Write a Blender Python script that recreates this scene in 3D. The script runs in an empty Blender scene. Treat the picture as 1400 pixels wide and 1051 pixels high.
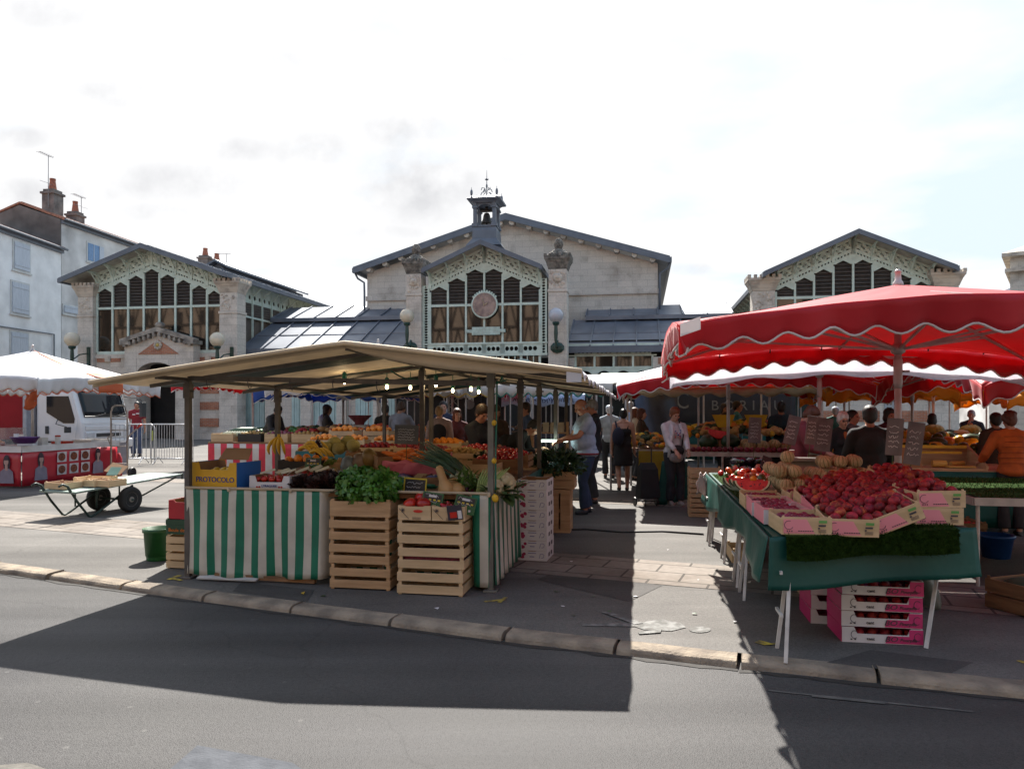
import bpy, bmesh, math, random
from mathutils import Vector as V, Matrix, noise
R = random.Random(7)
sc = bpy.context.scene
COL = sc.collection
PI = math.pi
FOC, HC, HY = 1000.0, 1.6, 560.0          # focal length in photo pixels, eye height, horizon row
def P(px, py, d): return V(((px-700)/FOC*d, d, HC+(HY-py)/FOC*d))
def G(px, py, z=0.0): return P(px, py, (HC-z)*FOC/(py-HY))
YAW = math.radians(-10)
E1 = V((math.cos(YAW), math.sin(YAW), 0)); E2 = V((-math.sin(YAW), math.cos(YAW), 0))

# ---------------------------------------------------------------- mesh collector
class MB:
    def __init__(s): s.v=[]; s.f=[]; s.m=[]; s.x=Matrix(); s.c=[]
    def cut(s):
        # what follows becomes an object of its own
        if s.f: s.c.append((len(s.v),len(s.f)))
        return s
    def add(s, vs, fs, m=0):
        b=len(s.v); s.v += [s.x@V(p) for p in vs]
        s.f += [tuple(i+b for i in q) for q in fs]; s.m += [m]*len(fs); return s
    BF=((0,3,2,1),(4,5,6,7),(0,1,5,4),(1,2,6,5),(2,3,7,6),(3,0,4,7))
    def box(s,a,b,m=0):
        x0,y0,z0=a; x1,y1,z1=b
        return s.add([(x0,y0,z0),(x1,y0,z0),(x1,y1,z0),(x0,y1,z0),(x0,y0,z1),(x1,y0,z1),(x1,y1,z1),(x0,y1,z1)],s.BF,m)
    def obox(s,c,d,rot=None,m=0):
        h=V(d)/2; M3=rot if rot is not None else Matrix.Identity(3); c=V(c)
        ps=[(-1,-1,-1),(1,-1,-1),(1,1,-1),(-1,1,-1),(-1,-1,1),(1,-1,1),(1,1,1),(-1,1,1)]
        return s.add([c+M3@V((p[0]*h.x,p[1]*h.y,p[2]*h.z)) for p in ps],s.BF,m)
    def bar(s,p,q,w,h,m=0,up=(0,0,1)):
        p=V(p);q=V(q);d=(q-p);L=d.length
        if L<1e-6: return s
        d/=L; u=V(up)
        if abs(d.dot(u))>.98: u=V((0,1,0))
        a=d.cross(u).normalized(); u=a.cross(d).normalized()
        vs=[]
        for o in (p,q):
            for i,j in ((-1,-1),(1,-1),(1,1),(-1,1)): vs.append(o+a*(i*w/2)+u*(j*h/2))
        return s.add(vs,((0,1,2,3),(7,6,5,4),(0,4,5,1),(1,5,6,2),(2,6,7,3),(3,7,4,0)),m)
    def tube(s,p,q,r,r2=None,n=8,m=0): return s.path([p,q],[r,r if r2 is None else r2],n,m)
    def path(s,pts,r,n=6,m=0,closed=False):
        pts=[V(p) for p in pts]; k=len(pts)
        rs=list(r) if hasattr(r,'__len__') else [r]*k
        vs=[];fs=[];prev=None
        for i,p in enumerate(pts):
            if closed: d=pts[(i+1)%k]-pts[i-1]
            else: d=pts[min(i+1,k-1)]-pts[max(i-1,0)]
            d=d.normalized() if d.length>1e-9 else V((0,0,1))
            if prev is None:
                u=V((0,0,1)) if abs(d.z)<.9 else V((0,1,0))
            else: u=prev
            a=d.cross(u)
            if a.length<1e-6: a=d.cross(V((1,0,0)))
            a.normalize(); u=a.cross(d).normalized(); prev=u
            for j in range(n):
                t=2*PI*j/n; vs.append(p+(a*math.cos(t)+u*math.sin(t))*rs[i])
        for i in range(k if closed else k-1):
            for j in range(n):
                A=i*n+j;B=i*n+(j+1)%n;C=((i+1)%k)*n+(j+1)%n;D=((i+1)%k)*n+j
                fs.append((A,B,C,D))
        if not closed: fs += [tuple(range(n))[::-1], tuple((k-1)*n+j for j in range(n))]
        return s.add(vs,fs,m)
    def lathe(s,prof,c=(0,0,0),n=16,m=0,sq=None):
        vs=[];fs=[];c=V(c)
        for r,z in prof:
            for j in range(n):
                t=2*PI*j/n+(PI/n if sq else 0); vs.append(c+V((r*math.cos(t),r*math.sin(t),z)))
        for i in range(len(prof)-1):
            for j in range(n): fs.append((i*n+j,i*n+(j+1)%n,(i+1)*n+(j+1)%n,(i+1)*n+j))
        fs += [tuple(range(n))[::-1], tuple((len(prof)-1)*n+j for j in range(n))]
        return s.add(vs,fs,m)
    def ell(s,c,r,n=10,k=7,m=0,rot=None):
        c=V(c); r=V(r) if hasattr(r,'__len__') else V((r,r,r)); vs=[];fs=[]
        M3=rot if rot is not None else Matrix.Identity(3)
        vs.append(c+M3@V((0,0,-r.z)))
        for i in range(1,k):
            a=-PI/2+PI*i/k
            for j in range(n):
                t=2*PI*j/n; vs.append(c+M3@V((r.x*math.cos(a)*math.cos(t),r.y*math.cos(a)*math.sin(t),r.z*math.sin(a))))
        vs.append(c+M3@V((0,0,r.z))); L=len(vs)-1
        for j in range(n):
            fs.append((0,1+(j+1)%n,1+j)); fs.append((L,1+(k-2)*n+j,1+(k-2)*n+(j+1)%n))
        for i in range(k-2):
            for j in range(n): fs.append((1+i*n+j,1+i*n+(j+1)%n,1+(i+1)*n+(j+1)%n,1+(i+1)*n+j))
        return s.add(vs,fs,m)
    def grid(s,fn,nu,nv,m=0):
        vs=[fn(i/nu,j/nv) for j in range(nv+1) for i in range(nu+1)]
        fs=[(j*(nu+1)+i,j*(nu+1)+i+1,(j+1)*(nu+1)+i+1,(j+1)*(nu+1)+i) for j in range(nv) for i in range(nu)]
        return s.add(vs,fs,m)
    def poly(s,pts,d,m=0):
        n=len(pts); d=V(d); a=[V(p) for p in pts]
        fs=[tuple(range(n)),tuple(range(n,2*n))[::-1]]+[(i,i+n,(i+1)%n+n,(i+1)%n) for i in range(n)]
        return s.add(a+[p+d for p in a],fs,m)
    def holed(s,p0,p1,h,n,r,d,m=0,k=10):
        # a strip from p0 to p1 with n round holes (radius r as share of the strip's height), thickness vector d
        p0=V(p0);p1=V(p1);h=V(h);d=V(d); L=(p1-p0); H=h.length
        for c in range(n):
            o=p0+L*(c/n); w=L/n; ins=[];out=[]
            asp=H/w.length
            for j in range(k):
                t=2*PI*(j+.5)/k; x,y=math.cos(t),math.sin(t); q=max(abs(x),abs(y))
                out.append(o+w*(.5+.5*x/q)+h*(.5+.5*y/q)); ins.append(o+w*(.5+r*x*min(asp,.9/(2*r)))+h*(.5+r*y))
            vs=out+ins+[p+d for p in ins]
            fs=[]
            for j in range(k):
                j2=(j+1)%k
                fs+=[(j,j2,k+j2,k+j),(k+j,k+j2,2*k+j2,2*k+j)]
            cs=[]
            for (x,y) in ((1,1),(-1,1),(-1,-1),(1,-1)):
                best=sorted(range(k),key=lambda j:-((x*math.cos(2*PI*(j+.5)/k))+(y*math.sin(2*PI*(j+.5)/k))))[:2]
                cs.append((o+w*(.5+.5*x)+h*(.5+.5*y),best))
            for pt,b in cs:
                a0,a1=b
                if (a1-a0)%k!=1: a0,a1=a1,a0
                vs.append(pt); fs.append((a0,len(vs)-1,a1))
            s.add(vs,fs,m)
        return s
    def build(s,name,mats,parent=None,loc=None,rz=None,smooth=False,bevel=0,sol=0,**kw):
        if s.c:
            cs=[(0,0)]+[c for c in s.c if c[1]<len(s.f)]+[(len(s.v),len(s.f))]; first=None
            for (v0,f0),(v1,f1) in zip(cs,cs[1:]):
                if f1==f0: continue
                k=MB(); k.v=s.v[v0:v1]; k.f=[tuple(i-v0 for i in q) for q in s.f[f0:f1]]; k.m=s.m[f0:f1]
                o=k.build(name,mats,parent,loc,rz,smooth,bevel,sol,**kw); first=first or o
            return first
        me=bpy.data.meshes.new(name)
        me.from_pydata([tuple(p) for p in s.v],[],s.f)
        if not isinstance(mats,(list,tuple)): mats=[mats]
        for q in mats: me.materials.append(q)
        if len(mats)>1: me.polygons.foreach_set('material_index',s.m)
        if smooth: me.polygons.foreach_set('use_smooth',[True]*len(s.f))
        me.update()
        return link(name,me,parent,loc,rz,bevel,sol,**kw)
def link(name,me,parent=None,loc=None,rz=None,bevel=0,sol=0,**kw):
    o=bpy.data.objects.new(name,me); COL.objects.link(o)
    if parent is not None: o.parent=parent
    if loc is not None: o.location=loc
    if rz is not None: o.rotation_euler=(0,0,rz) if not hasattr(rz,'__len__') else rz
    if bevel:
        b=o.modifiers.new('bevel','BEVEL'); b.width=bevel; b.segments=2; b.limit_method='ANGLE'; b.angle_limit=.6
    if sol:
        b=o.modifiers.new('thickness','SOLIDIFY'); b.thickness=sol; b.offset=0
    tag(o,**kw); return o
def tag(o,label=None,cat=None,group=None,kind=None):
    if label: o['label']=label
    if cat: o['category']=cat
    if group: o['group']=group
    if kind: o['kind']=kind
    return o
def E(name,loc,rz=0,label=None,cat=None,group=None,parent=None):
    o=bpy.data.objects.new(name,None); COL.objects.link(o); o.location=loc
    o.rotation_euler=(0,0,rz) if not hasattr(rz,'__len__') else rz
    o.empty_display_size=.1
    if parent is not None: o.parent=parent
    return tag(o,label,cat,group)
def dup(o,loc=None,rz=None,label=None,parent=None,scale=None):
    c=o.copy(); COL.objects.link(c)
    if parent is not None: c.parent=parent
    for ch in list(o.children): dup(ch,parent=c)
    if loc is not None: c.location=loc
    if rz is not None: c.rotation_euler=(0,0,rz) if not hasattr(rz,'__len__') else rz
    if scale is not None: c.scale=scale
    if label: c['label']=label
    return c
def rotz(a): return Matrix.Rotation(a,3,'Z')
def eul(x,y,z): return Matrix.Rotation(z,3,'Z')@Matrix.Rotation(y,3,'Y')@Matrix.Rotation(x,3,'X')
TS=bpy.data.scenes.new('scratch')
def evalmesh(ob):
    TS.collection.objects.link(ob)
    with bpy.context.temp_override(scene=TS,view_layer=TS.view_layers[0]):
        dg=bpy.context.evaluated_depsgraph_get(); me=bpy.data.meshes.new_from_object(ob.evaluated_get(dg),depsgraph=dg)
    return me
def text(s,size,mt,parent,loc,rot,name='lettering',ext=.002,align='CENTER',sx=1.0,shear=0):
    cu=bpy.data.curves.new('t','FONT'); cu.body=s; cu.size=size; cu.extrude=ext; cu.resolution_u=3
    cu.align_x=align; cu.align_y='CENTER'; cu.shear=shear
    ob=bpy.data.objects.new('t',cu); me=evalmesh(ob)
    bpy.data.objects.remove(ob); bpy.data.curves.remove(cu)
    me.materials.clear(); me.materials.append(mt)
    o=link(name,me,parent,loc,rot); o.scale=(sx,1,1)
    return o
TX=(PI/2,0,0)                              # text standing up, facing -Y

# ---------------------------------------------------------------- materials
_m={}
def _base(name):
    m=bpy.data.materials.new(name); m.use_nodes=True; nt=m.node_tree
    return m,nt,nt.nodes['Principled BSDF'],nt.nodes,nt.links
def col4(c): return (c[0],c[1],c[2],1)
def M(name,c,c2=None,sc=6,rough=.7,bump=0,bs=None,metal=0,rand=0,trans=0,spec=.5,det=4,lo=.35,hi=.65,sub=0,coat=0,stretch=None,sheen=0):
    if name in _m: return _m[name]
    m,nt,b,N,L=_base(name)
    tc=N.new('ShaderNodeTexCoord'); src=tc.outputs['Object']
    if stretch:
        mp=N.new('ShaderNodeMapping'); mp.inputs['Scale'].default_value=stretch; L.new(src,mp.inputs[0]); src=mp.outputs[0]
    nz=N.new('ShaderNodeTexNoise'); nz.inputs['Scale'].default_value=sc; nz.inputs['Detail'].default_value=det; L.new(src,nz.inputs['Vector'])
    if c2 is None: c2=tuple(x*.8 for x in c)
    cr=N.new('ShaderNodeValToRGB'); cr.color_ramp.elements[0].position=lo; cr.color_ramp.elements[1].position=hi
    cr.color_ramp.elements[0].color=col4(c2); cr.color_ramp.elements[1].color=col4(c); L.new(nz.outputs['Fac'],cr.inputs[0])
    out=cr.outputs[0]
    if rand:
        oi=N.new('ShaderNodeObjectInfo'); hs=N.new('ShaderNodeHueSaturation')
        mr=N.new('ShaderNodeMapRange'); mr.inputs['To Min'].default_value=1-rand; mr.inputs['To Max'].default_value=1+rand
        L.new(oi.outputs['Random'],mr.inputs['Value']); L.new(mr.outputs[0],hs.inputs['Value']); L.new(out,hs.inputs['Color'])
        m2=N.new('ShaderNodeMapRange'); m2.inputs['To Min'].default_value=.5-.015*rand; m2.inputs['To Max'].default_value=.5+.03*rand
        mm=N.new('ShaderNodeMath'); mm.operation='FRACT'; mu=N.new('ShaderNodeMath'); mu.operation='MULTIPLY'; mu.inputs[1].default_value=7.31
        L.new(oi.outputs['Random'],mu.inputs[0]); L.new(mu.outputs[0],mm.inputs[0]); L.new(mm.outputs[0],m2.inputs['Value']); L.new(m2.outputs[0],hs.inputs['Hue'])
        out=hs.outputs[0]
    L.new(out,b.inputs['Base Color']); b.inputs['Roughness'].default_value=rough; b.inputs['Metallic'].default_value=metal
    b.inputs['Specular IOR Level'].default_value=spec; b.inputs['Coat Weight'].default_value=coat; b.inputs['Sheen Weight'].default_value=sheen
    if bump:
        n2=N.new('ShaderNodeTexNoise'); n2.inputs['Scale'].default_value=bs or sc*5; n2.inputs['Detail'].default_value=3; L.new(src,n2.inputs['Vector'])
        bp=N.new('ShaderNodeBump'); bp.inputs['Strength'].default_value=bump; bp.inputs['Distance'].default_value=.02
        L.new(n2.outputs['Fac'],bp.inputs['Height']); L.new(bp.outputs[0],b.inputs['Normal'])
    if trans: _translucent(m,out,trans)
    _m[name]=m; return m
def _translucent(m,colout,f):
    N=m.node_tree.nodes; L=m.node_tree.links; b=N['Principled BSDF']; mo=N['Material Output']
    t=N.new('ShaderNodeBsdfTranslucent'); L.new(colout,t.inputs[0])
    mx=N.new('ShaderNodeMixShader'); mx.inputs[0].default_value=f
    L.new(b.outputs[0],mx.inputs[1]); L.new(t.outputs[0],mx.inputs[2]); L.new(mx.outputs[0],mo.inputs['Surface'])
def Mstripe(name,ca,cb,axis,period,off=0,duty=.5,rough=.7,trans=0,dirt=.25):
    if name in _m: return _m[name]
    m,nt,b,N,L=_base(name)
    tc=N.new('ShaderNodeTexCoord'); sp=N.new('ShaderNodeSeparateXYZ'); L.new(tc.outputs['Object'],sp.inputs[0])
    a=N.new('ShaderNodeMath'); a.operation='MULTIPLY_ADD'; a.inputs[1].default_value=1/period; a.inputs[2].default_value=off+100
    L.new(sp.outputs['xyz'.index(axis)],a.inputs[0])
    fr=N.new('ShaderNodeMath'); fr.operation='FRACT'; L.new(a.outputs[0],fr.inputs[0])
    gt=N.new('ShaderNodeMath'); gt.operation='GREATER_THAN'; gt.inputs[1].default_value=duty; L.new(fr.outputs[0],gt.inputs[0])
    mx=N.new('ShaderNodeMix'); mx.data_type='RGBA'; mx.inputs[6].default_value=col4(ca); mx.inputs[7].default_value=col4(cb); L.new(gt.outputs[0],mx.inputs[0])
    nz=N.new('ShaderNodeTexNoise'); nz.inputs['Scale'].default_value=5; nz.inputs['Detail'].default_value=6; L.new(tc.outputs['Object'],nz.inputs[0])
    mr=N.new('ShaderNodeMapRange'); mr.inputs['From Min'].default_value=.3; mr.inputs['From Max'].default_value=.6; mr.inputs['To Min'].default_value=1-dirt; L.new(nz.outputs['Fac'],mr.inputs[0])
    hs=N.new('ShaderNodeHueSaturation'); L.new(mr.outputs[0],hs.inputs['Value']); L.new(mx.outputs[2],hs.inputs['Color'])
    L.new(hs.outputs[0],b.inputs['Base Color']); b.inputs['Roughness'].default_value=rough
    if trans: _translucent(m,hs.outputs[0],trans)
    _m[name]=m; return m
def Mbrick(name,c1,c2,mortar,bw,bh,ms=.012,rough=.85,plan=False,stain=None,stsc=.6,bump=.3,lo=.45,hi=.7):
    if name in _m: return _m[name]
    m,nt,b,N,L=_base(name)
    tc=N.new('ShaderNodeTexCoord'); sp=N.new('ShaderNodeSeparateXYZ'); L.new(tc.outputs['Object'],sp.inputs[0])
    cb=N.new('ShaderNodeCombineXYZ')
    if plan: L.new(sp.outputs[0],cb.inputs[0]); L.new(sp.outputs[1],cb.inputs[1])
    else:
        ad=N.new('ShaderNodeMath'); L.new(sp.outputs[0],ad.inputs[0]); L.new(sp.outputs[1],ad.inputs[1])
        L.new(ad.outputs[0],cb.inputs[0]); L.new(sp.outputs[2],cb.inputs[1])
    br=N.new('ShaderNodeTexBrick'); L.new(cb.outputs[0],br.inputs['Vector']); br.inputs['Scale'].default_value=1
    br.inputs['Color1'].default_value=col4(c1); br.inputs['Color2'].default_value=col4(c2); br.inputs['Mortar'].default_value=col4(mortar)
    br.inputs['Brick Width'].default_value=bw; br.inputs['Row Height'].default_value=bh; br.inputs['Mortar Size'].default_value=ms
    nz=N.new('ShaderNodeTexNoise'); nz.inputs['Scale'].default_value=stsc; nz.inputs['Detail'].default_value=8; L.new(tc.outputs['Object'],nz.inputs[0])
    mx=N.new('ShaderNodeMix'); mx.data_type='RGBA'; mx.blend_type='MULTIPLY'; mx.inputs[7].default_value=col4(stain or (.55,.53,.52))
    mr=N.new('ShaderNodeMapRange'); mr.inputs['From Min'].default_value=lo; mr.inputs['From Max'].default_value=hi; L.new(nz.outputs['Fac'],mr.inputs[0]); L.new(mr.outputs[0],mx.inputs[0])
    n3=N.new('ShaderNodeTexNoise'); n3.inputs['Scale'].default_value=14; n3.inputs['Detail'].default_value=5; L.new(tc.outputs['Object'],n3.inputs[0])
    m3=N.new('ShaderNodeMapRange'); m3.inputs['To Min'].default_value=.72; m3.inputs['To Max'].default_value=1.25; L.new(n3.outputs['Fac'],m3.inputs[0])
    hs=N.new('ShaderNodeHueSaturation'); L.new(m3.outputs[0],hs.inputs['Value']); L.new(br.outputs['Color'],hs.inputs['Color'])
    L.new(hs.outputs[0],mx.inputs[6]); L.new(mx.outputs[2],b.inputs['Base Color']); b.inputs['Roughness'].default_value=rough; b.inputs['Specular IOR Level'].default_value=.12 if plan else .3
    bp=N.new('ShaderNodeBump'); bp.inputs['Strength'].default_value=bump; bp.inputs['Distance'].default_value=.02
    ad2=N.new('ShaderNodeMath'); ad2.operation='SUBTRACT'; L.new(n3.outputs['Fac'],ad2.inputs[0]); L.new(br.outputs['Fac'],ad2.inputs[1])
    L.new(ad2.outputs[0],bp.inputs['Height']); L.new(bp.outputs[0],b.inputs['Normal'])
    _m[name]=m; return m
def Memit(name,c,s):
    if name in _m: return _m[name]
    m,nt,b,N,L=_base(name); b.inputs['Base Color'].default_value=col4(c)
    b.inputs['Emission Color'].default_value=col4(c); b.inputs['Emission Strength'].default_value=s
    _m[name]=m; return m
def Mglass(name,c,rough=.04,ior=1.5,alpha=1):
    if name in _m: return _m[name]
    m,nt,b,N,L=_base(name); b.inputs['Base Color'].default_value=col4(c); b.inputs['Roughness'].default_value=rough
    b.inputs['IOR'].default_value=ior; b.inputs['Alpha'].default_value=alpha
    _m[name]=m; return m
# ================================================================ camera, world, sun
sc.view_settings.view_transform='Standard'; sc.view_settings.look='None'; sc.view_settings.gamma=1
sc.view_settings.exposure=EXPO=1.5
cam=bpy.data.cameras.new('camera'); co=bpy.data.objects.new('camera',cam); COL.objects.link(co)
co.location=(0,0,HC); co.rotation_euler=(PI/2,0,0)
cam.sensor_width=36; cam.lens=36*FOC/1400; cam.shift_y=(HY-525.5)/1400; cam.clip_start=.05; cam.clip_end=2000
sc.camera=co
SUN_EL=math.radians(48); SUN_AZ=math.radians(-3)     # azimuth from +Y, negative to the left
w=bpy.data.worlds.new('World'); sc.world=w; w.use_nodes=True
N=w.node_tree.nodes; L=w.node_tree.links
bg=N['Background']; bg.inputs['Strength'].default_value=.15
sk=N.new('ShaderNodeTexSky'); sk.sky_type='NISHITA'; sk.sun_disc=False; sk.sun_elevation=SUN_EL; sk.sun_rotation=SUN_AZ
sk.air_density=1; sk.dust_density=1.2; sk.ozone_density=1
tc=N.new('ShaderNodeTexCoord'); sp=N.new('ShaderNodeSeparateXYZ'); L.new(tc.outputs['Generated'],sp.inputs[0])
mz=N.new('ShaderNodeMath'); mz.operation='MAXIMUM'; mz.inputs[1].default_value=.04; L.new(sp.outputs[2],mz.inputs[0])
za=N.new('ShaderNodeMath'); za.operation='ADD'; za.inputs[1].default_value=.12; L.new(mz.outputs[0],za.inputs[0])
dx=N.new('ShaderNodeMath'); dx.operation='DIVIDE'; L.new(sp.outputs[0],dx.inputs[0]); L.new(za.outputs[0],dx.inputs[1])
dy=N.new('ShaderNodeMath'); dy.operation='DIVIDE'; L.new(sp.outputs[1],dy.inputs[0]); L.new(za.outputs[0],dy.inputs[1])
cb=N.new('ShaderNodeCombineXYZ'); L.new(dx.outputs[0],cb.inputs[0]); L.new(dy.outputs[0],cb.inputs[1])
nz=N.new('ShaderNodeTexNoise'); nz.inputs['Scale'].default_value=1.5; nz.inputs['Detail'].default_value=7; nz.inputs['Roughness'].default_value=.52; L.new(cb.outputs[0],nz.inputs[0])
# thin bright veil of cloud nearly everywhere, less towards the right
vx=N.new('ShaderNodeMapRange'); vx.inputs['From Min'].default_value=.15; vx.inputs['From Max'].default_value=.55; vx.inputs['To Min'].default_value=.0; vx.inputs['To Max'].default_value=-.22; L.new(sp.outputs[0],vx.inputs[0])
va=N.new('ShaderNodeMath'); L.new(nz.outputs['Fac'],va.inputs[0]); L.new(vx.outputs[0],va.inputs[1])
vb=N.new('ShaderNodeMapRange'); vb.inputs['From Min'].default_value=-.3; vb.inputs['From Max'].default_value=.25; vb.inputs['To Min'].default_value=-.22; vb.inputs['To Max'].default_value=0; L.new(sp.outputs[1],vb.inputs[0])
vc=N.new('ShaderNodeMath'); L.new(va.outputs[0],vc.inputs[0]); L.new(vb.outputs[0],vc.inputs[1])
veil=N.new('ShaderNodeMapRange'); veil.inputs['From Min'].default_value=.25; veil.inputs['From Max'].default_value=.45; L.new(vc.outputs[0],veil.inputs[0])
# soft grey bellies of a few clouds (direction ratios x/y, z/y), broken up by noise
yy=N.new('ShaderNodeMath'); yy.operation='MAXIMUM'; yy.inputs[1].default_value=.05; L.new(sp.outputs[1],yy.inputs[0])
rx_=N.new('ShaderNodeMath'); rx_.operation='DIVIDE'; L.new(sp.outputs[0],rx_.inputs[0]); L.new(yy.outputs[0],rx_.inputs[1])
rz_=N.new('ShaderNodeMath'); rz_.operation='DIVIDE'; L.new(sp.outputs[2],rz_.inputs[0]); L.new(yy.outputs[0],rz_.inputs[1])
cv=N.new('ShaderNodeCombineXYZ'); L.new(rx_.outputs[0],cv.inputs[0]); L.new(rz_.outputs[0],cv.inputs[1])
n2=N.new('ShaderNodeTexNoise'); n2.inputs['Scale'].default_value=13; n2.inputs['Detail'].default_value=7; n2.inputs['Roughness'].default_value=.55; L.new(cv.outputs[0],n2.inputs[0])
def mth(op,a,b_=None):
    q=N.new('ShaderNodeMath'); q.operation=op
    for i,t in enumerate((a,b_)):
        if t is None: continue
        if isinstance(t,(int,float)): q.inputs[i].default_value=t
        else: L.new(t,q.inputs[i])
    return q.outputs[0]
tot=None
for px,py,sx,sy,st in ((575,250,95,60,.72),(430,208,60,28,.6),(330,205,55,18,.6),(165,128,70,20,.6),(555,180,60,28,.7),(20,188,50,16,.6),(70,15,70,25,.45),(530,318,60,12,.45),(60,265,120,22,.6),(240,250,110,28,.55),(385,85,50,18,.3),(700,80,60,20,.2),(210,290,60,14,.5),(950,368,40,9,.5)):
    ex=mth('MULTIPLY',mth('SUBTRACT',rx_.outputs[0],(px-700)/FOC),FOC/sx/1.25); ez=mth('MULTIPLY',mth('SUBTRACT',rz_.outputs[0],(HY-py)/FOC),FOC/sy/1.25)
    r2=mth('ADD',mth('MULTIPLY',ex,ex),mth('MULTIPLY',ez,ez)); g=mth('MULTIPLY',mth('MAXIMUM',mth('SUBTRACT',1.0,r2),0.0),st)
    tot=g if tot is None else mth('MAXIMUM',tot,g)
nf=N.new('ShaderNodeMapRange'); nf.inputs['From Min'].default_value=.32; nf.inputs['From Max'].default_value=.66; L.new(n2.outputs['Fac'],nf.inputs[0])
gg=N.new('ShaderNodeMath'); gg.operation='MULTIPLY'; L.new(tot,gg.inputs[0]); L.new(nf.outputs[0],gg.inputs[1])
cl=N.new('ShaderNodeMix'); cl.data_type='RGBA'; cl.inputs[6].default_value=(2.52,2.52,2.54,1); cl.inputs[7].default_value=(1.45,1.46,1.53,1); L.new(gg.outputs[0],cl.inputs[0])
mx=N.new('ShaderNodeMix'); mx.data_type='RGBA'; L.new(veil.outputs[0],mx.inputs[0])
dk=N.new('ShaderNodeMix'); dk.data_type='RGBA'; dk.blend_type='DARKEN'; dk.inputs[0].default_value=1; dk.inputs[7].default_value=(2.0,2.3,2.58,1); L.new(sk.outputs[0],dk.inputs[6]); L.new(dk.outputs[2],mx.inputs[6]); L.new(cl.outputs[2],mx.inputs[7])
L.new(mx.outputs[2],bg.inputs['Color'])
sun=bpy.data.lights.new('sun','SUN'); sun.energy=5; sun.angle=math.radians(.5); sun.color=(1,.95,.88)
so=bpy.data.objects.new('sun',sun); COL.objects.link(so)
sd=V((math.sin(SUN_AZ)*math.cos(SUN_EL),math.cos(SUN_AZ)*math.cos(SUN_EL),math.sin(SUN_EL)))
so.rotation_euler=(-sd).to_track_quat('-Z','Y').to_euler(); so.location=(0,0,30)

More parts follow.
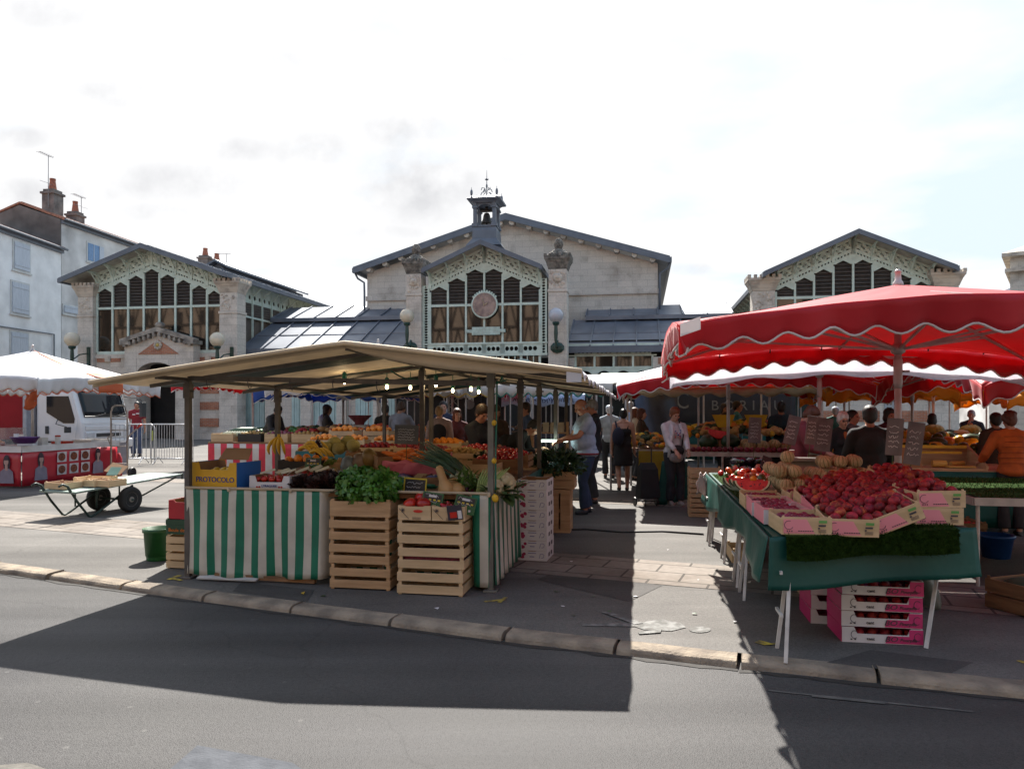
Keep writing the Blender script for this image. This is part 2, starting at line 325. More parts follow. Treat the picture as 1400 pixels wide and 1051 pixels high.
# ================================================================ ground
def Masphalt(name,c,c2,big=.35,rough=.75,spk=.35,bump=.5,streak=.3):
    if name in _m: return _m[name]
    m,nt,b,N,L=_base(name)
    tc=N.new('ShaderNodeTexCoord')
    n1=N.new('ShaderNodeTexNoise'); n1.inputs['Scale'].default_value=big; n1.inputs['Detail'].default_value=8; n1.inputs['Roughness'].default_value=.6; L.new(tc.outputs['Object'],n1.inputs[0])
    cr=N.new('ShaderNodeValToRGB'); cr.color_ramp.elements[0].position=.35; cr.color_ramp.elements[1].position=.68
    cr.color_ramp.elements[0].color=col4(c2); cr.color_ramp.elements[1].color=col4(c); L.new(n1.outputs['Fac'],cr.inputs[0])
    n2=N.new('ShaderNodeTexVoronoi'); n2.inputs['Scale'].default_value=135; L.new(tc.outputs['Object'],n2.inputs[0])
    mr=N.new('ShaderNodeMapRange'); mr.inputs['To Min'].default_value=1+spk; mr.inputs['To Max'].default_value=1-spk; L.new(n2.outputs['Distance'],mr.inputs[0])
    n4=N.new('ShaderNodeTexNoise'); n4.inputs['Scale'].default_value=38; n4.inputs['Detail'].default_value=4; L.new(tc.outputs['Object'],n4.inputs[0])
    m4=N.new('ShaderNodeMapRange'); m4.inputs['To Min'].default_value=.7; m4.inputs['To Max'].default_value=1.3; L.new(n4.outputs['Fac'],m4.inputs[0])
    mu=N.new('ShaderNodeMath'); mu.operation='MULTIPLY'; L.new(mr.outputs[0],mu.inputs[0]); L.new(m4.outputs[0],mu.inputs[1])
    hs=N.new('ShaderNodeHueSaturation'); L.new(mu.outputs[0],hs.inputs['Value']); L.new(cr.outputs[0],hs.inputs['Color'])
    # sparse pale spots (gum, grit)
    n5=N.new('ShaderNodeTexVoronoi'); n5.inputs['Scale'].default_value=3.2; L.new(tc.outputs['Object'],n5.inputs[0])
    m5=N.new('ShaderNodeMapRange'); m5.inputs['From Min'].default_value=.06; m5.inputs['From Max'].default_value=.03; m5.inputs['To Max'].default_value=.14; L.new(n5.outputs['Distance'],m5.inputs[0])
    mx=N.new('ShaderNodeMix'); mx.data_type='RGBA'; mx.inputs[7].default_value=col4((.3,.29,.27)); L.new(m5.outputs[0],mx.inputs[0]); L.new(hs.outputs[0],mx.inputs[6])
    # long worn streaks along the street, and hairline cracks
    mp=N.new('ShaderNodeMapping'); mp.inputs['Rotation'].default_value=(0,0,.38); mp.inputs['Scale'].default_value=(.06,1.1,1); L.new(tc.outputs['Object'],mp.inputs[0])
    n6=N.new('ShaderNodeTexNoise'); n6.inputs['Scale'].default_value=1.3; n6.inputs['Detail'].default_value=6; L.new(mp.outputs[0],n6.inputs[0])
    m6=N.new('ShaderNodeMapRange'); m6.inputs['From Min'].default_value=.3; m6.inputs['From Max'].default_value=.7; m6.inputs['To Min'].default_value=1-streak; m6.inputs['To Max'].default_value=1+streak; L.new(n6.outputs['Fac'],m6.inputs[0])
    nw=N.new('ShaderNodeTexNoise'); nw.inputs['Scale'].default_value=1.7; nw.inputs['Detail'].default_value=5; L.new(tc.outputs['Object'],nw.inputs[0])
    mw=N.new('ShaderNodeMix'); mw.data_type='RGBA'; mw.inputs[0].default_value=.35; L.new(tc.outputs['Object'],mw.inputs[6]); L.new(nw.outputs['Color'],mw.inputs[7])
    vc_=N.new('ShaderNodeTexVoronoi'); vc_.feature='DISTANCE_TO_EDGE'; vc_.inputs['Scale'].default_value=.4; L.new(mw.outputs[2],vc_.inputs[0])
    mk_=N.new('ShaderNodeMapRange'); mk_.inputs['From Min'].default_value=0; mk_.inputs['From Max'].default_value=.004; mk_.inputs['To Min'].default_value=.82; mk_.inputs['To Max'].default_value=1; L.new(vc_.outputs['Distance'],mk_.inputs[0])
    n7=N.new('ShaderNodeMath'); n7.operation='MULTIPLY'; L.new(m6.outputs[0],n7.inputs[0]); L.new(mk_.outputs[0],n7.inputs[1])
    h2=N.new('ShaderNodeHueSaturation'); L.new(n7.outputs[0],h2.inputs['Value']); L.new(mx.outputs[2],h2.inputs['Color'])
    L.new(h2.outputs[0],b.inputs['Base Color']); b.inputs['Specular IOR Level'].default_value=.12
    rr=N.new('ShaderNodeMapRange'); rr.inputs['To Min'].default_value=rough-.12; rr.inputs['To Max'].default_value=rough+.12; L.new(n1.outputs['Fac'],rr.inputs[0]); L.new(rr.outputs[0],b.inputs['Roughness'])
    bp=N.new('ShaderNodeBump'); bp.inputs['Strength'].default_value=bump; bp.inputs['Distance'].default_value=.006; L.new(mu.outputs[0],bp.inputs['Height']); L.new(bp.outputs[0],b.inputs['Normal'])
    _m[name]=m; return m
m_road=Masphalt('road asphalt',(.074,.072,.069),(.046,.045,.046),.3,.62,.3)
m_pave=Masphalt('pavement asphalt',(.135,.128,.118),(.085,.08,.074),.55,.72,.3)
m_slab=Mbrick('stone paving',(.22,.195,.17),(.175,.155,.137),(.08,.072,.064),.55,.36,.012,plan=True,stain=(.7,.66,.62),stsc=1.2)
m_kerb=M('kerb stone',(.3,.25,.19),(.16,.135,.11),5,.85,.6,40,det=9,spec=.12)
m_paint=M('worn road paint',(.22,.22,.21),(.12,.118,.11),14,.8,.2,det=9,lo=.42,hi=.62,spec=.1)
m_yel=M('yellow spray paint',(.5,.38,.06),(.12,.1,.06),14,.8,det=7,spec=.1)
KB=[V((-60,26.5,0)),V((-30,18,0)),V((-12,10.5,0)),V((-5.36,7.66,0)),V((-2.6,6.45,0)),V((0,5.37,0)),V((1.5,4.82,0)),V((3.03,4.32,0)),V((6,3.4,0)),V((14,1.0,0)),V((60,-11,0))]
mb=MB(); mb.add([(-300,-120,-.05),(300,-120,-.05),(300,700,-.05),(-300,700,-.05)],[(0,1,2,3)])
mb.build('road',m_road,kind='structure')
mb=MB(); n=len(KB); mb.add(KB+[V((300,-40,0)),V((300,700,0)),V((-300,700,0)),V((-300,60,0))],[tuple(range(n+4))])
mb.build('pavement',m_pave,kind='structure')
# kerb stones
mb=MB(); rk=random.Random(3)
for i in range(len(KB)-1):
    a,b=KB[i],KB[i+1]; d=(b-a); Ls=d.length; d/=Ls; nrm=V((d.y,-d.x,0)); nrm = nrm if nrm.y<0 else -nrm
    k=max(1,round(Ls/1.05))
    for j in range(k):
        p=a+d*(Ls*j/k+.012); q=a+d*(Ls*(j+1)/k-.012); t=.004+rk.uniform(-.003,.005); wd=.17+rk.uniform(-.012,.012)
        prof=[(0,-.06),(0,t),(wd*.72,t-.002),(wd*.92,t-.012),(wd,t-.03),(wd+.012,-.07)]
        K=6; vs=[]
        for s_ in range(K+1):
            o=p.lerp(q,s_/K); jw=rk.uniform(-.006,.006)
            for x,z in prof: vs.append(o+nrm*(x+(jw if x>.1 else 0))+V((0,0,z+rk.uniform(-.002,.002))))
        fs=[]; M_=len(prof)
        for s_ in range(K):
            for c in range(M_-1): fs.append((s_*M_+c,s_*M_+c+1,(s_+1)*M_+c+1,(s_+1)*M_+c))
        fs+=[tuple(range(M_)),tuple(K*M_+c for c in range(M_))[::-1]]
        mb.add(vs,fs)
mb.build('kerb',m_kerb,kind='structure',smooth=False,bevel=.006)
# band of stone paving parallel to the kerb, and its narrower strip
pd=V((.928,-.371,0)).normalized()
o=E('paving',(1.17,7.33,.004)); bpy.data.objects.remove(o)
mb=MB(); mb.add([(-22,-.52,0),(14,-.52,0),(14,.52,0),(-22,.52,0)],[(0,1,2,3)])
mb.build('paving_band',m_slab,loc=(1.17,7.33,.004),rz=math.atan2(pd.y,pd.x),kind='structure')
mb=MB(); mb.add([(-22,-.3,0),(14,-.3,0),(14,.3,0),(-22,.3,0)],[(0,1,2,3)])
mb.build('paving_strip',m_slab,loc=(2.1,12.6,.004),rz=math.atan2(pd.y,pd.x),kind='structure')
# crossing stones in the near road
mb=MB()
mb.add([tuple(V(p)) for p in (G(232,1051,-.046),G(270,1018,-.046),G(400,1042,-.046),G(430,1062,-.046),G(300,1120,-.046))],[(0,1,2,3,4)])
mb.build('road_slab',M('blue grey stone',(.085,.09,.10),(.06,.064,.072),9,.8,.3,60,spec=.08),kind='structure')
mb=MB(); mb.add([tuple(V(p)) for p in (G(-60,1050,-.046),G(38,1042,-.046),G(80,1056,-.046),G(40,1110,-.046))],[(0,1,2,3)])
mb.build('road_slab',M('pale road stone',(.15,.14,.125),(.1,.095,.085),9,.8,.3,60,spec=.08),kind='structure')
# painted pedestrian figure, lying along the kerb, and stray marks
mb=MB()
def flat(pts,z): mb.add([G(x,y,z) for x,y in pts],[tuple(range(len(pts)))])
flat([(796,855),(798,852),(870,851),(905,846),(930,851),(938,857),(918,862),(880,860),(868,856)],.005)
flat([(822,836),(830,835),(880,851),(868,853)],.009)
flat([(872,863),(905,859),(903,864),(874,866)],.009)
flat([(957+15*math.cos(t*PI/7),860+4.2*math.sin(t*PI/7)) for t in range(14)][::-1],.005)
mb.build('pavement_marking',m_paint,kind='structure')
mb=MB()
def strip(a,b,wd,z):
    A,B=G(*a,z),G(*b,z); d=(B-A).normalized(); s_=V((-d.y,d.x,0))*wd/2; mb.add([A-s_,B-s_,B+s_,A+s_],[(0,1,2,3)])
strip((1050,943),(1330,972),.022,-.046); strip((1110,950),(1210,960),.04,-.044)
mb.build('road_marking',M('faded line paint',(.13,.125,.115),(.07,.07,.07),13,.8,det=8,spec=.1),kind='structure')
mb=MB()
strip((230,792),(246,786),.05,.005); strip((235,790),(248,793),.04,.007)
strip((662,822),(690,819),.04,.005); strip((682,823),(692,816),.035,.007)
strip((1035,876),(1050,880),.07,.005); strip((1048,880),(1065,879),.03,.007); strip((1392,902),(1410,908),.04,.005)
mb.build('pavement_paint',m_yel,kind='structure')

mb=MB()   # square-cut repair patches in the asphalt
mb.add([G(x,y,.003) for x,y in ((770,775),(905,800),(860,822),(735,792))],[(0,1,2,3)]); mb.add([G(x,y,.003) for x,y in ((1130,905),(1290,925),(1330,905),(1190,888))],[(0,1,2,3)]); mb.add([G(x,y,.003) for x,y in ((330,795),(430,806),(420,822),(318,808))],[(0,1,2,3)])
mb.build('pavement_patch',Masphalt('patched asphalt',(.085,.08,.075),(.06,.057,.054),1.2,.75,.25),kind='structure')
mb=MB(); rk=random.Random(8)
for i in range(3,8):      # dirt line in the gutter
    A,B=KB[i],KB[i+1]; dd=(B-A).normalized(); nn=V((dd.y,-dd.x,0)); nn=nn if nn.y<0 else -nn; K=14
    vs=[];
    for j in range(K+1): q=A.lerp(B,j/K)+V((0,0,-.0465)); vs+=[q+nn*.18,q+nn*(.2+rk.uniform(.005,.05))]
    mb.add(vs,[(2*j,2*j+1,2*j+3,2*j+2) for j in range(K)])
mb.build('gutter_dirt',M('gutter dirt',(.035,.032,.028),(.02,.018,.016),12,.9),kind='structure')
# ================================================================ market hall
m_iron=M('pale green iron paint',(.54,.635,.565),(.44,.525,.46),3,.55,.1,det=6)
m_iron2=M('pale green boards',(.40,.53,.51),(.32,.43,.42),2.5,.6,.1,det=6)
m_stone=Mbrick('ashlar limestone',(.57,.52,.455),(.50,.455,.40),(.36,.33,.29),.85,.36,.008,stain=(.58,.56,.54),stsc=.9,lo=.52,hi=.75)
m_stone2=M('carved limestone',(.52,.46,.385),(.30,.265,.225),2.2,.9,.6,9,det=9,lo=.33,hi=.55)
m_dkstone=M('weathered dark stone',(.22,.2,.17),(.07,.065,.058),5,.95,.7,14,det=9)
m_brick=Mbrick('red brick',(.46,.17,.085),(.36,.12,.06),(.33,.25,.2),.24,.075,.012,stain=(.75,.7,.7),stsc=2)
m_zinc=M('zinc roof',(.17,.19,.225),(.10,.115,.145),.7,.47,.1,6,metal=.35,det=6)
m_fascia=M('slate grey fascia',(.115,.135,.165),(.085,.10,.125),1.5,.5,.05)
m_soffit=M('soffit boards',(.42,.40,.35),(.32,.3,.26),3,.8)
m_louv=M('louvre slats',(.105,.088,.076),(.075,.064,.056),4,.75)
m_dark=M('dark interior',(.02,.018,.017),(.012,.011,.011),2,.9)  # near-black colour stands in for the halls' unlit interior
m_pane=Mglass('tinted window glass',(.022,.016,.012),.03,1.75)
m_lampg=M('lamp glass',(.62,.55,.42),(.5,.44,.34),2,.25)
m_dkgreen=M('dark green cast iron',(.015,.05,.035),(.01,.03,.022),8,.4)
B0=V((-19.72,40.0,0))
def fp(px,py,v=0.0):
    d=V(((px-700)/FOC,1,(HY-py)/FOC)); t=(v+B0.dot(E2))/d.dot(E2); q=d*t-B0
    return q.dot(E1), d.z*t+HC
def hall(name,label,cat,u=0.0,v=0.0,group=None):
    return E(name,B0+E1*u+E2*v,YAW,label,cat,group)
def pillar(par,u0,u1,wtop,v0=-.25,v1=.65,fin=False,name='pillar'):
    mb=MB(); um=(u0+u1)/2; h=(u1-u0)/2; vm=(v0+v1)/2; d=(v1-v0)/2
    def bx(k,a,b,m=0): mb.box((um-h*k,vm-d*k,a),(um+h*k,vm+d*k,b),m)
    bx(1.18,0,.5); bx(1.1,.5,.62); bx(1,.62,wtop-1.75); bx(1.08,wtop-1.75,wtop-1.6); bx(.97,wtop-1.6,wtop-.62)
    p=mb.build(name,m_stone,par,bevel=.025)
    mb=MB()
    for k in range(22):        # carved garland under the capital
        a=R.random(); b=R.random(); mb.ell((um+h*(a*1.5-.75),v0+.04,wtop-1.5+b*.8),(R.uniform(.05,.12),.07,R.uniform(.05,.12)),6,4)
    if fin: mb.ell((um,v0+.02,wtop-1.05),(h*.55,.12,h*.55),12,6); mb.ell((um,v0-.04,wtop-1.02),(h*.3,.14,h*.3),8,5)
    mb.build('carving',m_stone2,p,smooth=True)
    mb=MB()
    pr=[(1.0,wtop-.62),(1.08,wtop-.5),(1.22,wtop-.3),(1.36,wtop-.17),(1.4,wtop-.14)]
    for (k0,a),(k1,b) in zip(pr,pr[1:]):
        mb.add([(um-h*k0,vm-d*k0,a),(um+h*k0,vm-d*k0,a),(um+h*k0,vm+d*k0,a),(um-h*k0,vm+d*k0,a),(um-h*k1,vm-d*k1,b),(um+h*k1,vm-d*k1,b),(um+h*k1,vm+d*k1,b),(um-h*k1,vm+d*k1,b)],MB.BF)
    bx(1.42,wtop-.14,wtop-.02)
    for i in range(6):
        x=um-h*1.3+h*2.6*i/5
        mb.obox((x,v0-d*.3,wtop+.05),(h*.3,.14,.16)); mb.obox((x,v1+d*.3,wtop+.05),(h*.3,.14,.16))
    for s_ in (-1,1):
        for i in range(1,4): mb.obox((um+s_*h*1.3,vm-d*1.1+d*2.2*i/4,wtop+.05),(.14,d*.3,.16))
    if not fin: mb.build('capital',m_stone2,p,bevel=.015)
    else:
        mb.build('capital',m_dkstone,p,bevel=.015)
        mb=MB()
        for k in range(14):
            t=2*PI*k/14
            for (r,z,q) in ((.98,.06,.17),(.66,.2,.14),(.36,.32,.11)): mb.ell((um+h*r*math.cos(t),vm+d*r*math.sin(t),wtop+z),(q*.8,q*.8,q*1.2),6,4)
        mb.lathe([(h*.9,0),(h*.7,.15),(h*.4,.32),(h*.2,.42),(h*.18,.46)],(um,vm,wtop),12)
        for i in range(8):
            z=.46+i*.062; r=.165*math.sin(PI*(i+1.4)/9.6)+.02
            for k in range(9): t=2*PI*(k+.5*(i%2))/9; mb.ell((um+r*math.cos(t),vm+r*math.sin(t),wtop+z),(.06,.06,.08),5,4)
        mb.ell((um,vm,wtop+.70),(.155,.155,.29),8,6)
        mb.build('finial',m_dkstone,p,smooth=True)
    return p
def pavilion(root,apex,k,half,bays,transom,sill,s,depth,sides=(),vp=.0,halfR=None):
    # bays: list of u edges relative to the centre line
    L=lambda u,o: apex-k*abs(u)-max(o-.2,.17)*s
    halfR=halfR or half
    # roof
    mb=MB()
    for sg,hf in ((-1,half),(1,halfR)):
        a=(0,apex-.02); b=(sg*hf,apex-k*hf-.02)
        mb.poly([(a[0],-.85,a[1]),(b[0],-.85,b[1]),(b[0],-.85,b[1]-.12),(a[0],-.85,a[1]-.12)],(0,depth+.85,0))
        nse=int(depth/.7)
        for i in range(nse): mb.bar((0,i*.7-.3,a[1]+.015),(sg*hf,i*.7-.3,b[1]+.015),.04,.05)
    rf=mb.build('roof',m_zinc,root)
    mb=MB()
    for sg,hf in ((-1,half),(1,halfR)):
        mb.poly([(0,-.93,apex),(sg*hf,-.93,apex-k*hf),(sg*hf,-.93,apex-k*hf-.27*s),(0,-.93,apex-.27*s)],(0,.09,0))
        mb.box((sg*hf-.05,-.92,apex-k*hf-.25),(sg*hf+.07,depth,apex-k*hf-.03))
    mb.build('fascia',m_fascia,rf)
    mb=MB()
    for sg,hf in ((-1,half),(1,halfR)):
        mb.poly([(0,-.83,apex-.16),(sg*hf*.99,-.83,apex-.16-k*hf*.99),(sg*hf*.99,-.83,apex-.19-k*hf*.99),(0,-.83,apex-.19)],(0,depth+.7,0))
    mb.build('soffit',m_soffit,rf)
    # iron frieze
    mb=MB(); u0,uN=bays[0],bays[-1]
    segs=[]
    for a,b in zip(bays,bays[1:]):
        if a<-.02 and b>.02: segs+=[(a,0),(0,b)]
        else: segs.append((a,b))
    v=.0
    def slopebar(a,b,o0,o1,d=.09,v0=v): mb.poly([(a,v0,L(a,o0)),(b,v0,L(b,o0)),(b,v0,L(b,o1)),(a,v0,L(a,o1))],(0,d,0))
    for a,b in segs:
        slopebar(a,b,.2,.55); slopebar(a,b,.98,1.10)
        mb.holed((a,v-.002,L(a,1.30)),(b,v-.002,L(b,1.30)),(0,0,.2*s),6,.27,(0,.08,0),k=8)
        n=2
        for i in range(n):
            x0=a+(b-a)*(.08+.84*i/n); x1=a+(b-a)*(.08+.84*(i+1)/n); xm=(x0+x1)/2
            mb.bar((x0,.04,L(x0,.55)),(x1,.04,L(x1,.98)),.06,.13*s); mb.bar((x0,.05,L(x0,.98)),(x1,.05,L(x1,.55)),.06,.13*s); mb.box((x0-.05,.02,L(x0,.98)),(x0+.05,.06,L(x0,.55))); mb.box((x1-.05,.02,L(x1,.98)),(x1+.05,.06,L(x1,.55)))
            mb.ell((xm,.03,L(xm,.765)),(.12*s,.05,.12*s),8,4)
            mb.bar((xm-.13*s,.045,L(xm,.65)),(xm+.13*s,.045,L(xm,.65)),.05,.045); mb.bar((xm-.13*s,.045,L(xm,.88)),(xm+.13*s,.045,L(xm,.88)),.05,.045)
    for u in bays+[0]:
        if abs(u)<.02 and u!=0: continue
        mb.box((u-.09*s,-.03,L(u,1.3)),(u+.09*s,.07,L(u,.2)))
    for a,b in zip(bays,bays[1:]):
        um=(a+b)/2; pk=L(um,1.42); ed=pk-.2*s
        top=[(a,.0,L(a,1.3))]+([(0,0,L(0,1.3))] if a<0<b else [])+[(b,.0,L(b,1.3))]
        mb.poly(top+[(b,0,min(ed,L(b,1.32))),(b-(b-a)*.12,0,ed),(um,0,pk),(a+(b-a)*.12,0,ed),(a,0,min(ed,L(a,1.32)))],(0,.07,0))
    mb.build('frieze',m_iron,root)
    mb=MB()
    for u in bays+([0] if min(abs(x) for x in bays)<.05 else []):
        uu=u*.995; mb.cut()
        mb.bar((uu,.0,L(u,.55)),(uu,-.8,L(u,.22)),.07,.09); mb.bar((uu,-.02,L(u,.3)),(uu,-.8,L(u,.22)),.07,.07)
        mb.path([(uu,-.02,L(u,1.0)),(uu,-.2,L(u,.75)),(uu,-.55,L(u,.4))],.035,6)
    mb.build('roof_bracket',m_iron,root)
    # mullions and transom
    mb=MB()
    for u in bays: mb.box((u-.055*s,-.01,sill),(u+.055*s,.09,L(u,1.5)))
    mb.box((u0,-.004,transom-.06),(uN,.08,transom+.06)); mb.box((u0,-.006,sill-.1),(uN,.1,sill+.06))
    mb.build('window_frame',m_iron,root)
    for a,b in zip(bays,bays[1:]):
        um=(a+b)/2; pk=L(um,1.42); ed=pk-.2*s
        mb=MB(); n=max(4,int((pk-transom)/.17))
        for i in range(n):
            z=transom+.08+(pk-transom-.08)*i/n
            mb.add([(a+.05,.07,z),(b-.05,.07,z),(b-.05,.15,z+.16),(a+.05,.15,z+.16)],[(0,1,2,3),(3,2,1,0)])
            mb.box((a+.05,.06,z-.015),(b-.05,.075,z+.015))
        mb.box((a+.03,.16,transom),(b-.03,.18,L(um,.4)))
        mb.build('louvre',m_louv,root)
        mb=MB(); j=R.uniform(-.004,.004); mb.add([(a+.04,.05+j,sill+.05),(b-.04,.05-j,sill+.05),(b-.04,.05-j,transom-.05),(a+.04,.05+j,transom-.05)],[(0,1,2,3)])
        mb.build('window_pane',m_pane,root)
    # backing to the frieze, back wall
    mb=MB(); 
    mb.poly([(u0,.2,transom)]+[(u0,.2,L(u0,.25)),(0,.2,apex-.25),(uN,.2,L(uN,.25)),(uN,.2,transom)],(0,.05,0))
    mb.poly([(-half*.96,depth-.2,0),(-half*.96,depth-.2,apex-k*half-.2),(0,depth-.2,apex-.25),(half*.96,depth-.2,apex-k*half-.2),(half*.96,depth-.2,0)],(0,.1,0))
    mb.box((u0,.3,sill-.12),(uN,.36,transom))
    mb.build('backing',m_dark,root)
    # long sides: louvres, frieze and dark glazing under the eave
    for sg,w0 in sides:
        u=sg*(half-.75); ew=apex-k*half-.2
        mb=MB(); n=int((depth-1)/1.1)
        mb.holed((u,.8,ew-.75),(u,depth-.5,ew-.75),(0,0,.42),n*2,.33,(-sg*.06,0,0),k=8)
        mb.box((min(u,u-sg*.07),.7,ew-.33),(max(u,u-sg*.07),depth-.4,ew+.3)); mb.box((min(u,u-sg*.07),.7,ew-.88),(max(u,u-sg*.07),depth-.4,ew-.75))
        for i in range(n+1):
            y=.8+(depth-1.4)*i/n; mb.box((u-.05,y-.045,w0),(u+.05,y+.045,ew)); mb.bar((u,y,ew-.5),(u+sg*.6,y,ew+.02),.05,.06)
        mb.box((u-.04,.7,ew-1.75),(u+.04,depth-.4,ew-1.65))
        sw=mb.build('side_frame',m_iron,root)
        mb=MB()
        for i in range(6): mb.box((min(u-sg*.03,u-sg*.1),.75,ew-1.65+i*.13),(max(u-sg*.03,u-sg*.1),depth-.5,ew-1.56+i*.13))
        mb.box((min(u-sg*.12,u-sg*.2),.7,w0-.2),(max(u-sg*.12,u-sg*.2),depth-.4,ew+.2))
        mb.build('side_louvre',m_louv,sw)
        mb=MB(); mb.box((min(u-sg*.2,u-sg*.5),.6,0),(max(u-sg*.2,u-sg*.5),depth-.3,w0)); mb.build('side_wall',m_stone,root)
    return L
def fx(px,py=400,v=0): return fp(px,py,v)[0]
def fw(px,py,v=0): return fp(px,py,v)[1]

# ---- left pavilion
A=hall('market_pavilion','gabled market pavilion with stone portal, brick bands and pale green fretwork behind the white lorry','market hall',group='gabled market pavilions')
ap=fw(207,331,-.93); hL=-fx(91,379,-.93); hR=fx(322,372,-.93)
kk=(ap-(fw(91,379,-.93)+fw(322,372,-.93))/2)/((hL+hR)/2)
bays=[fx(x) for x in (129,150,171.3,192.6,214,235.8,257.3,279,298)]
sh=(bays[3]+bays[4])/2; bays=[b-sh for b in bays]
tr=fw(207,420); si=fw(207,481)
pavilion(A,ap,kk,(hL+hR)/2,bays,tr,si,1.0,17,sides=((1,4.2),))
mb=MB(); q,z=fp(309,362,6); q-=0
for y0,y1 in ((6,17.5),): mb.poly([(0,y0,z+.4),(q,y0,z),(q,y0,z-.14),(0,y0,z+.26)],(0,y1-y0,0)); mb.poly([(0,y0,z+.4),(-q,y0,z),(-q,y0,z-.14),(0,y0,z+.26)],(0,y1-y0,0)); mb.box((q-.5,y0+.3,z-1.2),(q-.35,y1-.2,z-.1)); mb.box((-q+.35,y0+.3,z-1.2),(-q+.5,y1-.2,z-.1))
mb.poly([(-q+.4,6.4,z-1.2),(q-.4,6.4,z-1.2),(q-.4,6.4,z-.1),(0,6.4,z+.25),(-q+.4,6.4,z-.1)],(0,.1,0)); mb.build('roof_lantern',m_fascia,A)
wt=fw(207,388.5)
pillar(A,bays[0]-1.02,bays[0]-.06,wt); pillar(A,bays[-1]+.06,bays[-1]+1.1,wt)
mb=MB(); d0,d1=fx(187,560,-.4)-sh,fx(239,560,-.4)-sh; dm=(d0+d1)/2; dt=fw(213,505,-.4)
u0,uN=bays[0]-.1,bays[-1]+.1
mb.box((u0,0,0),(d0,.5,si-.1)); mb.box((d1,0,0),(uN,.5,si-.1)); mb.box((d0,0,dt+.35),(d1,.5,si-.1))
mb.box((u0,-.06,si-.32),(uN,.0,si-.12)); mb.box((u0,-.1,0),(d0-.1,.0,.5)); mb.box((d1+.1,-.1,0),(uN,0,.5))
wl=mb.build('front_wall',m_stone,A)
mb=MB()
for (a,b,c,d) in ((127,161,486,495),(255,300,486,495),(250,295,527,538),(250,295,549.5,560),(250,295,571.5,583),(250,295,594,603),(132,172,527,538),(132,172,549.5,560),(132,172,571.5,583)):
    ua,ub=fx(a,c,-.02)-sh,fx(b,c,-.02)-sh; wa,wb=fw(a,d,-.02),fw(a,c,-.02)
    mb.cut().box((max(ua,u0+.12),-.035,wa),(min(ub,uN-.12),.0,wb))
mb.build('brick_band',m_brick,A)
mb=MB()
for px in (143,280): mb.cut().obox((fx(px,490,-.1)-sh,-.06,fw(px,490.5,-.1)),(.36,.07,.34))
mb.build('brick_medallion',m_stone2,A,bevel=.02)
# portal
pp=MB(); vf=-.75; pa=fw(207,447,vf); pc=dm-.0
e0,e1=fx(161,468,vf)-sh,fx(262,468,vf)-sh; ew=fw(161,467,vf); pm=(e0+e1)/2
pp.box((e0+.15,vf+.12,0),(d0-.02,0,ew-.1)); pp.box((d1+.02,vf+.12,0),(e1-.15,0,ew-.1))
nA=12; arc=[(dm+(d1-d0)/2*1.0*math.cos(PI*i/nA),dt-.25+.62*math.sin(PI*i/nA)) for i in range(nA+1)]
pp.poly([(d1+.02,vf+.121,ew-.1)]+[(x,vf+.121,z) for x,z in arc]+[(d0-.02,vf+.121,ew-.1),(pm,vf+.121,pa-.25)],(0,.6,0))
portal=pp.build('portal',m_stone,A)
pp=MB()
for sg,ee in ((-1,e0),(1,e1)):
    pp.poly([(pm,vf-.1,pa),(ee,vf-.1,ew+.12),(ee,vf-.1,ew-.1),(pm,vf-.1,pa-.25)],(0,.5,0))
    pp.box((min(ee,ee-sg*.55),vf-.12,ew-.18),(max(ee,ee-sg*.55),.0,ew+.02))
    for i in range(7):
        t=(i+.6)/7.5; x=pm+(ee-pm)*t; z=pa-.3+(ew-.15-pa+.25)*t; pp.obox((x,vf+.02,z-.06),(.14,.24,.2))
pp.ell((pm+.1,vf+.1,pa+.1),(.3,.22,.18),8,5)
pp.build('pediment',M('sooty carved stone',(.36,.32,.27),(.14,.125,.11),2.5,.95,.6,14,det=9),portal)
pp=MB(); pp.poly([(pm-1.22,vf+.085,fw(207,484,vf)),(pm+1.22,vf+.085,fw(207,484,vf)),(pm,vf+.085,fw(207,464,vf))],(0,.035,0)); pp.build('brick_tympanum',m_brick,portal)
pp=MB(); 
for k_ in range(8): t=2*PI*k_/8; pp.ell((pm+.17*math.cos(t),vf+.05,ew-.22+.17*math.sin(t)),(.1,.06,.1),6,4)
pp.ell((pm,vf+.03,ew-.22),(.1,.08,.1),8,5,m=1); pp.build('flower_medallion',[m_stone2,M('ochre paint',(.5,.36,.1))],portal,smooth=True)
pp=MB(); pp.box((d0-2.2,1.0,-.01),(d1+1.2,1.05,dt+.6)); pp.build('dark_door_panel',m_dark,A)  # dark panel stands in for the shade inside the doorway
# ---- centre pavilion
uc=fx(662,400); C_=hall('market_pavilion','tall central market pavilion with clock, bell turret and half-round iron fretwork','market hall',uc,group='gabled market pavilions')
ap=fw(662,327,-.93); ck=(ap-fw(577,366,-.93))/(uc-fx(577,366,-.93))
bays=[fx(x)-uc for x in (589.5,613.7,638.5,663.5,688.5,713.5,739.5)]
hf=uc-fx(577,366,-.93); sc_=.88; tr=fw(662,416.5); si=fw(662,470.5)
mid=bays[3]; bays=[b-mid for b in bays]
Lc=pavilion(C_,ap,ck,hf,bays,tr,si,sc_,14)
wt=fw(565,357.5,-.25)
pillar(C_,fx(555,400,-.25)-uc,fx(576,400,-.25)-uc,wt,fin=True); pillar(C_,fx(749.5,400,-.25)-uc,fx(775,400,-.25)-uc,wt,fin=True)
mb=MB(); b0,bN=bays[0],bays[-1]
xl,xr=fx(577,400)-uc,fx(748.5,400)-uc; w1,w0=fw(662,470,0),fw(662,484,0)
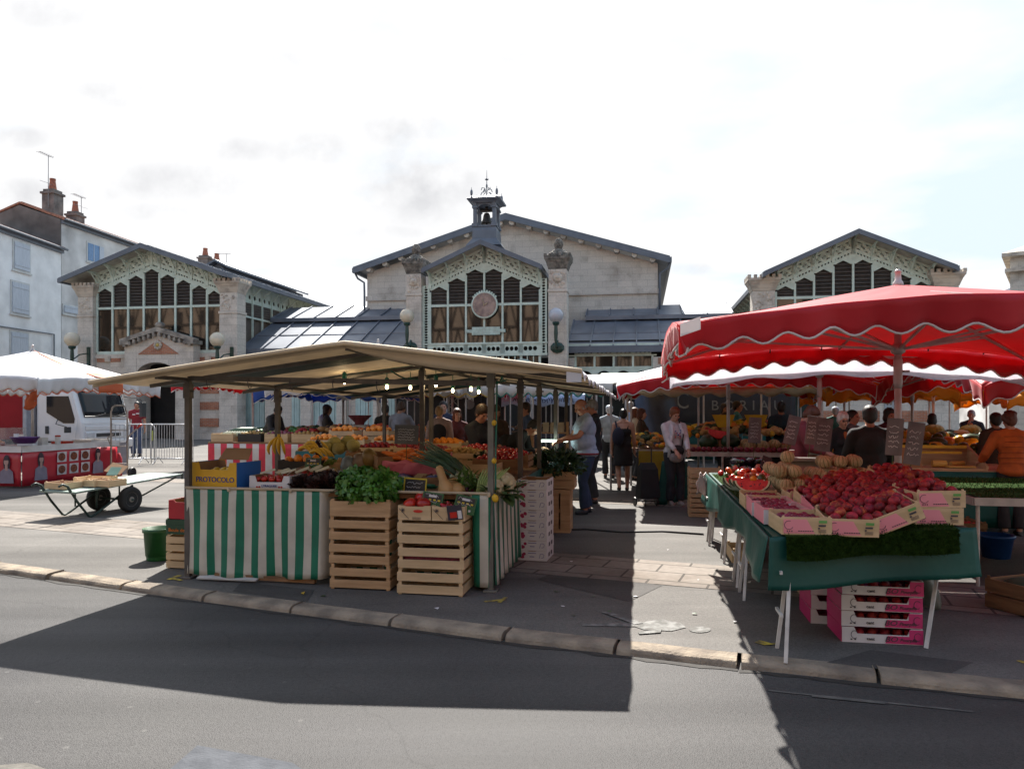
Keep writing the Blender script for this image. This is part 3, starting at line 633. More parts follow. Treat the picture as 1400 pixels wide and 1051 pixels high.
for x0,x1 in ((xl,b0),(bN,xr)):      # perforated posts beside the glazing
    z0,z1=w0,Lc(x0,.9); n=26
    mb.holed((x1-.02,-.012,z0),(x1-.02,-.012,z1),(-(x1-x0-.04),0,0),n,.24,(0,.1,0),k=8)
for a,b in zip(bays,bays[1:]):
    mb.holed((a+.12,-.014,w0+.02),(b-.12,-.014,w0+.02),(0,0,w1-w0-.04),3,.24,(0,.1,0),k=12)
    for q in (a,b): mb.box((q-.125,-.013,w0+.02),(q+.125,.08,w1-.02))
mb.box((xl,-.05,w1-.02),(xr,.1,w1+.07)); mb.box((xl,-.05,w0-.1),(xr,.1,w0+.02))
mb.build('holed_beam',m_iron,C_)
mb=MB(); mb.box((xl,.3,0),(xl+.05,.5,w0)); mb.box((xl-.1,.16,w0-.1),(xr+.1,.2,w1+.1)); mb.box((xl-.3,.1,w0),(b0,.15,Lc(xl,1.))); mb.box((bN,.1,w0),(xr+.3,.15,Lc(xr,1.)))
mb.build('beam_backing',m_dark,C_)
mb=MB(); z0=fw(662,508)        # upper grille under the beam, with arches to left and right
for i in range(19): x=b0+(bN-b0)*i/18; mb.box((x-(.06 if i%3==0 else .025),.0,z0-2.2 if i%3==0 else z0),(x+(.06 if i%3==0 else .025),.06,w0-.1))
mb.box((b0,-.004,z0-.08),(bN,.07,z0+.05))
for x in (b0,bN):
    sg=1 if x<0 else -1
    mb.path([(x+sg*(.9-.9*math.cos(t)),-.03,z0-.4+.95*math.sin(t)) for t in [PI*i/12 for i in range(13)]],.07,6)
mb.build('grille',m_iron,C_)
mb=MB(); mb.box((b0,.25,z0),(bN,.28,w0)); mb.build('grille_pane',m_pane,C_)
mb=MB()
for i in (0,1,4,5): mb.cut().box((bays[i]+.08,.05,.1),(bays[i+1]-.08,.1,z0-.1))
mb.build('door',m_iron2,C_,bevel=.01)
mb=MB(); mb.box((xl-.4,3,0),(xr+.4,3.1,w0)); mb.build('inner_wall',m_dark,C_)
# clock
cu,cw=fx(662.5,417,-.1)-uc,fw(662.5,417,-.1)
ck_=E('clock',(cu,-.12,cw),0,parent=C_)
mb=MB(); ring=[(.63*math.cos(2*PI*i/32),0,.63*math.sin(2*PI*i/32)) for i in range(32)]; mb.path(ring,.055,8,closed=True)
for i in range(11): t=PI*(.2+.6*i/10); mb.ell((.7*math.cos(t),0,.7*math.sin(t)),(.06,.05,.06),6,4)
mb.build('clock_rim',m_iron,ck_,smooth=True)
mb=MB(); mb.lathe([(.6,0),(.6,.06)],n=32); mb.build('clock_face',M('old clock glass',(.33,.24,.21),(.16,.115,.11),3.5,.25,det=6),ck_,rz=(PI/2,0,0))
mb=MB(); mb.bar((0,-.08,0),(.18,-.08,.1),.03,.04); mb.bar((0,-.085,0),(-.1,-.085,.3),.025,.03); mb.ell((0,-.08,0),.05)
for i in range(12): t=2*PI*i/12; mb.bar((.47*math.cos(t),-.07,.47*math.sin(t)),(.55*math.cos(t),-.07,.55*math.sin(t)),.02,.02)
mb.build('clock_hands',M('brass',(.35,.27,.17),rough=.4),ck_)
mb=MB(); p0,p1=fx(642,447,-.1)-uc,fx(687,447,-.1)-uc; q0,q1=fw(660,458,-.1),fw(660,447,-.1)
mb.box((p0+.12,-.13,q0),(p1-.12,-.08,q1)); 
for x in (p0,p1): mb.box((x-.1,-.11,q0+.12),(x+.15,-.09,q1-.12)); mb.ell((x-.12,-.1,(q0+q1)/2),(.08,.03,.1),6,4)
mb.build('blank_plaque',M('faded green plaque',(.45,.56,.5),(.33,.4,.35),6,.6,.1,det=8),C_,bevel=.015)
# bell turret
tu,tw=fx(665.5,330,1.2)-uc,fw(665,331,1.2); X=lambda px,py: fw(px,py,1.2)
T=E('bell_turret',(tu,1.2,0),0,parent=C_)
s0=.85
mb=MB()
for a,b,r0,r1 in ((tw-.35,X(665,319),.92,.62),(X(665,319),X(665,313),.62,.58)):
    mb.lathe([(r0*1.41,a),(r1*1.41*1.02,a+(b-a)*.5) if r0>.8 else (r0*1.41,a+.01),(r1*1.41,b)],n=4,sq=1)
zb,zt=X(665,313),X(665,281)
for i in (-1,1):
    for j in (-1,1): mb.box((i*.5-.09,j*.5-.09,zb),(i*.5+.09,j*.5+.09,zt)); mb.obox((i*.5,j*.5,zt-.22),(.28,.28,.1)); mb.obox((i*.5,j*.5,zb+.08),(.3,.3,.16))
mb.box((-.62,-.62,zb-.02),(.62,.62,zb+.06))
for sg in (-1,1):
    for ax in (0,1):
        arcp=[(.42*math.cos(PI*i/10),.5*sg,zt-.42+.36*math.sin(PI*i/10)) for i in range(11)]
        pts=[(.55,.5*sg,zt-.42)]+arcp+[(-.55,.5*sg,zt-.42),(-.55,.5*sg,zt),(.55,.5*sg,zt)]
        if ax: pts=[(y,x,z) for x,y,z in pts]
        mb.poly(pts,(0,.06,0) if not ax else (.06,0,0))
mb.build('turret_frame',m_fascia,T)
mb=MB(); mb.lathe([(.62*1.41,zt),(.68*1.41,zt+.06),(.86*1.41,zt+.12),(.88*1.41,zt+.2),(.62*1.41,zt+.34),(.2,zt+.42),(.05,zt+.5)],n=4,sq=1)
for i in (-1,1):
    for j in (-1,1): mb.ell((i*.66,j*.66,zt+.5),(.07,.07,.18),6,5); mb.tube((i*.66,j*.66,zt+.3),(i*.66,j*.66,zt+.78),.025,.01,6)
zf=X(665,233)
mb.tube((0,0,zt+.4),(0,0,zf),.035,.008,6); mb.ell((0,0,zt+1.35),(.1,.1,.05)); mb.ell((0,0,zt+1.0),(.05,.05,.12))
for k_ in range(4):
    t=PI/2*k_+PI/4; c,s_=math.cos(t),math.sin(t)
    mb.path([(c*r,s_*r,zt+z) for r,z in ((.4,.42),(.3,.62),(.12,.72),(.16,.9),(.3,.86),(.34,.74))],.022,5)
mb.build('turret_cap',m_fascia,T)
mb=MB(); zz=zb+.25; mb.lathe([(.3,zz),(.29,zz+.08),(.22,zz+.2),(.17,zz+.45),(.12,zz+.55),(.05,zz+.58)],n=16); mb.obox((0,0,zz+.68),(.62,.12,.12)); mb.obox((0,0,zz+.8),(.14,.1,.2)); mb.ell((0,0,zz-.02),.06)
mb.build('bell',M('dark bronze',(.05,.042,.034),(.03,.026,.022),6,.5,metal=.4),T,smooth=True)
# ---- right pavilion
uc=fx(1166.5,380); D_=hall('market_pavilion','market pavilion gable rising over the big red parasol, pale green fretwork','market hall',uc,group='gabled market pavilions')
ap=fw(1166.5,312.5,-.93); hr=fx(1310,362,-.93)-uc; ck=(ap-fw(1310,362,-.93))/hr
bays=[fx(x)-uc for x in (1058.5,1084.5,1110.5,1137,1164,1190.5,1217.5,1244,1270)]; mid=bays[4]; bays=[b-mid for b in bays]
tr=fw(1166,405); si=fw(1166,462)
pavilion(D_,ap,ck,hr,bays,tr,si,.86,17,sides=((-1,4.2),))
wt=fw(1166,377)
pillar(D_,bays[0]-1.1,bays[0]-.06,wt); pillar(D_,bays[-1]+.06,bays[-1]+1.1,wt)
mb=MB(); mb.box((bays[0]-.1,0,0),(bays[-1]+.1,.5,si-.1)); mb.box((bays[0]-.1,-.06,si-.32),(bays[-1]+.1,0,si-.12)); mb.build('front_wall',m_stone,D_)
mb=MB()
for z0,z1 in ((.62,.66),(.08,.5),(1.05,1.55),(2.05,2.5),(3.05,3.5)):
    for a,b in ((bays[0]+.15,bays[1]+.6),(bays[2]-.4,bays[5]+.3),(bays[6]+.4,bays[8]-.15)): mb.cut().box((a,-.035,z0),(b,0,z1))
mb.build('brick_band',m_brick,D_)
mb=MB(); a,b=bays[5]+.5,bays[6]+.2
mb.box((a,-.05,.6),(b,-.0,3.0)); wfr=mb.build('window',M('grey window frame',(.35,.38,.4)),D_)
mb=MB()
for i in range(3):
    for j in range(4): mb.box((a+.1+(b-a-.1)*i/3,-.07,.7+.56*j),(a+(b-a-.1)*(i+1)/3,-.05,1.16+.56*j))
mb.build('pane',m_pane,wfr)
# ---- rear stone hall
v7=6.5; um=fx(695,300,v7); H_=hall('market_hall','broad stone gable of the main market hall behind the bell turret','market hall',um,v7)
apx=fw(695,292,v7-.6); el,er=fx(483,366,v7-.6)-um,fx(916,360,v7-.6)-um; ewl=fw(483,366,v7-.6)
hh=(er-el)/2; um2=(er+el)/2; kh=(apx-ewl)/hh
mb=MB(); wl,wr=um2-hh*.93,um2+hh*.93; wz=lambda x: apx-.45-kh*abs(x-um2)
mb.poly([(wl,0,0),(wr,0,0),(wr,0,wz(wr)),(um2,0,wz(um2)),(wl,0,wz(wl))],(0,.5,0)); mb.box((wl,.5,0),(wl+.4,22,wz(wl))); mb.box((wr-.4,.5,0),(wr,22,wz(wr)))
zl=fw(530,407,v7)
mb.box((wl-.05,-.12,zl-.18),(wr+.05,0,zl+.1)); mb.box((wl-.25,.1,zl-1.6),(wl,.6,zl-.9)); mb.box((wr,.1,zl-1.6),(wr+.9,.6,zl-1.1))
mb.build('gable_wall',m_stone,H_)
mb=MB()
for sg in (-1,1): mb.poly([(um2,-.6,apx),(um2+sg*hh,-.6,apx-kh*hh),(um2+sg*hh,-.6,apx-kh*hh-.14),(um2,-.6,apx-.14)],(0,24,0))
rf=mb.build('roof',m_zinc,H_)
mb=MB()
for sg in (-1,1):
    mb.poly([(um2,-.68,apx+.03),(um2+sg*hh,-.68,apx+.03-kh*hh),(um2+sg*hh,-.68,apx-.36-kh*hh),(um2,-.68,apx-.36)],(0,.07,0)); mb.box((um2+sg*hh-.06,-.66,apx-.3-kh*hh),(um2+sg*hh+.1,23,apx-kh*hh-.03))
mb.build('fascia',m_fascia,rf)
mb=MB()
for sg in (-1,1):
    for i in range(9):
        x=um2+sg*hh*(i+.35)/9.3; mb.cut().tube((x,-.58,apx-.4-kh*abs(x-um2)),(x,.1,apx-.4-kh*abs(x-um2)),.16,n=10)
mb.build('purlin_end',m_stone2,rf)
mb=MB()
for x,sg in ((wl,-1),(wr,1)):
    mb.cut(); q=um2+sg*hh; z=apx-kh*hh-.3; mb.path([(q,-.3,z),(q-sg*.15,-.25,z-.3),(x+sg*.12,-.2,z-.55),(x+sg*.1,-.2,z-1.2),(x+sg*.1,-.2,zl-1.5)],.06,8)
mb.build('drainpipe',m_fascia,H_,smooth=True)
# ---- link roofs
def linkwing(label,pxa,pxb,eavey,ridgey,clx0,clx1,cly0,cly1,holes,n,pos):
    v0,v1=.9,5.0; u0,u1=fx(pxa,eavey,v0),fx(pxb,eavey,v0); um=(u0+u1)/2; r=hall('market_wing',label,'market hall',um,0,group='zinc roofed market wings')
    a,b=u0-um,u1-um; we=fw((pxa+pxb)/2,eavey,v0); wr=fw((pxa+pxb)/2,ridgey,v1)
    mb=MB(); mb.poly([(a,v0,we),(b,v0,we),(b,v1,wr),(a,v1,wr)],(0,0,.06))
    for i in range(n+1):
        x=a+(b-a)*i/n; mb.bar((x,v0,we+.1),(x,v1,wr+.1),.06,.09)
    mb.bar((a,v0+1.9,we+(wr-we)*.46+.08),(b,v0+1.9,we+(wr-we)*.46+.08),.05,.05)
    rf=mb.build('roof',m_zinc,r)
    mb=MB(); mb.box((a,v0-.12,we-.22),(b,v0+.03,we+.1)); mb.build('gutter',m_fascia,rf)
    c0,c1=fx(clx0,cly0,v1)-um,fx(clx1,cly0,v1)-um; z0=fw((clx0+clx1)/2,cly0,v1-.3); z1=fw((clx0+clx1)/2,cly1,7.4)
    mb=MB(); mb.poly([(c0,v1-.3,z0),(c1,v1-.3,z0),(c1,7.4,z1),(c0,7.4,z1)],(0,0,.08))
    for i in range(n): x=c0+(c1-c0)*i/(n-1); mb.bar((x,v1-.3,z0+.12),(x,7.4,z1+.12),.06,.09)
    mb.box((c0,v1-.42,z0-.12),(c1,v1-.28,z0+.1)); up=mb.build('upper_roof',m_zinc,r)
    mb=MB(); mb.box((c0+.1,v1+.25,wr-.3),(c1-.1,v1+.35,z0+.2)); mb.build('clerestory',m_dark,r)
    mb=MB()
    for i in range(1,n): x=c0+(c1-c0)*(i-.5)/(n-1); mb.cut().box((x-.06,v1-.0,wr),(x+.06,v1+.12,z0+.05))
    mb.build('clerestory_post',M('pale post paint',(.45,.42,.33)),r)
    return r,a,b,um
WL,a,b,um=linkwing('zinc roofed wing joining the portal pavilion to the clock pavilion',327,551,478,440,374,553,436,421,True,7,0)
zb=fw(440,490,1.2)
mb=MB(); mb.holed((a,1.15,fw(440,489,1.15)),(b,1.15,fw(440,489,1.15)),(0,0,.32),42,.34,(0,.08,0),k=8); mb.box((a,1.1,fw(440,489,1.15)+.32),(b,1.2,fw(440,480,1.15))); mb.build('holed_beam',m_iron,WL)
mb=MB(); mb.box((a,1.5,fw(440,489,1.15)-.3),(b,1.6,fw(440,478,1.15)+.3)); mb.build('backing',m_dark,WL)
mb=MB(); n=64; rj=random.Random(5)
for i in range(n):
    x=a+(b-a)*i/n
    if (i//5)%5==3: continue
    mb.box((x+.01,1.2+.02*(i%2),.25),(x+(b-a)/n-.005,1.26+.02*(i%2),zb-.25))
mb.build('board_wall',m_iron2,WL)
mb=MB(); mb.box((a,1.3,0),(b,1.5,zb-.2)); mb.box((a,1.12,0),(b,1.3,.25))
mb.build('wall',m_stone,WL)
mb=MB()
for q in (.16,.38,.6,.82): mb.cut().box((a+(b-a)*q,.95,0),(a+(b-a)*q+.6,1.19,zb))
mb.build('pier',m_stone,WL,bevel=.02)
WR,a,b,um=linkwing('zinc roofed wing between the clock pavilion and the red parasol',775,1002,475,437,801,1001,433,419,True,7,0)
y0,y1=fw(840,486,1.15),fw(840,474.5,1.15)
mb=MB(); q0,q1=fx(787,480,1.15)-um,fx(892,480,1.15)-um
for i in range(4):
    s_=(q1-q0)/4; mb.holed((q0+s_*i+.06,1.15,y0+.05),(q0+s_*(i+1)-.06,1.15,y0+.05),(0,0,y1-y0-.05),4,.3,(0,.08,0),k=12); mb.box((q0+s_*i-.06,1.15,y0+.05),(q0+s_*i+.06,1.2,y1))
mb.box((a,1.08,y1),(b,1.2,fw(840,472,1.15)+.1)); mb.box((a,1.1,y0-.03),(q1+.2,1.2,y0+.05))
z5=fw(840,501,1.15); z6=fw(840,504,1.15)
for i in range(5): x=q0+(q1-q0)*i/4; mb.box((x-.05,1.1,z5),(x+.05,1.18,y0))
mb.box((q0-.1,1.08,z5-.1),(q1+.1,1.2,z5))
n=4
for i in range(n):
    x0=q0+(q1-q0)*i/n; x1=q0+(q1-q0)*(i+1)/n; h=.42
    pts=[(x0,1.1,z5-.1),(x0,1.1,z5-.1-h-.2),(x0+.06,1.1,z5-.1-h-.2)]+[(x0+.06+(x1-x0-.12)*t/10,1.1,z5-.1-h+h*.75*math.sin(PI*t/10)**.6) for t in range(11)]+[(x1-.06,1.1,z5-.1-h-.2),(x1,1.1,z5-.1-h-.2),(x1,1.1,z5-.1)]
    mb.poly(pts[::-1],(0,.06,0))
mb.build('arched_valance',m_iron,WR)
mb=MB(); mb.box((q0,1.25,z5-.02),(q1,1.28,y0)); mb.build('window_pane',m_pane,WR)
mb=MB(); mb.box((a,1.6,y0-.1),(b,1.7,y1+.4)); mb.box((a,6,0),(b,6.1,6)); mb.build('backing',m_dark,WR)
mb=MB()
for x in (q0-.85,q1+.02,q1+3.6): mb.cut().box((x,.95,0),(x+.8,1.5,y0-.1))
mb.cut().box((q1+.82,1.3,0),(b,1.5,y0-.1)); mb.build('pier',m_stone,WR,bevel=.02)
mb=MB()
for x in (q0-.85,q1+.02): mb.cut().box((x+.25,.92,z5+.1),(x+.55,.96,z5+.4))
mb.build('brick_medallion',m_brick,WR)
# ---- globe lamps on brackets
def globe(px,py,v,r,label,glass,side=0):
    u,w=fp(px,py,v); o=hall('globe_lamp',label,'lamp',u,0,group='globe wall lamps'); 
    mb=MB(); mb.ell((0,v,w),r,20,14); mb.build('globe',glass,o,smooth=True)
    mb=MB(); mb.lathe([(r*.35,w-r-.12),(r*.5,w-r-.02),(r*.42,w-r+.06)],(0,v,0),12); mb.lathe([(.07,w-r-.9),(.1,w-r-.5),(.08,w-r-.12)],(0,v,0),10)
    mb.path([(0,v,w-r-.9),(.0,v+.05,w-r-1.1),(side*.35,v*.5,w-r-1.15),(side*.5,-.3,w-r-.8)],.06,8)
    if side: mb.obox((side*.5,-.32,w-r-.5),(.16,.1,1.1)); mb.path([(side*.05,v,w-r-.7),(side*.25,v*.7,w-r-.4),(side*.45,-.33,w-r-.3)],.035,6)
    else:
        mb.ell((0,-.3,w-r-1.15),(.35,.12,.28),8,5); mb.bar((0,v,w-r-1.1),(0,-.3,w-r-1.1),.1,.1)
    mb.build('bracket',m_dkgreen,o)
globe(98.5,464,-1.1,.4,'cream globe lamp on the pillar above the lorry cab',m_lampg,.7); globe(297,464,-1.1,.38,'cream globe lamp on the pillar right of the stone portal',m_lampg,.7)
globe(556.5,432,-.9,.36,'cream globe lamp on the pillar left of the clock',m_lampg); globe(760,431,-.9,.36,'clear greyish globe lamp on the pillar right of the clock',M('frosted lamp glass',(.45,.46,.5),(.38,.39,.43),2,.15))

# ================================================================ town houses
m_rend=M('white lime render',(.80,.80,.80),(.62,.62,.62),.8,.9,.2,12,det=9,lo=.3,hi=.6)
m_rend2=M('grey weathered render',(.70,.68,.66),(.34,.33,.32),.45,.95,.3,10,det=9,lo=.3,hi=.62)
m_gable=M('dark stained render',(.16,.15,.14),(.08,.075,.07),.7,.95,.3,8,det=9)
m_tile=M('roof tile',(.35,.17,.11),(.2,.1,.07),5,.9,.5,18,stretch=(6,1,1),det=6)
m_shut=M('pale blue shutter',(.50,.54,.6),(.42,.46,.52),3,.7,stretch=(6,1,1))
m_terra=M('terracotta',(.33,.12,.07),(.2,.07,.045),7,.85,.3)
def house(label,px0,px1,d,yaw,eave_py,depth,mt,wins,roofrise,name='town_house'):
    # front wall runs from px0 (left) along yaw; wins: (px,py,w,h,open)
    p0=P(px0,HY,d); e=V((math.cos(yaw),math.sin(yaw),0)); nrm=V((-math.sin(yaw),math.cos(yaw),0))
    def hit(px,py,back=0):
        dd=V(((px-700)/FOC,1,(HY-py)/FOC)); c=V((p0.x,p0.y,0)); t=(c.dot(nrm)+back)/dd.dot(nrm); q=dd*t-c
        return q.dot(e),dd.z*t+HC
    o=E(name,(p0.x,p0.y,0),yaw,label,'house',group='houses left of the market'); W=hit(px1,HY)[0]; hz=hit(px0,eave_py)[1]
    mb=MB(); mb.box((0,0,0),(W,depth,hz)); mb.poly([(0,.0,hz),(0,depth/2,hz+roofrise-.1),(0,depth,hz)],(W,0,0)); mb.build('wall',mt,o)
    mb=MB(); ov=.35
    for y0,y1 in ((-ov,depth/2),(depth+ov,depth/2)):
        zz=hz-roofrise*ov/(depth/2)
        mb.poly([(-.1,y0,zz+.04),(W+.1,y0,zz+.04),(W+.1,y1,hz+roofrise+.04),(-.1,y1,hz+roofrise+.04)],(0,0,.14))
        n=int(W/.25)
        for i in range(n): x=(i+.5)*W/n; mb.tube((x,y0,zz+.18),(x,y1,hz+roofrise+.18),.07,n=6)
    rf=mb.build('roof',m_tile,o); mb=MB(); mb.path([(-.1,-ov-.05,hz-.02),(W+.1,-ov-.05,hz-.02)],.09,8); mb.box((-.05,-.2,hz-.3),(W+.05,0,hz-.05)); mb.build('gutter',m_fascia,rf)
    for (px,py,ww,wh,kind) in wins:
        u,z=hit(px,py); 
        mb=MB(); mb.box((u-ww/2-.12,-.05,z-wh/2-.12),(u+ww/2+.12,-.0,z+wh/2+.12)); mb.box((u-ww/2-.2,-.12,z-wh/2-.2),(u+ww/2+.2,0,z-wh/2-.1)); f=mb.build('window',M('window surround',(.6,.6,.58),(.48,.48,.47),2,.8),o)
        if kind=='shut':
            mb=MB(); mb.box((u-ww/2,-.1,z-wh/2),(u-.004,-.05,z+wh/2)); mb.box((u+.004,-.1,z-wh/2),(u+ww/2,-.05,z+wh/2))
            for q in (-.35,.35): mb.box((u-ww/2+.03,-.125,z+wh*q-.04),(u+ww/2-.03,-.1,z+wh*q+.04))
            mb.build('shutter',m_shut,f)
        else:
            mb=MB(); mb.box((u-ww/2,-.08,z-wh/2),(u+ww/2,-.05,z+wh/2)); mb.build('pane',M('flat blue pane',(.12,.25,.45),rough=.1),f)  # pane is one even blue
            mb=MB(); mb.box((u-.03,-.1,z-wh/2),(u+.03,-.08,z+wh/2)); mb.box((u+ww/2,-.12,z-wh/2),(u+ww/2+.5,-.08,z+wh/2)); mb.build('shutter',m_shut,f)
    return o,W,hz,hit
h1,W,hz,hit=house('low white house with pale blue shutters at the left edge',-105,83.5,40,math.radians(90),274,9,m_rend,[(29,351,1.5,1.75,'shut'),(27,408,1.6,1.95,'shut'),(26,472,1.6,1.6,'shut'),(-25,335,1.5,1.8,'shut')],1.6)
mb=MB(); u,z=hit(-30,442); u2,z2=hit(72,457); mb.path([(u,-.1,z),(u2,-.1,z2),(u2,-.1,0)],.05,6); mb.build('drainpipe',m_fascia,h1)
h2,W,hz,hit=house('taller grey rendered house with a dark gable and two chimneys',84,260,52.6,math.radians(82.8),300,6.5,m_rend2,[(127,346,1.2,1.3,'open'),(163,395,1.5,1.5,'shut'),(97,424,1.5,.5,'shut')],1.2)
mb=MB(); mb.poly([(-.02,0,0),(-.02,0,hz+.0),(-.02,3.25,hz+1.12),(-.02,6.5,hz),(-.02,6.5,0)],(-.08,0,0)); mb.build('gable_face',m_gable,h2)
def chimney(par,u,y,z0,z1,w,lab,pot=True):
    mb=MB(); mb.box((u-w/2,y-w/2,z0),(u+w/2,y+w/2,z1-.35)); mb.box((u-w*.6,y-w*.6,z1-.35),(u+w*.6,y+w*.6,z1-.2)); mb.box((u-w*.45,y-w*.45,z1-.2),(u+w*.45,y+w*.45,z1)); c=mb.build('chimney',M('old chimney render',(.2,.18,.165),(.1,.09,.085),2,.95,.3),par)
    mb=MB(); mb.lathe([(.3*w,z1),(.2*w,z1+.7),(.22*w,z1+.75),(.22*w,z1+.85)],(u,y,0),10)
    mb.build('chimney_pot',m_terra,c); return c
chimney(h2,.75,1.3,hz+.2,hz+2.35,.95,''); chimney(h2,4.2,2.2,hz+.8,hz+1.7,.9,'')
def aerial(par,u,y,z,h,n):
    mb=MB(); mb.tube((u,y,z),(u,y,z+h),.025,n=6); mb.bar((u-.9,y,z+h),(u+.5,y,z+h),.025,.025)
    for i in range(n): x=u-.85+1.3*i/n; mb.bar((x,y-.25,z+h),(x,y+.25,z+h),.018,.018)
    mb.bar((u,y,z+h*.45),(u+.7,y,z+h*.45+.05),.02,.02); mb.bar((u-.8,y,z+h*.45),(u,y,z+h*.45+.05),.02,.02)
    mb.build('aerial',M('grey metal aerial',(.25,.25,.26),rough=.5,metal=.5),par)
aerial(h2,.2,1.2,hz+1,3.7,7); aerial(h2,4.6,2,hz+1.6,1.4,6)
# roofline beyond, seen as chimneys over the portal pavilion
h3=E('town_house',P(330,HY,74).xy.to_3d(),math.radians(-6),'distant house whose chimneys show over the portal pavilion roof','house',group='houses left of the market')
mb=MB(); mb.box((-14,0,0),(-3.5,9,14.2)); mb.build('wall',m_rend2,h3)
mb=MB(); mb.poly([(-14.3,-.4,14.2),(-14.3,4.5,16),(-14.3,9.4,14.2)],(11.1,0,0)); mb.build('roof',m_tile,h3)
for u,z in ((-6.3,18.2),(-5.0,17.6)): chimney(h3,u,4.5,15.2,z,1.1,'')
aerial(h3,-3.9,4.5,15.8,2.6,6)
h4=E('town_house',P(1381,HY,44).xy.to_3d(),math.radians(-37),'pale stone house with a moulded cornice at the right edge','house')
mb=MB(); zt=P(1384,352,44).z; mb.box((0,0,0),(12,10,zt)); mb.build('wall',m_stone,h4)
mb=MB(); mb.box((-.25,-.3,zt-.9),(12,10,zt-.7)); mb.box((-.4,-.45,zt),(12.3,10.3,zt+.22)); mb.poly([(-.4,-.45,zt+.22),(1.2,3,zt+1.3),(12.3,3,zt+1.3),(12.3,-.45,zt+.22)],(0,.3,.05)); mb.box((-.2,-.25,5.5),(12,0,5.9)); mb.build('cornice',m_stone2,h4)
mb=MB()
for i in range(4): mb.cut().box((.9+2.6*i,-.06,zt-3.6),(2.1+2.6*i,0,zt-1.5)); 
wn=mb.build('window',M('window surround',(.6,.6,.58)),h4); mb=MB()
for i in range(4): mb.cut().box((1.0+2.6*i,-.09,zt-3.5),(2.0+2.6*i,-.06,zt-1.6))
mb.build('pane',m_pane,wn)
h5=E('town_house',P(1352,HY,58).xy.to_3d(),math.radians(-12),'grey slate roof seen behind the right-hand stone house','house')
zt=P(1352,408,58).z; mb=MB(); mb.box((0,0,0),(10,8,zt)); mb.build('wall',m_rend2,h5); mb=MB(); mb.poly([(-.4,-.4,zt),(-.4,8.4,zt),(6,4,zt+2.6)],(9,0,0)); mb.build('roof',m_fascia,h5)
# houses across the street, behind the camera: the glass of the halls mirrors them
m_ochre=M('ochre render',(.36,.26,.19),(.28,.20,.145),.8,.9); m_timber=M('dark oak timber',(.05,.035,.025),rough=.8)
for i,(x0,wd,hh_,kind,lab) in enumerate(((-112,24,18,0,'long ochre house far down the street opposite'),(-87,22,19,2,'wide half-timbered house far down the street opposite'),(-64,28,18,0,'tall ochre house opposite the stone portal'),(-34,14,16,2,'half-timbered house at the far corner across the street'),(-19,11,17,1,'half-timbered house across the street, left of the lane'),(-6,10,18,2,'half-timbered house across the street with tall gable'),(8,13,16,0,'pink ochre house across the street, right of the lane'),(23,16,17,2,'broad half-timbered house across the street'))):
    o=E('town_house',(x0,-16-1.2*(i%2),-.05),0,lab,'house')
    mb=MB(); mb.box((0,-9,0),(wd,0,hh_)); mb.poly([(0,-9,hh_),(0,-4.5,hh_+3.2),(0,0,hh_)],(wd,0,0)); mb.build('wall',m_ochre,o)
    mb=MB(); mb.poly([(-.3,.5,hh_-.2),(-.3,-4.5,hh_+3.3),(-.3,-4.5,hh_+3.5),(-.3,.5,hh_)],(wd+.6,0,0)); mb.build('roof',m_tile,o)
    mb=MB()
    if kind:
        nb=7
        for f in range(4):
            z=hh_*f/4+.2; mb.box((0,0,z),(wd,.12,z+.3))
            for c in range(nb):
                x=wd*c/nb; mb.box((x-.12,0,z),(x+.15,.1,z+hh_/4)); 
                mb.bar((x,.05,z+.2),(x+wd/nb*.5,.05,z+hh_/4),.1,.24); mb.bar((x+wd/nb,.05,z+.2),(x+wd/nb*.5,.05,z+hh_/4),.1,.24)
        mb.build('timber_frame',m_timber,o)
    mb=MB()
    for f in range(3):
        for c in range(4): x=wd*(c+.5)/4; z=hh_*(f+.35)/3; mb.cut().box((x-.5,.02,z),(x+.5,.14,z+1.7))
    mb.build('window',m_pane,o)
# ================================================================ stalls, parasols, tables
m_pole=M('galvanised pole',(.46,.44,.43),(.34,.325,.32),6,.45,.1,metal=.3)
m_pole2=M('dark painted pole',(.10,.088,.078),(.06,.052,.046),6,.55,.1)
m_white=M('white metal leg',(.6,.58,.55),(.4,.38,.36),7,.5)
m_red=M('red parasol canvas',(.62,.015,.03),(.5,.01,.022),1.4,.5,.25,4,trans=.40,det=6,sheen=.3)
m_redw=M('white parasol edge',(.82,.79,.77),(.66,.62,.61),2,.6,trans=.35)
m_wcanvas=M('white canvas',(.74,.74,.76),(.6,.6,.62),1.2,.6,.15,8,trans=.35)
m_orange=M('orange canvas',(.72,.20,.08),(.6,.15,.06),2,.6,trans=.4)
m_blue=M('blue canvas',(.03,.10,.42),(.02,.07,.3),2,.55,trans=.3)
m_amber=M('amber canvas',(.80,.36,.01),(.62,.26,.01),1.6,.6,trans=.55)
m_cream=M('cream canvas',(.60,.49,.34),(.46,.37,.25),1.5,.7,.2,7,trans=.2,det=6)
m_green=M('dark green tarpaulin',(.006,.075,.058),(.004,.05,.04),1.6,.5,.7,4,det=6,spec=.35)
m_wood=M('pale crate wood',(.50,.315,.165),(.36,.215,.105),3,.75,.25,60,stretch=(1,1,9),det=6)
m_wood2=M('crate plywood',(.60,.43,.25),(.47,.33,.18),2.5,.7,.15,50,stretch=(1,1,7),det=5)
m_woodd=M('brown crate wood',(.27,.14,.06),(.16,.08,.035),3,.75,.25,50,stretch=(1,1,8),det=6)
m_card=M('brown cardboard',(.30,.175,.09),(.23,.13,.065),3,.85,.1)
m_wcard=M('white carton',(.62,.61,.62),(.52,.51,.53),2.5,.6)
m_black=M('black plastic',(.018,.018,.02),(.012,.012,.013),5,.45)
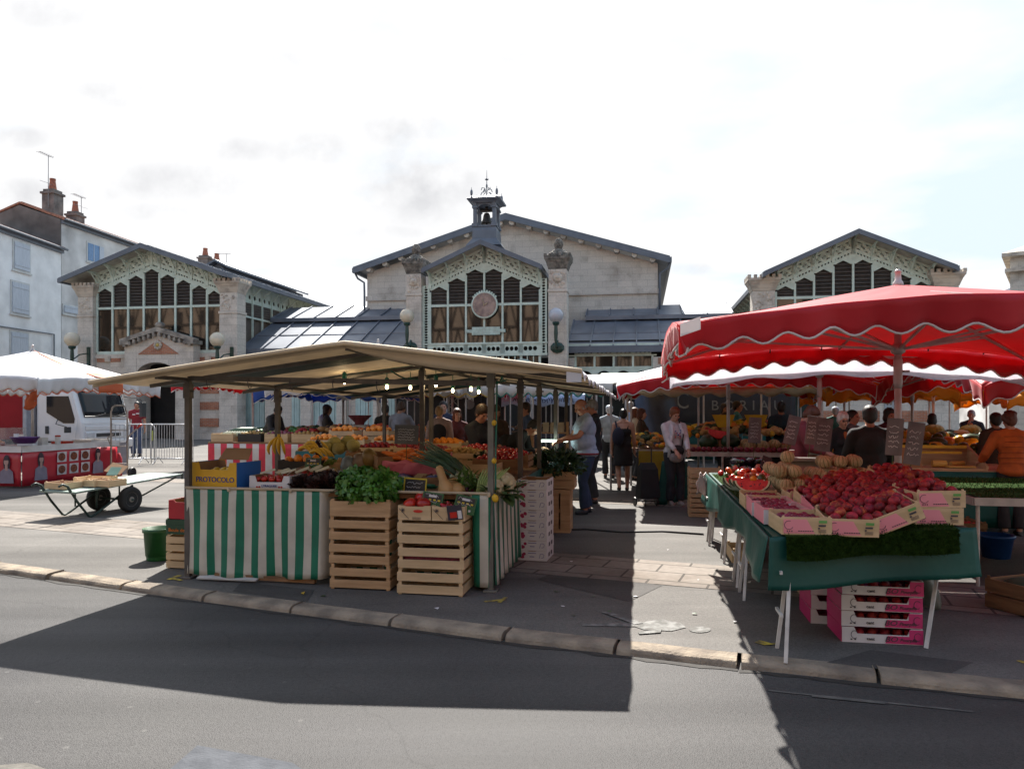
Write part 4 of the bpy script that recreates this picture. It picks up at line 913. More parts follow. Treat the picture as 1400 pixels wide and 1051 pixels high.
m_astro=M('artificial grass',(.026,.055,.010),(.014,.032,.006),30,.9,spec=.05)
m_ink=M('dark print',(.05,.045,.06),rough=.6)
m_chalkb=M('chalkboard',(.11,.115,.115),(.07,.073,.075),6,.7)
m_slate=M('small dark slate',(.16,.14,.145),(.10,.09,.095),9,.7)
m_chalk=M('chalk',(.62,.6,.6),rough=.9)
m_pinkp=M('pink print',(.72,.25,.29),(.66,.22,.26),3,.6)
m_hot=M('magenta carton print',(.52,.03,.15),(.43,.02,.115),3,.5)
def fabric_edge(t,n,amp): return amp*(abs(math.sin(PI*t*n))**.8)
def parasol(label,c,half,ze,zc,za,val,mt,mt_trim,seed=0,poled=True,zhub=2.14,group='market parasols',colour2=None,yaw=YAW,scal=None,base=False,zfin=.11,hy=None):
    rr=random.Random(seed); hy=hy or half; scal=max(4,round(half*2/.285)) if scal is None else scal*2
    o=E('market_parasol',(c[0],c[1],0),yaw,label,'parasol',group)
    rim=lambda s: ze-(ze-zc)*abs(s)**2.2
    mats=[mt,mt_trim]+([colour2] if colour2 else [])
    mb=MB()
    sides=[((-1,-1),(1,-1)),((1,-1),(1,1)),((1,1),(-1,1)),((-1,1),(-1,-1))]
    def pt(k,s,t):
        a,b=sides[k]; x=a[0]+(b[0]-a[0])*(s*.5+.5); y=a[1]+(b[1]-a[1])*(s*.5+.5)
        z=za+(rim(s)-za)*t-.035*math.sin(PI*t)*(1-abs(s)**2)+.006*math.sin(19*s+5*t+k)*t*(1-t*.6)+.005*math.sin(9*t+7*s+2*k)*t
        return V((x*half*t,y*hy*t,z))
    for k in range(4):
        mb.grid(lambda u,v: pt(k,u*2-1,max(v,.004)),44,16,m=2 if (colour2 and k%2) else 0)
    mb.build('canopy',mats,o,smooth=True,sol=.004)
    for k in range(4):
        a,b=sides[k]; nx,ny=((a[0]+b[0])/2,(a[1]+b[1])/2); ph=rr.random()*6
        vb=MB(); ed=[]; NU=scal*9
        def vp(u,v):
            s=u*2-1; p=pt(k,s,1.0); hgt=val*(1+.12*math.sin(3*s+ph))+.03*math.cos(2*PI*scal*u+.7*math.sin(5*u))
            q=V((nx,ny,0))*(.012+.012*v*math.sin(scal*PI*2*u+1)+.028*v*math.sin(9*s+ph)+.014*v*math.sin(23*s+2*ph)-.05*v)
            return p+q+V((0,0,-hgt*v))
        vb.grid(vp,NU,4,m=2 if (colour2 and k%2) else 0); vb.build('valance',mats,o,smooth=True,sol=.004)
        tb=MB(); tb.path([vp(i/NU,1.0) for i in range(NU+1)],.009,5); tb.build('trim',mt_trim,o,smooth=True)
    if poled:
        mb=MB(); mb.tube((0,0,0),(0,0,za+.02),.03,n=12); mb.lathe([(.033,zhub-.35),(.038,zhub-.3),(.038,zhub-.1),(.033,zhub-.08)],n=12); mb.tube((0,0,zhub-.2),(.09,-.02,zhub-.2),.012,n=6)
        mb.lathe([(.03,zhub-.05),(.06,zhub-.03),(.06,zhub+.03),(.03,zhub+.05)],n=12); mb.build('pole',m_pole,o,smooth=True)
        for i in (-1,0,1):
            for j in (-1,0,1):
                if i==0 and j==0: continue
                k=max(abs(i),abs(j)); s=0 if (i==0 or j==0) else 1
                zr=(rim(s)-.02); mb=MB(); e=V((i*half*.985,j*hy*.985,zr)); top=V((0,0,za-.05)); mb.bar(top,e,.018,.024)
                m_=top.lerp(e,.62); mb.bar((i*.04,j*.04,zhub),m_,.016,.022); mb.build('rib',m_pole,o)
        mb=MB(); mb.lathe([(.05,za-.03),(.042,za+.02),(.028,za+.04),(.024,za+zfin),(.03,za+zfin+.005),(.018,za+zfin+.025)],n=12); mb.build('finial',m_pole,o,smooth=True)
    if base:
        mb=MB(); mb.lathe([(.3,0),(.3,.07),(.05,.09),(.05,.3)],n=16); mb.build('base',m_pole2,o)
    return o
P1=parasol('big red parasol over the peach table, pale trim and a white patch',(3.43,6.5),2.0,2.32,2.16,2.71,.195,m_red,m_redw,1)
mb=MB(); mb.grid(lambda u,v: V((-1.995+.13*u,-2.062-.012*v,2.165+.045*u-.085*v)),4,3); mb.build('patch',m_redw,P1,sol=.006)
P2=parasol('red parasol behind the big red one, pole rising beside the slate price signs',(4.75,11.3),1.95,2.42,2.18,2.85,.17,m_red,m_redw,2)
P3=parasol('red parasol with two sides coloured white for its sunlit roof, its low corner over the aisle',(4.05,13.7),2.0,2.22,1.98,2.75,.2,m_red,m_redw,3,colour2=m_wcanvas)  # white sides put the sunlight on this roof into the colour
P5=parasol('red parasol at the right edge with a drooping corner',(7.75,10.0),2.05,2.25,1.86,2.8,.2,m_red,m_redw,5)
P6=parasol('red parasol over the rear vegetable table on the right',(8.1,14.8),2.0,2.38,2.1,2.85,.18,m_red,m_redw,6)
# white rain gutter sheet slung between the two red parasols
o=E('gutter_sheet',V((3.43,6.5,0))+E2*2.12,YAW,'white rain sheet slung between the two red parasols','tarpaulin')
mb=MB()
mb.grid(lambda u,v: V((-1.9+4.0*u,-.12+.34*math.sin(PI*v*.5)**1.0*(.7)+.02*math.sin(9*u),2.08+.14*(1-(2*u-1)**2)-.0-.21*math.sin(PI*v)-.02*v+.02*math.sin(31*u)*math.sin(PI*v))),40,6)
mb.build('sheet',M('white rain sheet',(.8,.78,.8),(.68,.66,.7),2,.5,trans=.6),o,smooth=True,sol=.003)
mb=MB()
for i in range(8): u=i/7; mb.tube((-1.9+4*u,-.13,2.15+.14*(1-(2*u-1)**2)),(-1.9+4*u,-.16,2.22+.14*(1-(2*u-1)**2)),.008,n=5)
mb.build('tie',m_ink,o)
# amber and other far parasols on the right
parasol('amber parasol glowing behind the vendor in black',(7.2,15.2-.6),1.15,2.12,1.92,2.55,.24,m_amber,m_amber,11,scal=4)
parasol('amber parasol glowing left of the grey-haired man on the phone',(10.6,18.4),1.7,2.3,2.05,2.8,.26,m_amber,m_amber,12,scal=4)
parasol('amber parasol at the right edge behind the drooping red corner',(14.2,19.5),1.6,2.1,1.85,2.6,.26,m_amber,m_amber,13,scal=4)
# left-hand parasols
parasol('white parasol with orange panels over the cooked-food counter',(-10.75,16.4),1.85,2.28,2.2,2.92,.26,m_wcanvas,m_orange,21,zhub=2.0)
PW=[o for o in COL.objects if o.get('label','').startswith('white parasol with orange')][0]
mb=MB()
mb.grid(lambda u,v: V((1.85+.03,-.25+.75*u,2.27-.3*v-.02*math.sin(6*PI*u)*v)),6,3); mb.grid(lambda u,v: V((.04+1.8*v,(-.02+.0*u)+(-.25+.75*u)*v,2.93-.635*v-.055*math.sin(PI*v))),4,8)
mb.build('orange_panel',m_orange,PW,smooth=True,sol=.004)
mb=MB(); mb.grid(lambda u,v: V((-.16+.32*u+.03*math.sin(9*v),-.05+.05*math.sin(7*u+4*v),1.98-.34*v-.05*math.sin(5*u))),6,6); mb.build('folded_flap',m_orange,PW,smooth=True,sol=.02)
parasol('blue parasol above the red-striped counter',(-4.2,18.2),1.55,2.22,2.08,2.75,.3,m_blue,m_redw,22,scal=4)
parasol('red parasol with white scallops left of the blue one',(-7.3,20.6),1.5,2.42,2.32,2.9,.22,m_red,m_redw,23,scal=5)
parasol('dark red parasol in the middle of the rear stalls',(-1.6,19.6),1.8,2.30,2.15,2.9,.24,m_red,m_redw,24,scal=5)
parasol('white parasol whose tip shows over the striped stall roof',(-2.95,16.1),1.75,2.22,2.1,3.02,.24,m_wcanvas,m_redw,25,scal=5)
# ---- awnings
def awning(label,p0,p1,zf,zb,dep,val,mt,mtv,scal=10,trim=None,posts=True,nm='stall_awning',back=True):
    a=V((p0[0],p0[1],0)); b=V((p1[0],p1[1],0)); L=(b-a).length; yaw=math.atan2((b-a).y,(b-a).x)
    o=E(nm,a,yaw,label,'awning',group='stall awnings')
    mb=MB(); mb.grid(lambda u,v: V((L*u,dep*v,zf+(zb-zf)*v-.05*math.sin(PI*v))),12,6); mb.build('roof',mt,o,smooth=True,sol=.005)
    f=lambda u,v: V((L*u,-.01-.03*v+.02*math.sin(scal*6.28*u)*v,zf-(val+.04*math.cos(2*PI*scal*u))*v))
    if val: 
        mb=MB(); mb.grid(f,scal*8,2); mb.build('valance',mtv,o,smooth=True,sol=.004)
        if trim: mb=MB(); mb.path([f(i/(scal*8),1) for i in range(scal*8+1)],.014,4); mb.build('trim',trim,o)
    if posts:
        mb=MB()
        for i in range(4):
            for y,z in ((.1,zf),(dep-.1,zb)): mb.cut().tube((.06+(L-.12)*i/3,y,0),(.06+(L-.12)*i/3,y,z-.02),.022,n=6)
        mb.build('post',m_pole,o)
        mb=MB(); mb.bar((0,.1,zf-.05),(L,.1,zf-.05),.03,.04); mb.bar((0,dep-.1,zb-.05),(L,dep-.1,zb-.05),.03,.04)
        for i in range(4): mb.bar((.06+(L-.12)*i/3,.1,zf-.06),(.06+(L-.12)*i/3,dep-.1,zb-.06),.03,.04)
        mb.build('roof_frame',m_pole2,o)
    return o,L
def at(px,d): return ((px-700)/FOC*d,d)
m_wg=M('off-white awning',(.62,.6,.56),(.5,.48,.45),2,.7,trans=.3)
m_gtrim=M('green awning trim',(.01,.16,.12),rough=.6); m_ytrim=M('mustard trim',(.5,.33,.05),rough=.6)
awning('off-white awning with mustard scallop edge over the ham stall',at(572,17.0),at(668,16.2),2.18,2.55,2.5,.26,m_wg,m_wg,5,m_ytrim)
aw,_=awning('off-white awning with green scallop edge behind the stall poles',at(672,15.2),at(838,14.4),2.12,2.4,2.2,.22,m_wg,m_wg,11,m_gtrim)
aw,L=awning('pale blue awning with dark handwriting, deep in the market',at(686,21.0),at(800,20.3),2.02,2.25,2.0,.3,M('pale blue canvas',(.32,.40,.55),(.26,.33,.46),3,.7),M('pale blue canvas',(.3,.38,.5)),4)
mb=MB()
for i in range(26): x=.35+i*(L-.7)/26; mb.path([(x,-.05,1.84+.05*math.sin(i*2.1)),(x+.05,-.05,1.92+.03*math.sin(i*1.3)),(x+.09,-.05,1.82+.03*math.cos(i*2.9))],.012,4)
mb.build('handwriting',M('navy ink',(.02,.03,.08)),aw)
m_ystr=Mstripe('yellow striped awning',(.62,.34,.03),(.55,.47,.34),'y',.42,rough=.7,trans=.5)
aw,L=awning('yellow striped awning over the rear greengrocer stall',at(858,15.4),at(1160,14.2),2.02,2.5,3.8,.13,m_ystr,M('khaki valance',(.33,.27,.16),rough=.7),9)
awning('added dark grey tarpaulin roof shading the middle of the market',(-1.3,21.3),(1.9,20.8),2.45,2.7,3.2,.2,M('dark tarpaulin',(.05,.05,.052),(.03,.03,.032),2,.6),M('dark tarpaulin',(.05,.05,.052)),5)  # added to keep sun off the ground behind the stalls
awning('added faded green tarpaulin roof shading the far aisle',(2.2,19.6),(4.6,19.2),2.55,2.8,4.5,.18,M('faded green tarpaulin',(.05,.09,.07),(.03,.06,.05),2,.6),M('faded green tarpaulin',(.05,.09,.07)),5)  # put in to shade the sunlit ground at the aisle's end
awning('brown tarpaulin roof beyond the yellow awning',(4.4,21.8),(9.0,21.0),2.4,2.7,3.5,.2,M('brown tarpaulin',(.10,.07,.045),(.07,.05,.03),2,.6),M('brown tarpaulin',(.10,.07,.045)),5)
# dark banner with lettering, hung at the back of that stall
o=E('banner',V((at(918,19.2)[0],19.2,0)),YAW,'near-black banner with pale serif lettering at the back of the greengrocer stall','banner')
mb=MB(); mb.grid(lambda u,v: V((3.1*u,.03*math.sin(9*u),1.25+1.1*v)),20,4); mb.build('cloth',M('near-black banner',(.022,.028,.036),(.016,.02,.026)),o,smooth=True,sol=.01)
m_let=M('pale lettering',(.17,.185,.18),rough=.6)
text('C',.62,m_let,o,(.28,-.05,1.82),TX,sx=.8); text('B O R I A U',.36,m_let,o,(1.9,-.05,1.70),TX,sx=1.0)
o=E('tarpaulin',V((at(868,17.6)[0],17.6,0)),YAW,'dark blue tarpaulin side sheet beside the black banner','tarpaulin')
mb=MB(); mb.grid(lambda u,v: V((1.0*u,.1*math.sin(8*u+3*v),.4+1.75*v-.25*u*v)),14,8); mb.build('sheet',M('dark blue sheet',(.05,.09,.17),(.03,.05,.10),3,.45),o,smooth=True,sol=.006)
for px0,px1,d,lab in ((912,1060,21.5,'pale green partition behind the banner'),):
    pass
# ---- main striped stall
m_ms=Mstripe('cream and green striped roof',(.55,.46,.34),(.006,.035,.028),'y',1.5,off=.35,duty=.52,trans=.30,dirt=.2)
ms=E('market_stall',(-3.08,6.96,0),YAW,'long market stall with striped pitched roof and green and white striped skirt','stall')
AL,AR,AM,BF,BB=-.45,3.78,1.79,-.52,7.3
zr=lambda a,b: 1.915+.245*(1-abs(a-AM)/((AR-AL)/2))-.006*b-.018*math.sin(PI*((b+.52)%1.6)/1.6)*(1 if b>0 else .3)-.025*((a-AM)/2)**2
mb=MB()
LA=lambda b: AL-.17*max(0,1-(b-BF)/2.2)  # left eave flares towards the front to widen its cast shadow
def rp(u,v): b=BF+(BB-BF)*v; a=LA(b)+(AR-LA(b))*u; return V((a,b+.0,zr(a,b)))
mb.grid(rp,40,60); mb.build('roof_canvas',m_ms,ms,smooth=True,sol=.006)
mb=MB(); mb.path([rp(i/40,0)+V((0,-.01,-.005)) for i in range(41)],.022,8); mb.build('roof_hem',m_cream,ms,smooth=True)
vf=lambda u,v: V((AM+(AR-AM)*u,BF+.03+.03*math.sin(5*u)*v,zr(AM+(AR-AM)*u,BF)-(.03+.085*math.sin(PI*min(1,u*1.15+.02))**.7+.02*u)*v))
mb=MB(); mb.grid(vf,24,3); mb.build('front_flap',m_cream,ms,smooth=True,sol=.005)
vf=lambda u,v: V((LA(BF)+(AM-LA(BF))*u,BF+.03,zr(LA(BF)+(AM-LA(BF))*u,BF)-(.05)*v))
mb=MB(); mb.grid(vf,16,2); mb.build('front_flap',m_cream,ms,smooth=True,sol=.005)
mb=MB(); f=lambda u,v: V((AR+.02*v,BF+.05+(BB-BF-.1)*u,zr(AR,BF+(BB-BF)*u)-(.05+.03*math.cos(2*PI*14*u))*v)); mb.grid(f,112,2); mb.build('side_fringe',m_wcanvas,ms,smooth=True,sol=.005)
mb=MB(); mb.grid(lambda u,v: V((AR-.12+.12*u,BF-.02,zr(AR,BF)-.09*v)),3,3); mb.build('corner_flap',m_wcanvas,ms,sol=.006)
pts=[(0,0),(2.94,0),(0,1.74),(2.94,1.59),(2.94,3.1),(2.94,4.95),(2.94,6.6),(1.79,1.7),(1.79,5.6),(0,5.4),(1.4,3.4)]
for k,(a,b) in enumerate(pts):
    mb=MB(); h=zr(a,b)-.05; mb.obox((a,b,h/2),(.052,.052,h)); mb.obox((a,b,.01),(.12,.12,.02)); mb.obox((a,b,h-.1),(.07,.07,.14)); mb.tube((a-.05,b,h-.1),(a+.06,b,h-.1),.01,n=6)
    mb.build('pole',m_pole2 if k!=1 else M('grey green pole',(.17,.165,.145),(.12,.115,.1),7,.5,metal=.3),ms,bevel=.004)
mb=MB()
def rb(a0,b0,a1,b1,dz=.045,w_=.028,h_=.034): mb.cut().bar((a0,b0,zr(a0,b0)-dz),(a1,b1,zr(a1,b1)-dz),w_,h_)
for b in (0,1.66,4.95): rb(0,b,AM,b); rb(AM,b,2.94,b); rb(AL+.05,b,0,b); rb(2.94,b,AR-.04,b)
for a in (0,AM,2.94): rb(a,BF+.05,a,3.2); rb(a,3.2,a,BB)
mb.cut().bar((0,0,1.90),(2.94,0,1.83),.03,.045)
mb.build('roof_bar',m_pole2,ms)
mb=MB()      # wire hooks along the front beam
for i in range(7):
    a=.2+i*.42; z=1.90-.07*a/2.94-.02; mb.path([(a,0,z+.04),(a+.01,-.03,z),(a+.015,-.03,z-.05),(a+.03,-.02,z-.08),(a+.045,-.03,z-.05)],.004,5)
mb.build('hook',m_ink,ms)
# table boards and skirts
mb=MB(); mb.box((.02,.03,.80),(2.92,1.5,.845)); mb.box((1.75,1.5,.80),(2.92,6.5,.845)); mb.box((.3,2.3,.80),(1.75,6.4,.835))
mb.build('table_board',m_woodd,ms)
m_sk=Mstripe('green and white striped skirt',(.53,.50,.42),(.004,.15,.082),'x',.150,off=.02,duty=.5,rough=.6,dirt=.22)
def skirt(x): return .022*math.sin(x*9+.5)+.016*math.sin(x*21+1)
mb=MB(); ss=lambda x,a,b_: (lambda t:t*t*(3-2*t))(min(1,max(0,(x-a)/(b_-a))))
push=lambda x,v: .30*ss(x,1.36,1.46)*(1-ss(x,2.70,2.80))*ss(v,.03,.10)
mb.grid(lambda u,v: V((2.945*u+.016*math.sin(11*u+3.5*v)*v+.010*math.sin(31*u-5*v)*v,push(2.945*u,v)-.035+(skirt(2.945*u)+.01*math.sin(30*u+4*v))*(v**.8)*1.2-.012*v,.865-(.815+.012*math.sin(8*u))*v)),110,14); mb.build('front_skirt',m_sk,ms,smooth=True,sol=.004)
mb=MB(); mb.tube((0,-.04,.865),(2.94,-.04,.865),.012,n=8)
for i in range(5): mb.ell((.45+.62*i,-.055,.855),(.018,.012,.022),8,5)
mb.build('skirt_hem',m_cream,ms)
m_sk2=Mstripe('green and white side skirt',(.50,.47,.41),(.01,.11,.07),'y',.115,off=.1,duty=.5,rough=.6,dirt=.25)
mb=MB(); mb.grid(lambda u,v: V((2.965+.022*math.sin(u*38)*(.2+v)*.8+.02*v,-.03+1.5*u,.86-(.80)*v)),90,12); mb.build('side_skirt',m_sk2,ms,smooth=True,sol=.004)
mb=MB(); mb.grid(lambda u,v: V((2.965+.02*math.sin(u*60)*v,1.6+4.9*u,.84-.5*v)),60,3); mb.build('back_skirt',m_green,ms,smooth=True,sol=.004)
mb=MB()
for i in range(4): mb.cut().obox((.4+.75*i,.45,.4),(.05,.05,.8))
mb.cut().bar((.3,-.02,.05),(1.3,-.02,.03),.05,.04); mb.build('trestle_leg',m_woodd,ms)
mb=MB(); mb.obox((.45,-.05,.035),(.6,.1,.012),eul(.2,0,0)); mb.build('loose_board',M('dirty white board',(.5,.48,.45)),ms)
# festoon of bulbs
def LS(a,b,z): return V((-3.08,6.96,0))+E1*a+E2*b+V((0,0,z))
fs=E('string_light',LS(1.8,1.2,0),YAW,'green festoon cable with lit bulbs hung under the striped stall roof','string lights')
cab=[(1.7,.9,2.0),(1.85,1.3,1.93),(2.15,1.4,1.89),(2.5,1.4,1.88),(2.85,1.25,1.92),(3.0,.2,1.9),(2.99,.02,1.85),(2.985,-.02,1.2),(2.985,-.02,.9)]
m_gc=M('green cable',(.0,.13,.09),rough=.4); m_bulb=Memit('lit bulb',(1,.78,.45),8)
mb=MB(); q=[V((a-1.8,b-1.2,z)) for a,b,z in cab]; fine=[]
for p0,p1 in zip(q,q[1:]):
    for i in range(6): t=i/6; fine.append(p0.lerp(p1,t)+V((0,0,-.03*math.sin(PI*t))))
mb.path(fine+[q[-1]],.008,6); mb.build('cable',m_gc,fs,smooth=True)
for px,py,d in ((471,522,8.3),(529,529,8.5),(561,530,9.2),(596,526,8.4),(619,534,9.6),(644,532,9.0),(654.5,536,9.9)):
    w_=P(px,py,d)-LS(1.8,1.2,0); l=V((w_.dot(E1),w_.dot(E2),w_.z)); b=E('bulb',l,0,parent=fs)
    mb=MB(); mb.ell((0,0,0),(.018,.018,.026),12,8); mb.build('glass',m_bulb,b,smooth=True)
    mb=MB(); mb.lathe([(.014,.025),(.026,.035),(.026,.1),(.012,.11)],n=10); mb.tube((0,0,.1),(0,0,.2),.005,n=5); mb.build('socket',m_gc,b)
    la=bpy.data.lights.new('bulb_light','POINT'); la.energy=1.2; la.color=(1,.75,.42); la.shadow_soft_size=.03
    lo_=bpy.data.objects.new('bulb_light',la); COL.objects.link(lo_); lo_.parent=b
# ---- crates
def crate(label,loc,rz,L=.58,W=.4,H=.2,ns=2,mt=None,group='wooden crates',open_=True,tilt=0,split=None,name='wooden_crate',gap=.35,bottom=True):
    mt=mt or m_wood; t=.009
    mb=MB(); h=H/(ns+ (ns-1)*gap*.5 if ns>1 else 1)
    step=(H-.006)/ns; sh=step*(1-gap*.5) if ns>1 else H*.93
    for i in range(ns):
        z0=.004+i*step+(step-sh)*.3; jj=R.uniform(-.003,.003)
        mb.box((-L/2,-W/2,z0+jj),(L/2,-W/2+t,z0+sh+jj)); mb.box((-L/2,W/2-t,z0+jj),(L/2,W/2,z0+sh+jj))
        mb.box((-L/2-.001,-W/2+t,z0+.002),(-L/2+t,W/2-t,z0+sh+.004)); mb.box((L/2-t,-W/2+t,z0+.002),(L/2+.001,W/2-t,z0+sh+.004))
    o=mb.build(name,mt,None,loc,(tilt,0,rz) if not hasattr(tilt,'__len__') else (tilt[0],tilt[1],rz),label=label,cat='crate',group=group,bevel=.0015)
    mb=MB()
    for i in (-1,1):
        for j in (-1,1):
            x=i*(L/2-t-.001); y=j*(W/2-t-.001); c=.03
            mb.cut().poly([(x,y,0),(x-i*c,y,0),(x,y-j*c,0)],(0,0,H+.012))
    mb.build('corner_post',mt,o)
    if bottom:
        mb=MB(); n=4
        for i in range(n): mb.box((-L/2+t,-W/2+t+(W-2*t)*i/n+.004,.012),(L/2-t,-W/2+t+(W-2*t)*(i+1)/n-.004,.018))
        mb.build('bottom_board',mt,o)
    return o
def lp(px,py,d): return P(px,py,d)
# left stack in front of the skirt (four deep) and right stack (three deep)
def stack_at(px,pyb): return G(px,pyb)
cs=stack_at(491,806)+E2*.2
labs=['lowest crate of the pale slatted stack under the basil','second crate from the ground in the slatted stack under the basil','third crate from the ground in the slatted stack under the basil','top wooden crate holding the two pots of basil']
Z=0
for i,l in enumerate(labs):
    hh_=.215 if i<3 else .15
    crate(l,(cs.x+R.uniform(-.006,.006),cs.y+R.uniform(-.006,.006),Z),YAW+R.uniform(-.012,.012),.565,.4,hh_-.004,2 if i<3 else 1,mt=m_wood,gap=.62); Z+=hh_
BASZ=Z; BASC=cs.copy()
cs=stack_at(588,814)+E2*.2; Z=0
for i,l in enumerate(['lowest crate of the pale stack below the tomato boxes','middle crate of the pale stack below the tomato boxes, dark red produce inside','top slatted crate right under the tomato boxes']):
    crate(l,(cs.x+R.uniform(-.005,.005),cs.y+R.uniform(-.005,.005),Z),YAW+R.uniform(-.012,.012),.59,.4,.211,2,mt=m_wood2,gap=.58); Z+=.215
TOMZ=Z; TOMC=cs.copy()
mb=MB(); mb.obox((0,0,0),(.52,.34,.12)); mb.build('sack',M('dark red net sack',(.16,.012,.03),(.08,.008,.016),30,.7),None,(TOMC.x,TOMC.y,.30),YAW,label='dark red net of onions inside the middle crate below the tomatoes',cat='produce net',bevel=.03)
# bucket, carton and crates at the left corner
bk=G(206,768)
mb=MB(); mb.lathe([(.115,0),(.12,.01),(.145,.3),(.16,.3),(.16,.34),(.15,.34),(.13,.05),(.0,.04)],n=28); bo=mb.build('bucket',M('green plastic',(.02,.11,.03),(.012,.075,.02),4,.4),None,bk+E2*.13,0,smooth=True,label='green plastic bucket on the pavement beside the striped stall',cat='bucket')
cs=G(240,778)+E2*.17+E1*.05; Z=0
for i,(hh_,l) in enumerate(((.17,'lowest pale crate beside the green bucket'),(.17,'upper pale crate beside the green bucket'))):
    crate(l,(cs.x,cs.y,Z),YAW,.34,.3,hh_-.004,2,mt=m_wood2); Z+=hh_
m_dg=M('dark green print',(.012,.06,.03),(.01,.045,.02),4,.5)
k=crate('shallow crate with dark green label and orange lettering, on the crates by the bucket',(cs.x,cs.y,Z),YAW,.34,.3,.1,1,mt=m_dg); text('Boule de Miel',.05,M('orange ink',(.75,.2,.03)),k,(0,-.156,.05),TX); Z+=.1
k=crate('dark green slim tray between the red carton and the labelled crate',(cs.x,cs.y,Z),YAW,.35,.3,.055,1,mt=m_dg,name='tray'); Z+=.06
def carton(label,loc,rz,L,W,H,mf,ms_=None,t=.006,dip=.35,flaps=False,group='cartons',tilt=(0,0),mi=None,cat='carton',name='carton',dipw=.5):
    ms_=ms_ or mf; mi=mi or m_card
    # open-topped box whose long sides dip in the middle
    mb=MB(); d=H*(1-dip); a=L*dipw/2
    pr=[(-L/2,0),(L/2,0),(L/2,H),(a+.02,H),(a,d),(-a,d),(-a-.02,H),(-L/2,H)]
    for s,y in ((-1,-W/2),(1,W/2)): mb.poly([(x,y,z) for x,z in pr],(0,-s*t,0),0)
    mb.box((-L/2,-W/2+t,0),(-L/2+t,W/2-t,H),1); mb.box((L/2-t,-W/2+t,0),(L/2,W/2-t,H),1); mb.box((-L/2+t,-W/2+t,.003),(L/2-t,W/2-t,.01),2)
    for s,y in ((-1,-W/2+t+.0005),(1,W/2-t-.0005)): mb.poly([(max(-L/2+t,min(L/2-t,x)),y,z*.985+.012*(z<.001)) for x,z in pr],(0,-s*.0015,0),2)
    mb.box((-L/2+t+.0005,-W/2+t+.003,.012),(-L/2+t+.002,W/2-t-.003,H*.985),2); mb.box((L/2-t-.002,-W/2+t+.003,.012),(L/2-t-.0005,W/2-t-.003,H*.985),2)
    o=mb.build(name,[mf,ms_,mi],None,loc,(tilt[0],tilt[1],rz),label=label,cat=cat,group=group)
    return o
m_redc=M('red carton',(.42,.012,.025),(.35,.01,.02),3,.5)
k=carton('red carton with pale lettering half hidden by the striped skirt',(cs.x+.01,cs.y,Z),YAW,.32,.28,.19,m_redc,dip=.12); text('Le s\nBéné',.07,m_wcard,k,(.12,-.1425,.09),TX)
m_yel2=M('yellow carton',(.62,.34,.01),(.55,.29,.01),3,.5); m_blu=M('blue carton',(.015,.13,.45),(.01,.1,.36),3,.5)
yb=LS(.27,.22,.85); k=carton('yellow and blue carton lettered PROTOCOLO on the left end of the stall',yb,YAW-.12,.50,.38,.25,m_yel2,m_blu,dip=.28,dipw=.62)
text('PROTOCOLO',.070,M('navy print',(.01,.05,.25)),k,(.012,-.1925,.085),TX)
mb=MB(); mb.add([(-.25,.19,.25),(.1,.19,.25),(.08,.28,.36),(-.23,.28,.36)],[(0,1,2,3)]); mb.build('flap',m_card,k,sol=.005)
# white fruit cartons stack at the right
cs=G(730,765)+E2*.14; Z=0
for i,l in enumerate(['lowest','second','third','fourth','fifth','sixth','seventh','topmost']):
    k=carton(f'white cherry carton with purple print, {l} of the tall stack beside the striped skirt',(cs.x+R.uniform(-.004,.004),cs.y+R.uniform(-.004,.004),Z),YAW-.06+R.uniform(-.01,.01),.315,.40,.106,m_wcard,m_wcard,dip=.06,dipw=.2,group='white cherry cartons')
    mb=MB()
    for q in range(5): mb.ell((-.095+R.uniform(-.022,.022),-.201,.05+R.uniform(-.018,.022)),(.019,.003,.017),8,4)
    mb.build('cherry_print',M('cherry print',(.35,.03,.09)),k)
    mb=MB(); mb.obox((0,-.2012,.082),(.09,.002,.006)); mb.obox((-.13,-.2012,.09),(.018,.002,.014)); mb.obox((.0,-.2012,.045),(.05,.002,.008))
    mb.path([(.08,-.201,.03),(.09,-.201,.075),(.11,-.201,.08),(.13,-.201,.07),(.125,-.201,.04),(.1,-.201,.035)],.0025,4); mb.build('printing',M('blue print',(.14,.15,.36)),k)
    mb=MB()
    for y in (-.06,.07): mb.obox((.1585,y,.055),(.003,.07,.04))
    mb.build('hand_hole',m_ink,k); Z+=.1075
# brown upright crates behind them, leafy greens on top
cs=G(760,728)+E2*.2; Z=0
def upright(label,loc,rz,L,W,H):
    mb=MB(); t=.01
    for s in (-1,1):
        mb.box((-L/2,s*W/2-t/2,0),(L/2,s*W/2+t/2,.05)); mb.box((-L/2,s*W/2-t/2,H-.05),(L/2,s*W/2+t/2,H)); mb.box((-L/2,s*W/2-t/2,H*.48),(L/2,s*W/2+t/2,H*.54))
        for x0,x1 in ((-L/2,-L*.16),(-L*.10,L*.10),(L*.16,L/2)): mb.box((x0,s*W/2-t/2+.001,.05),(x1,s*W/2+t/2-.001,H-.05))
        mb.box((s*L/2-t/2,-W/2+.01,0),(s*L/2+t/2,W/2-.01,H))
    mb.box((-L/2,-W/2,H-.012),(L/2,W/2,H))
    return mb.build('wooden_crate',m_wood,None,loc,rz,label=label,cat='crate',group='wooden crates',bevel=.002)
upright('brown crate stood on end under the leafy greens',(cs.x,cs.y,0),YAW,.36,.4,.56); 
k=crate('wooden crate full of leafy greens on the upended crate',(cs.x+.02,cs.y,.565),YAW,.44,.42,.24,2,mt=m_wood,gap=.2); GRN=V((cs.x,cs.y,.8))
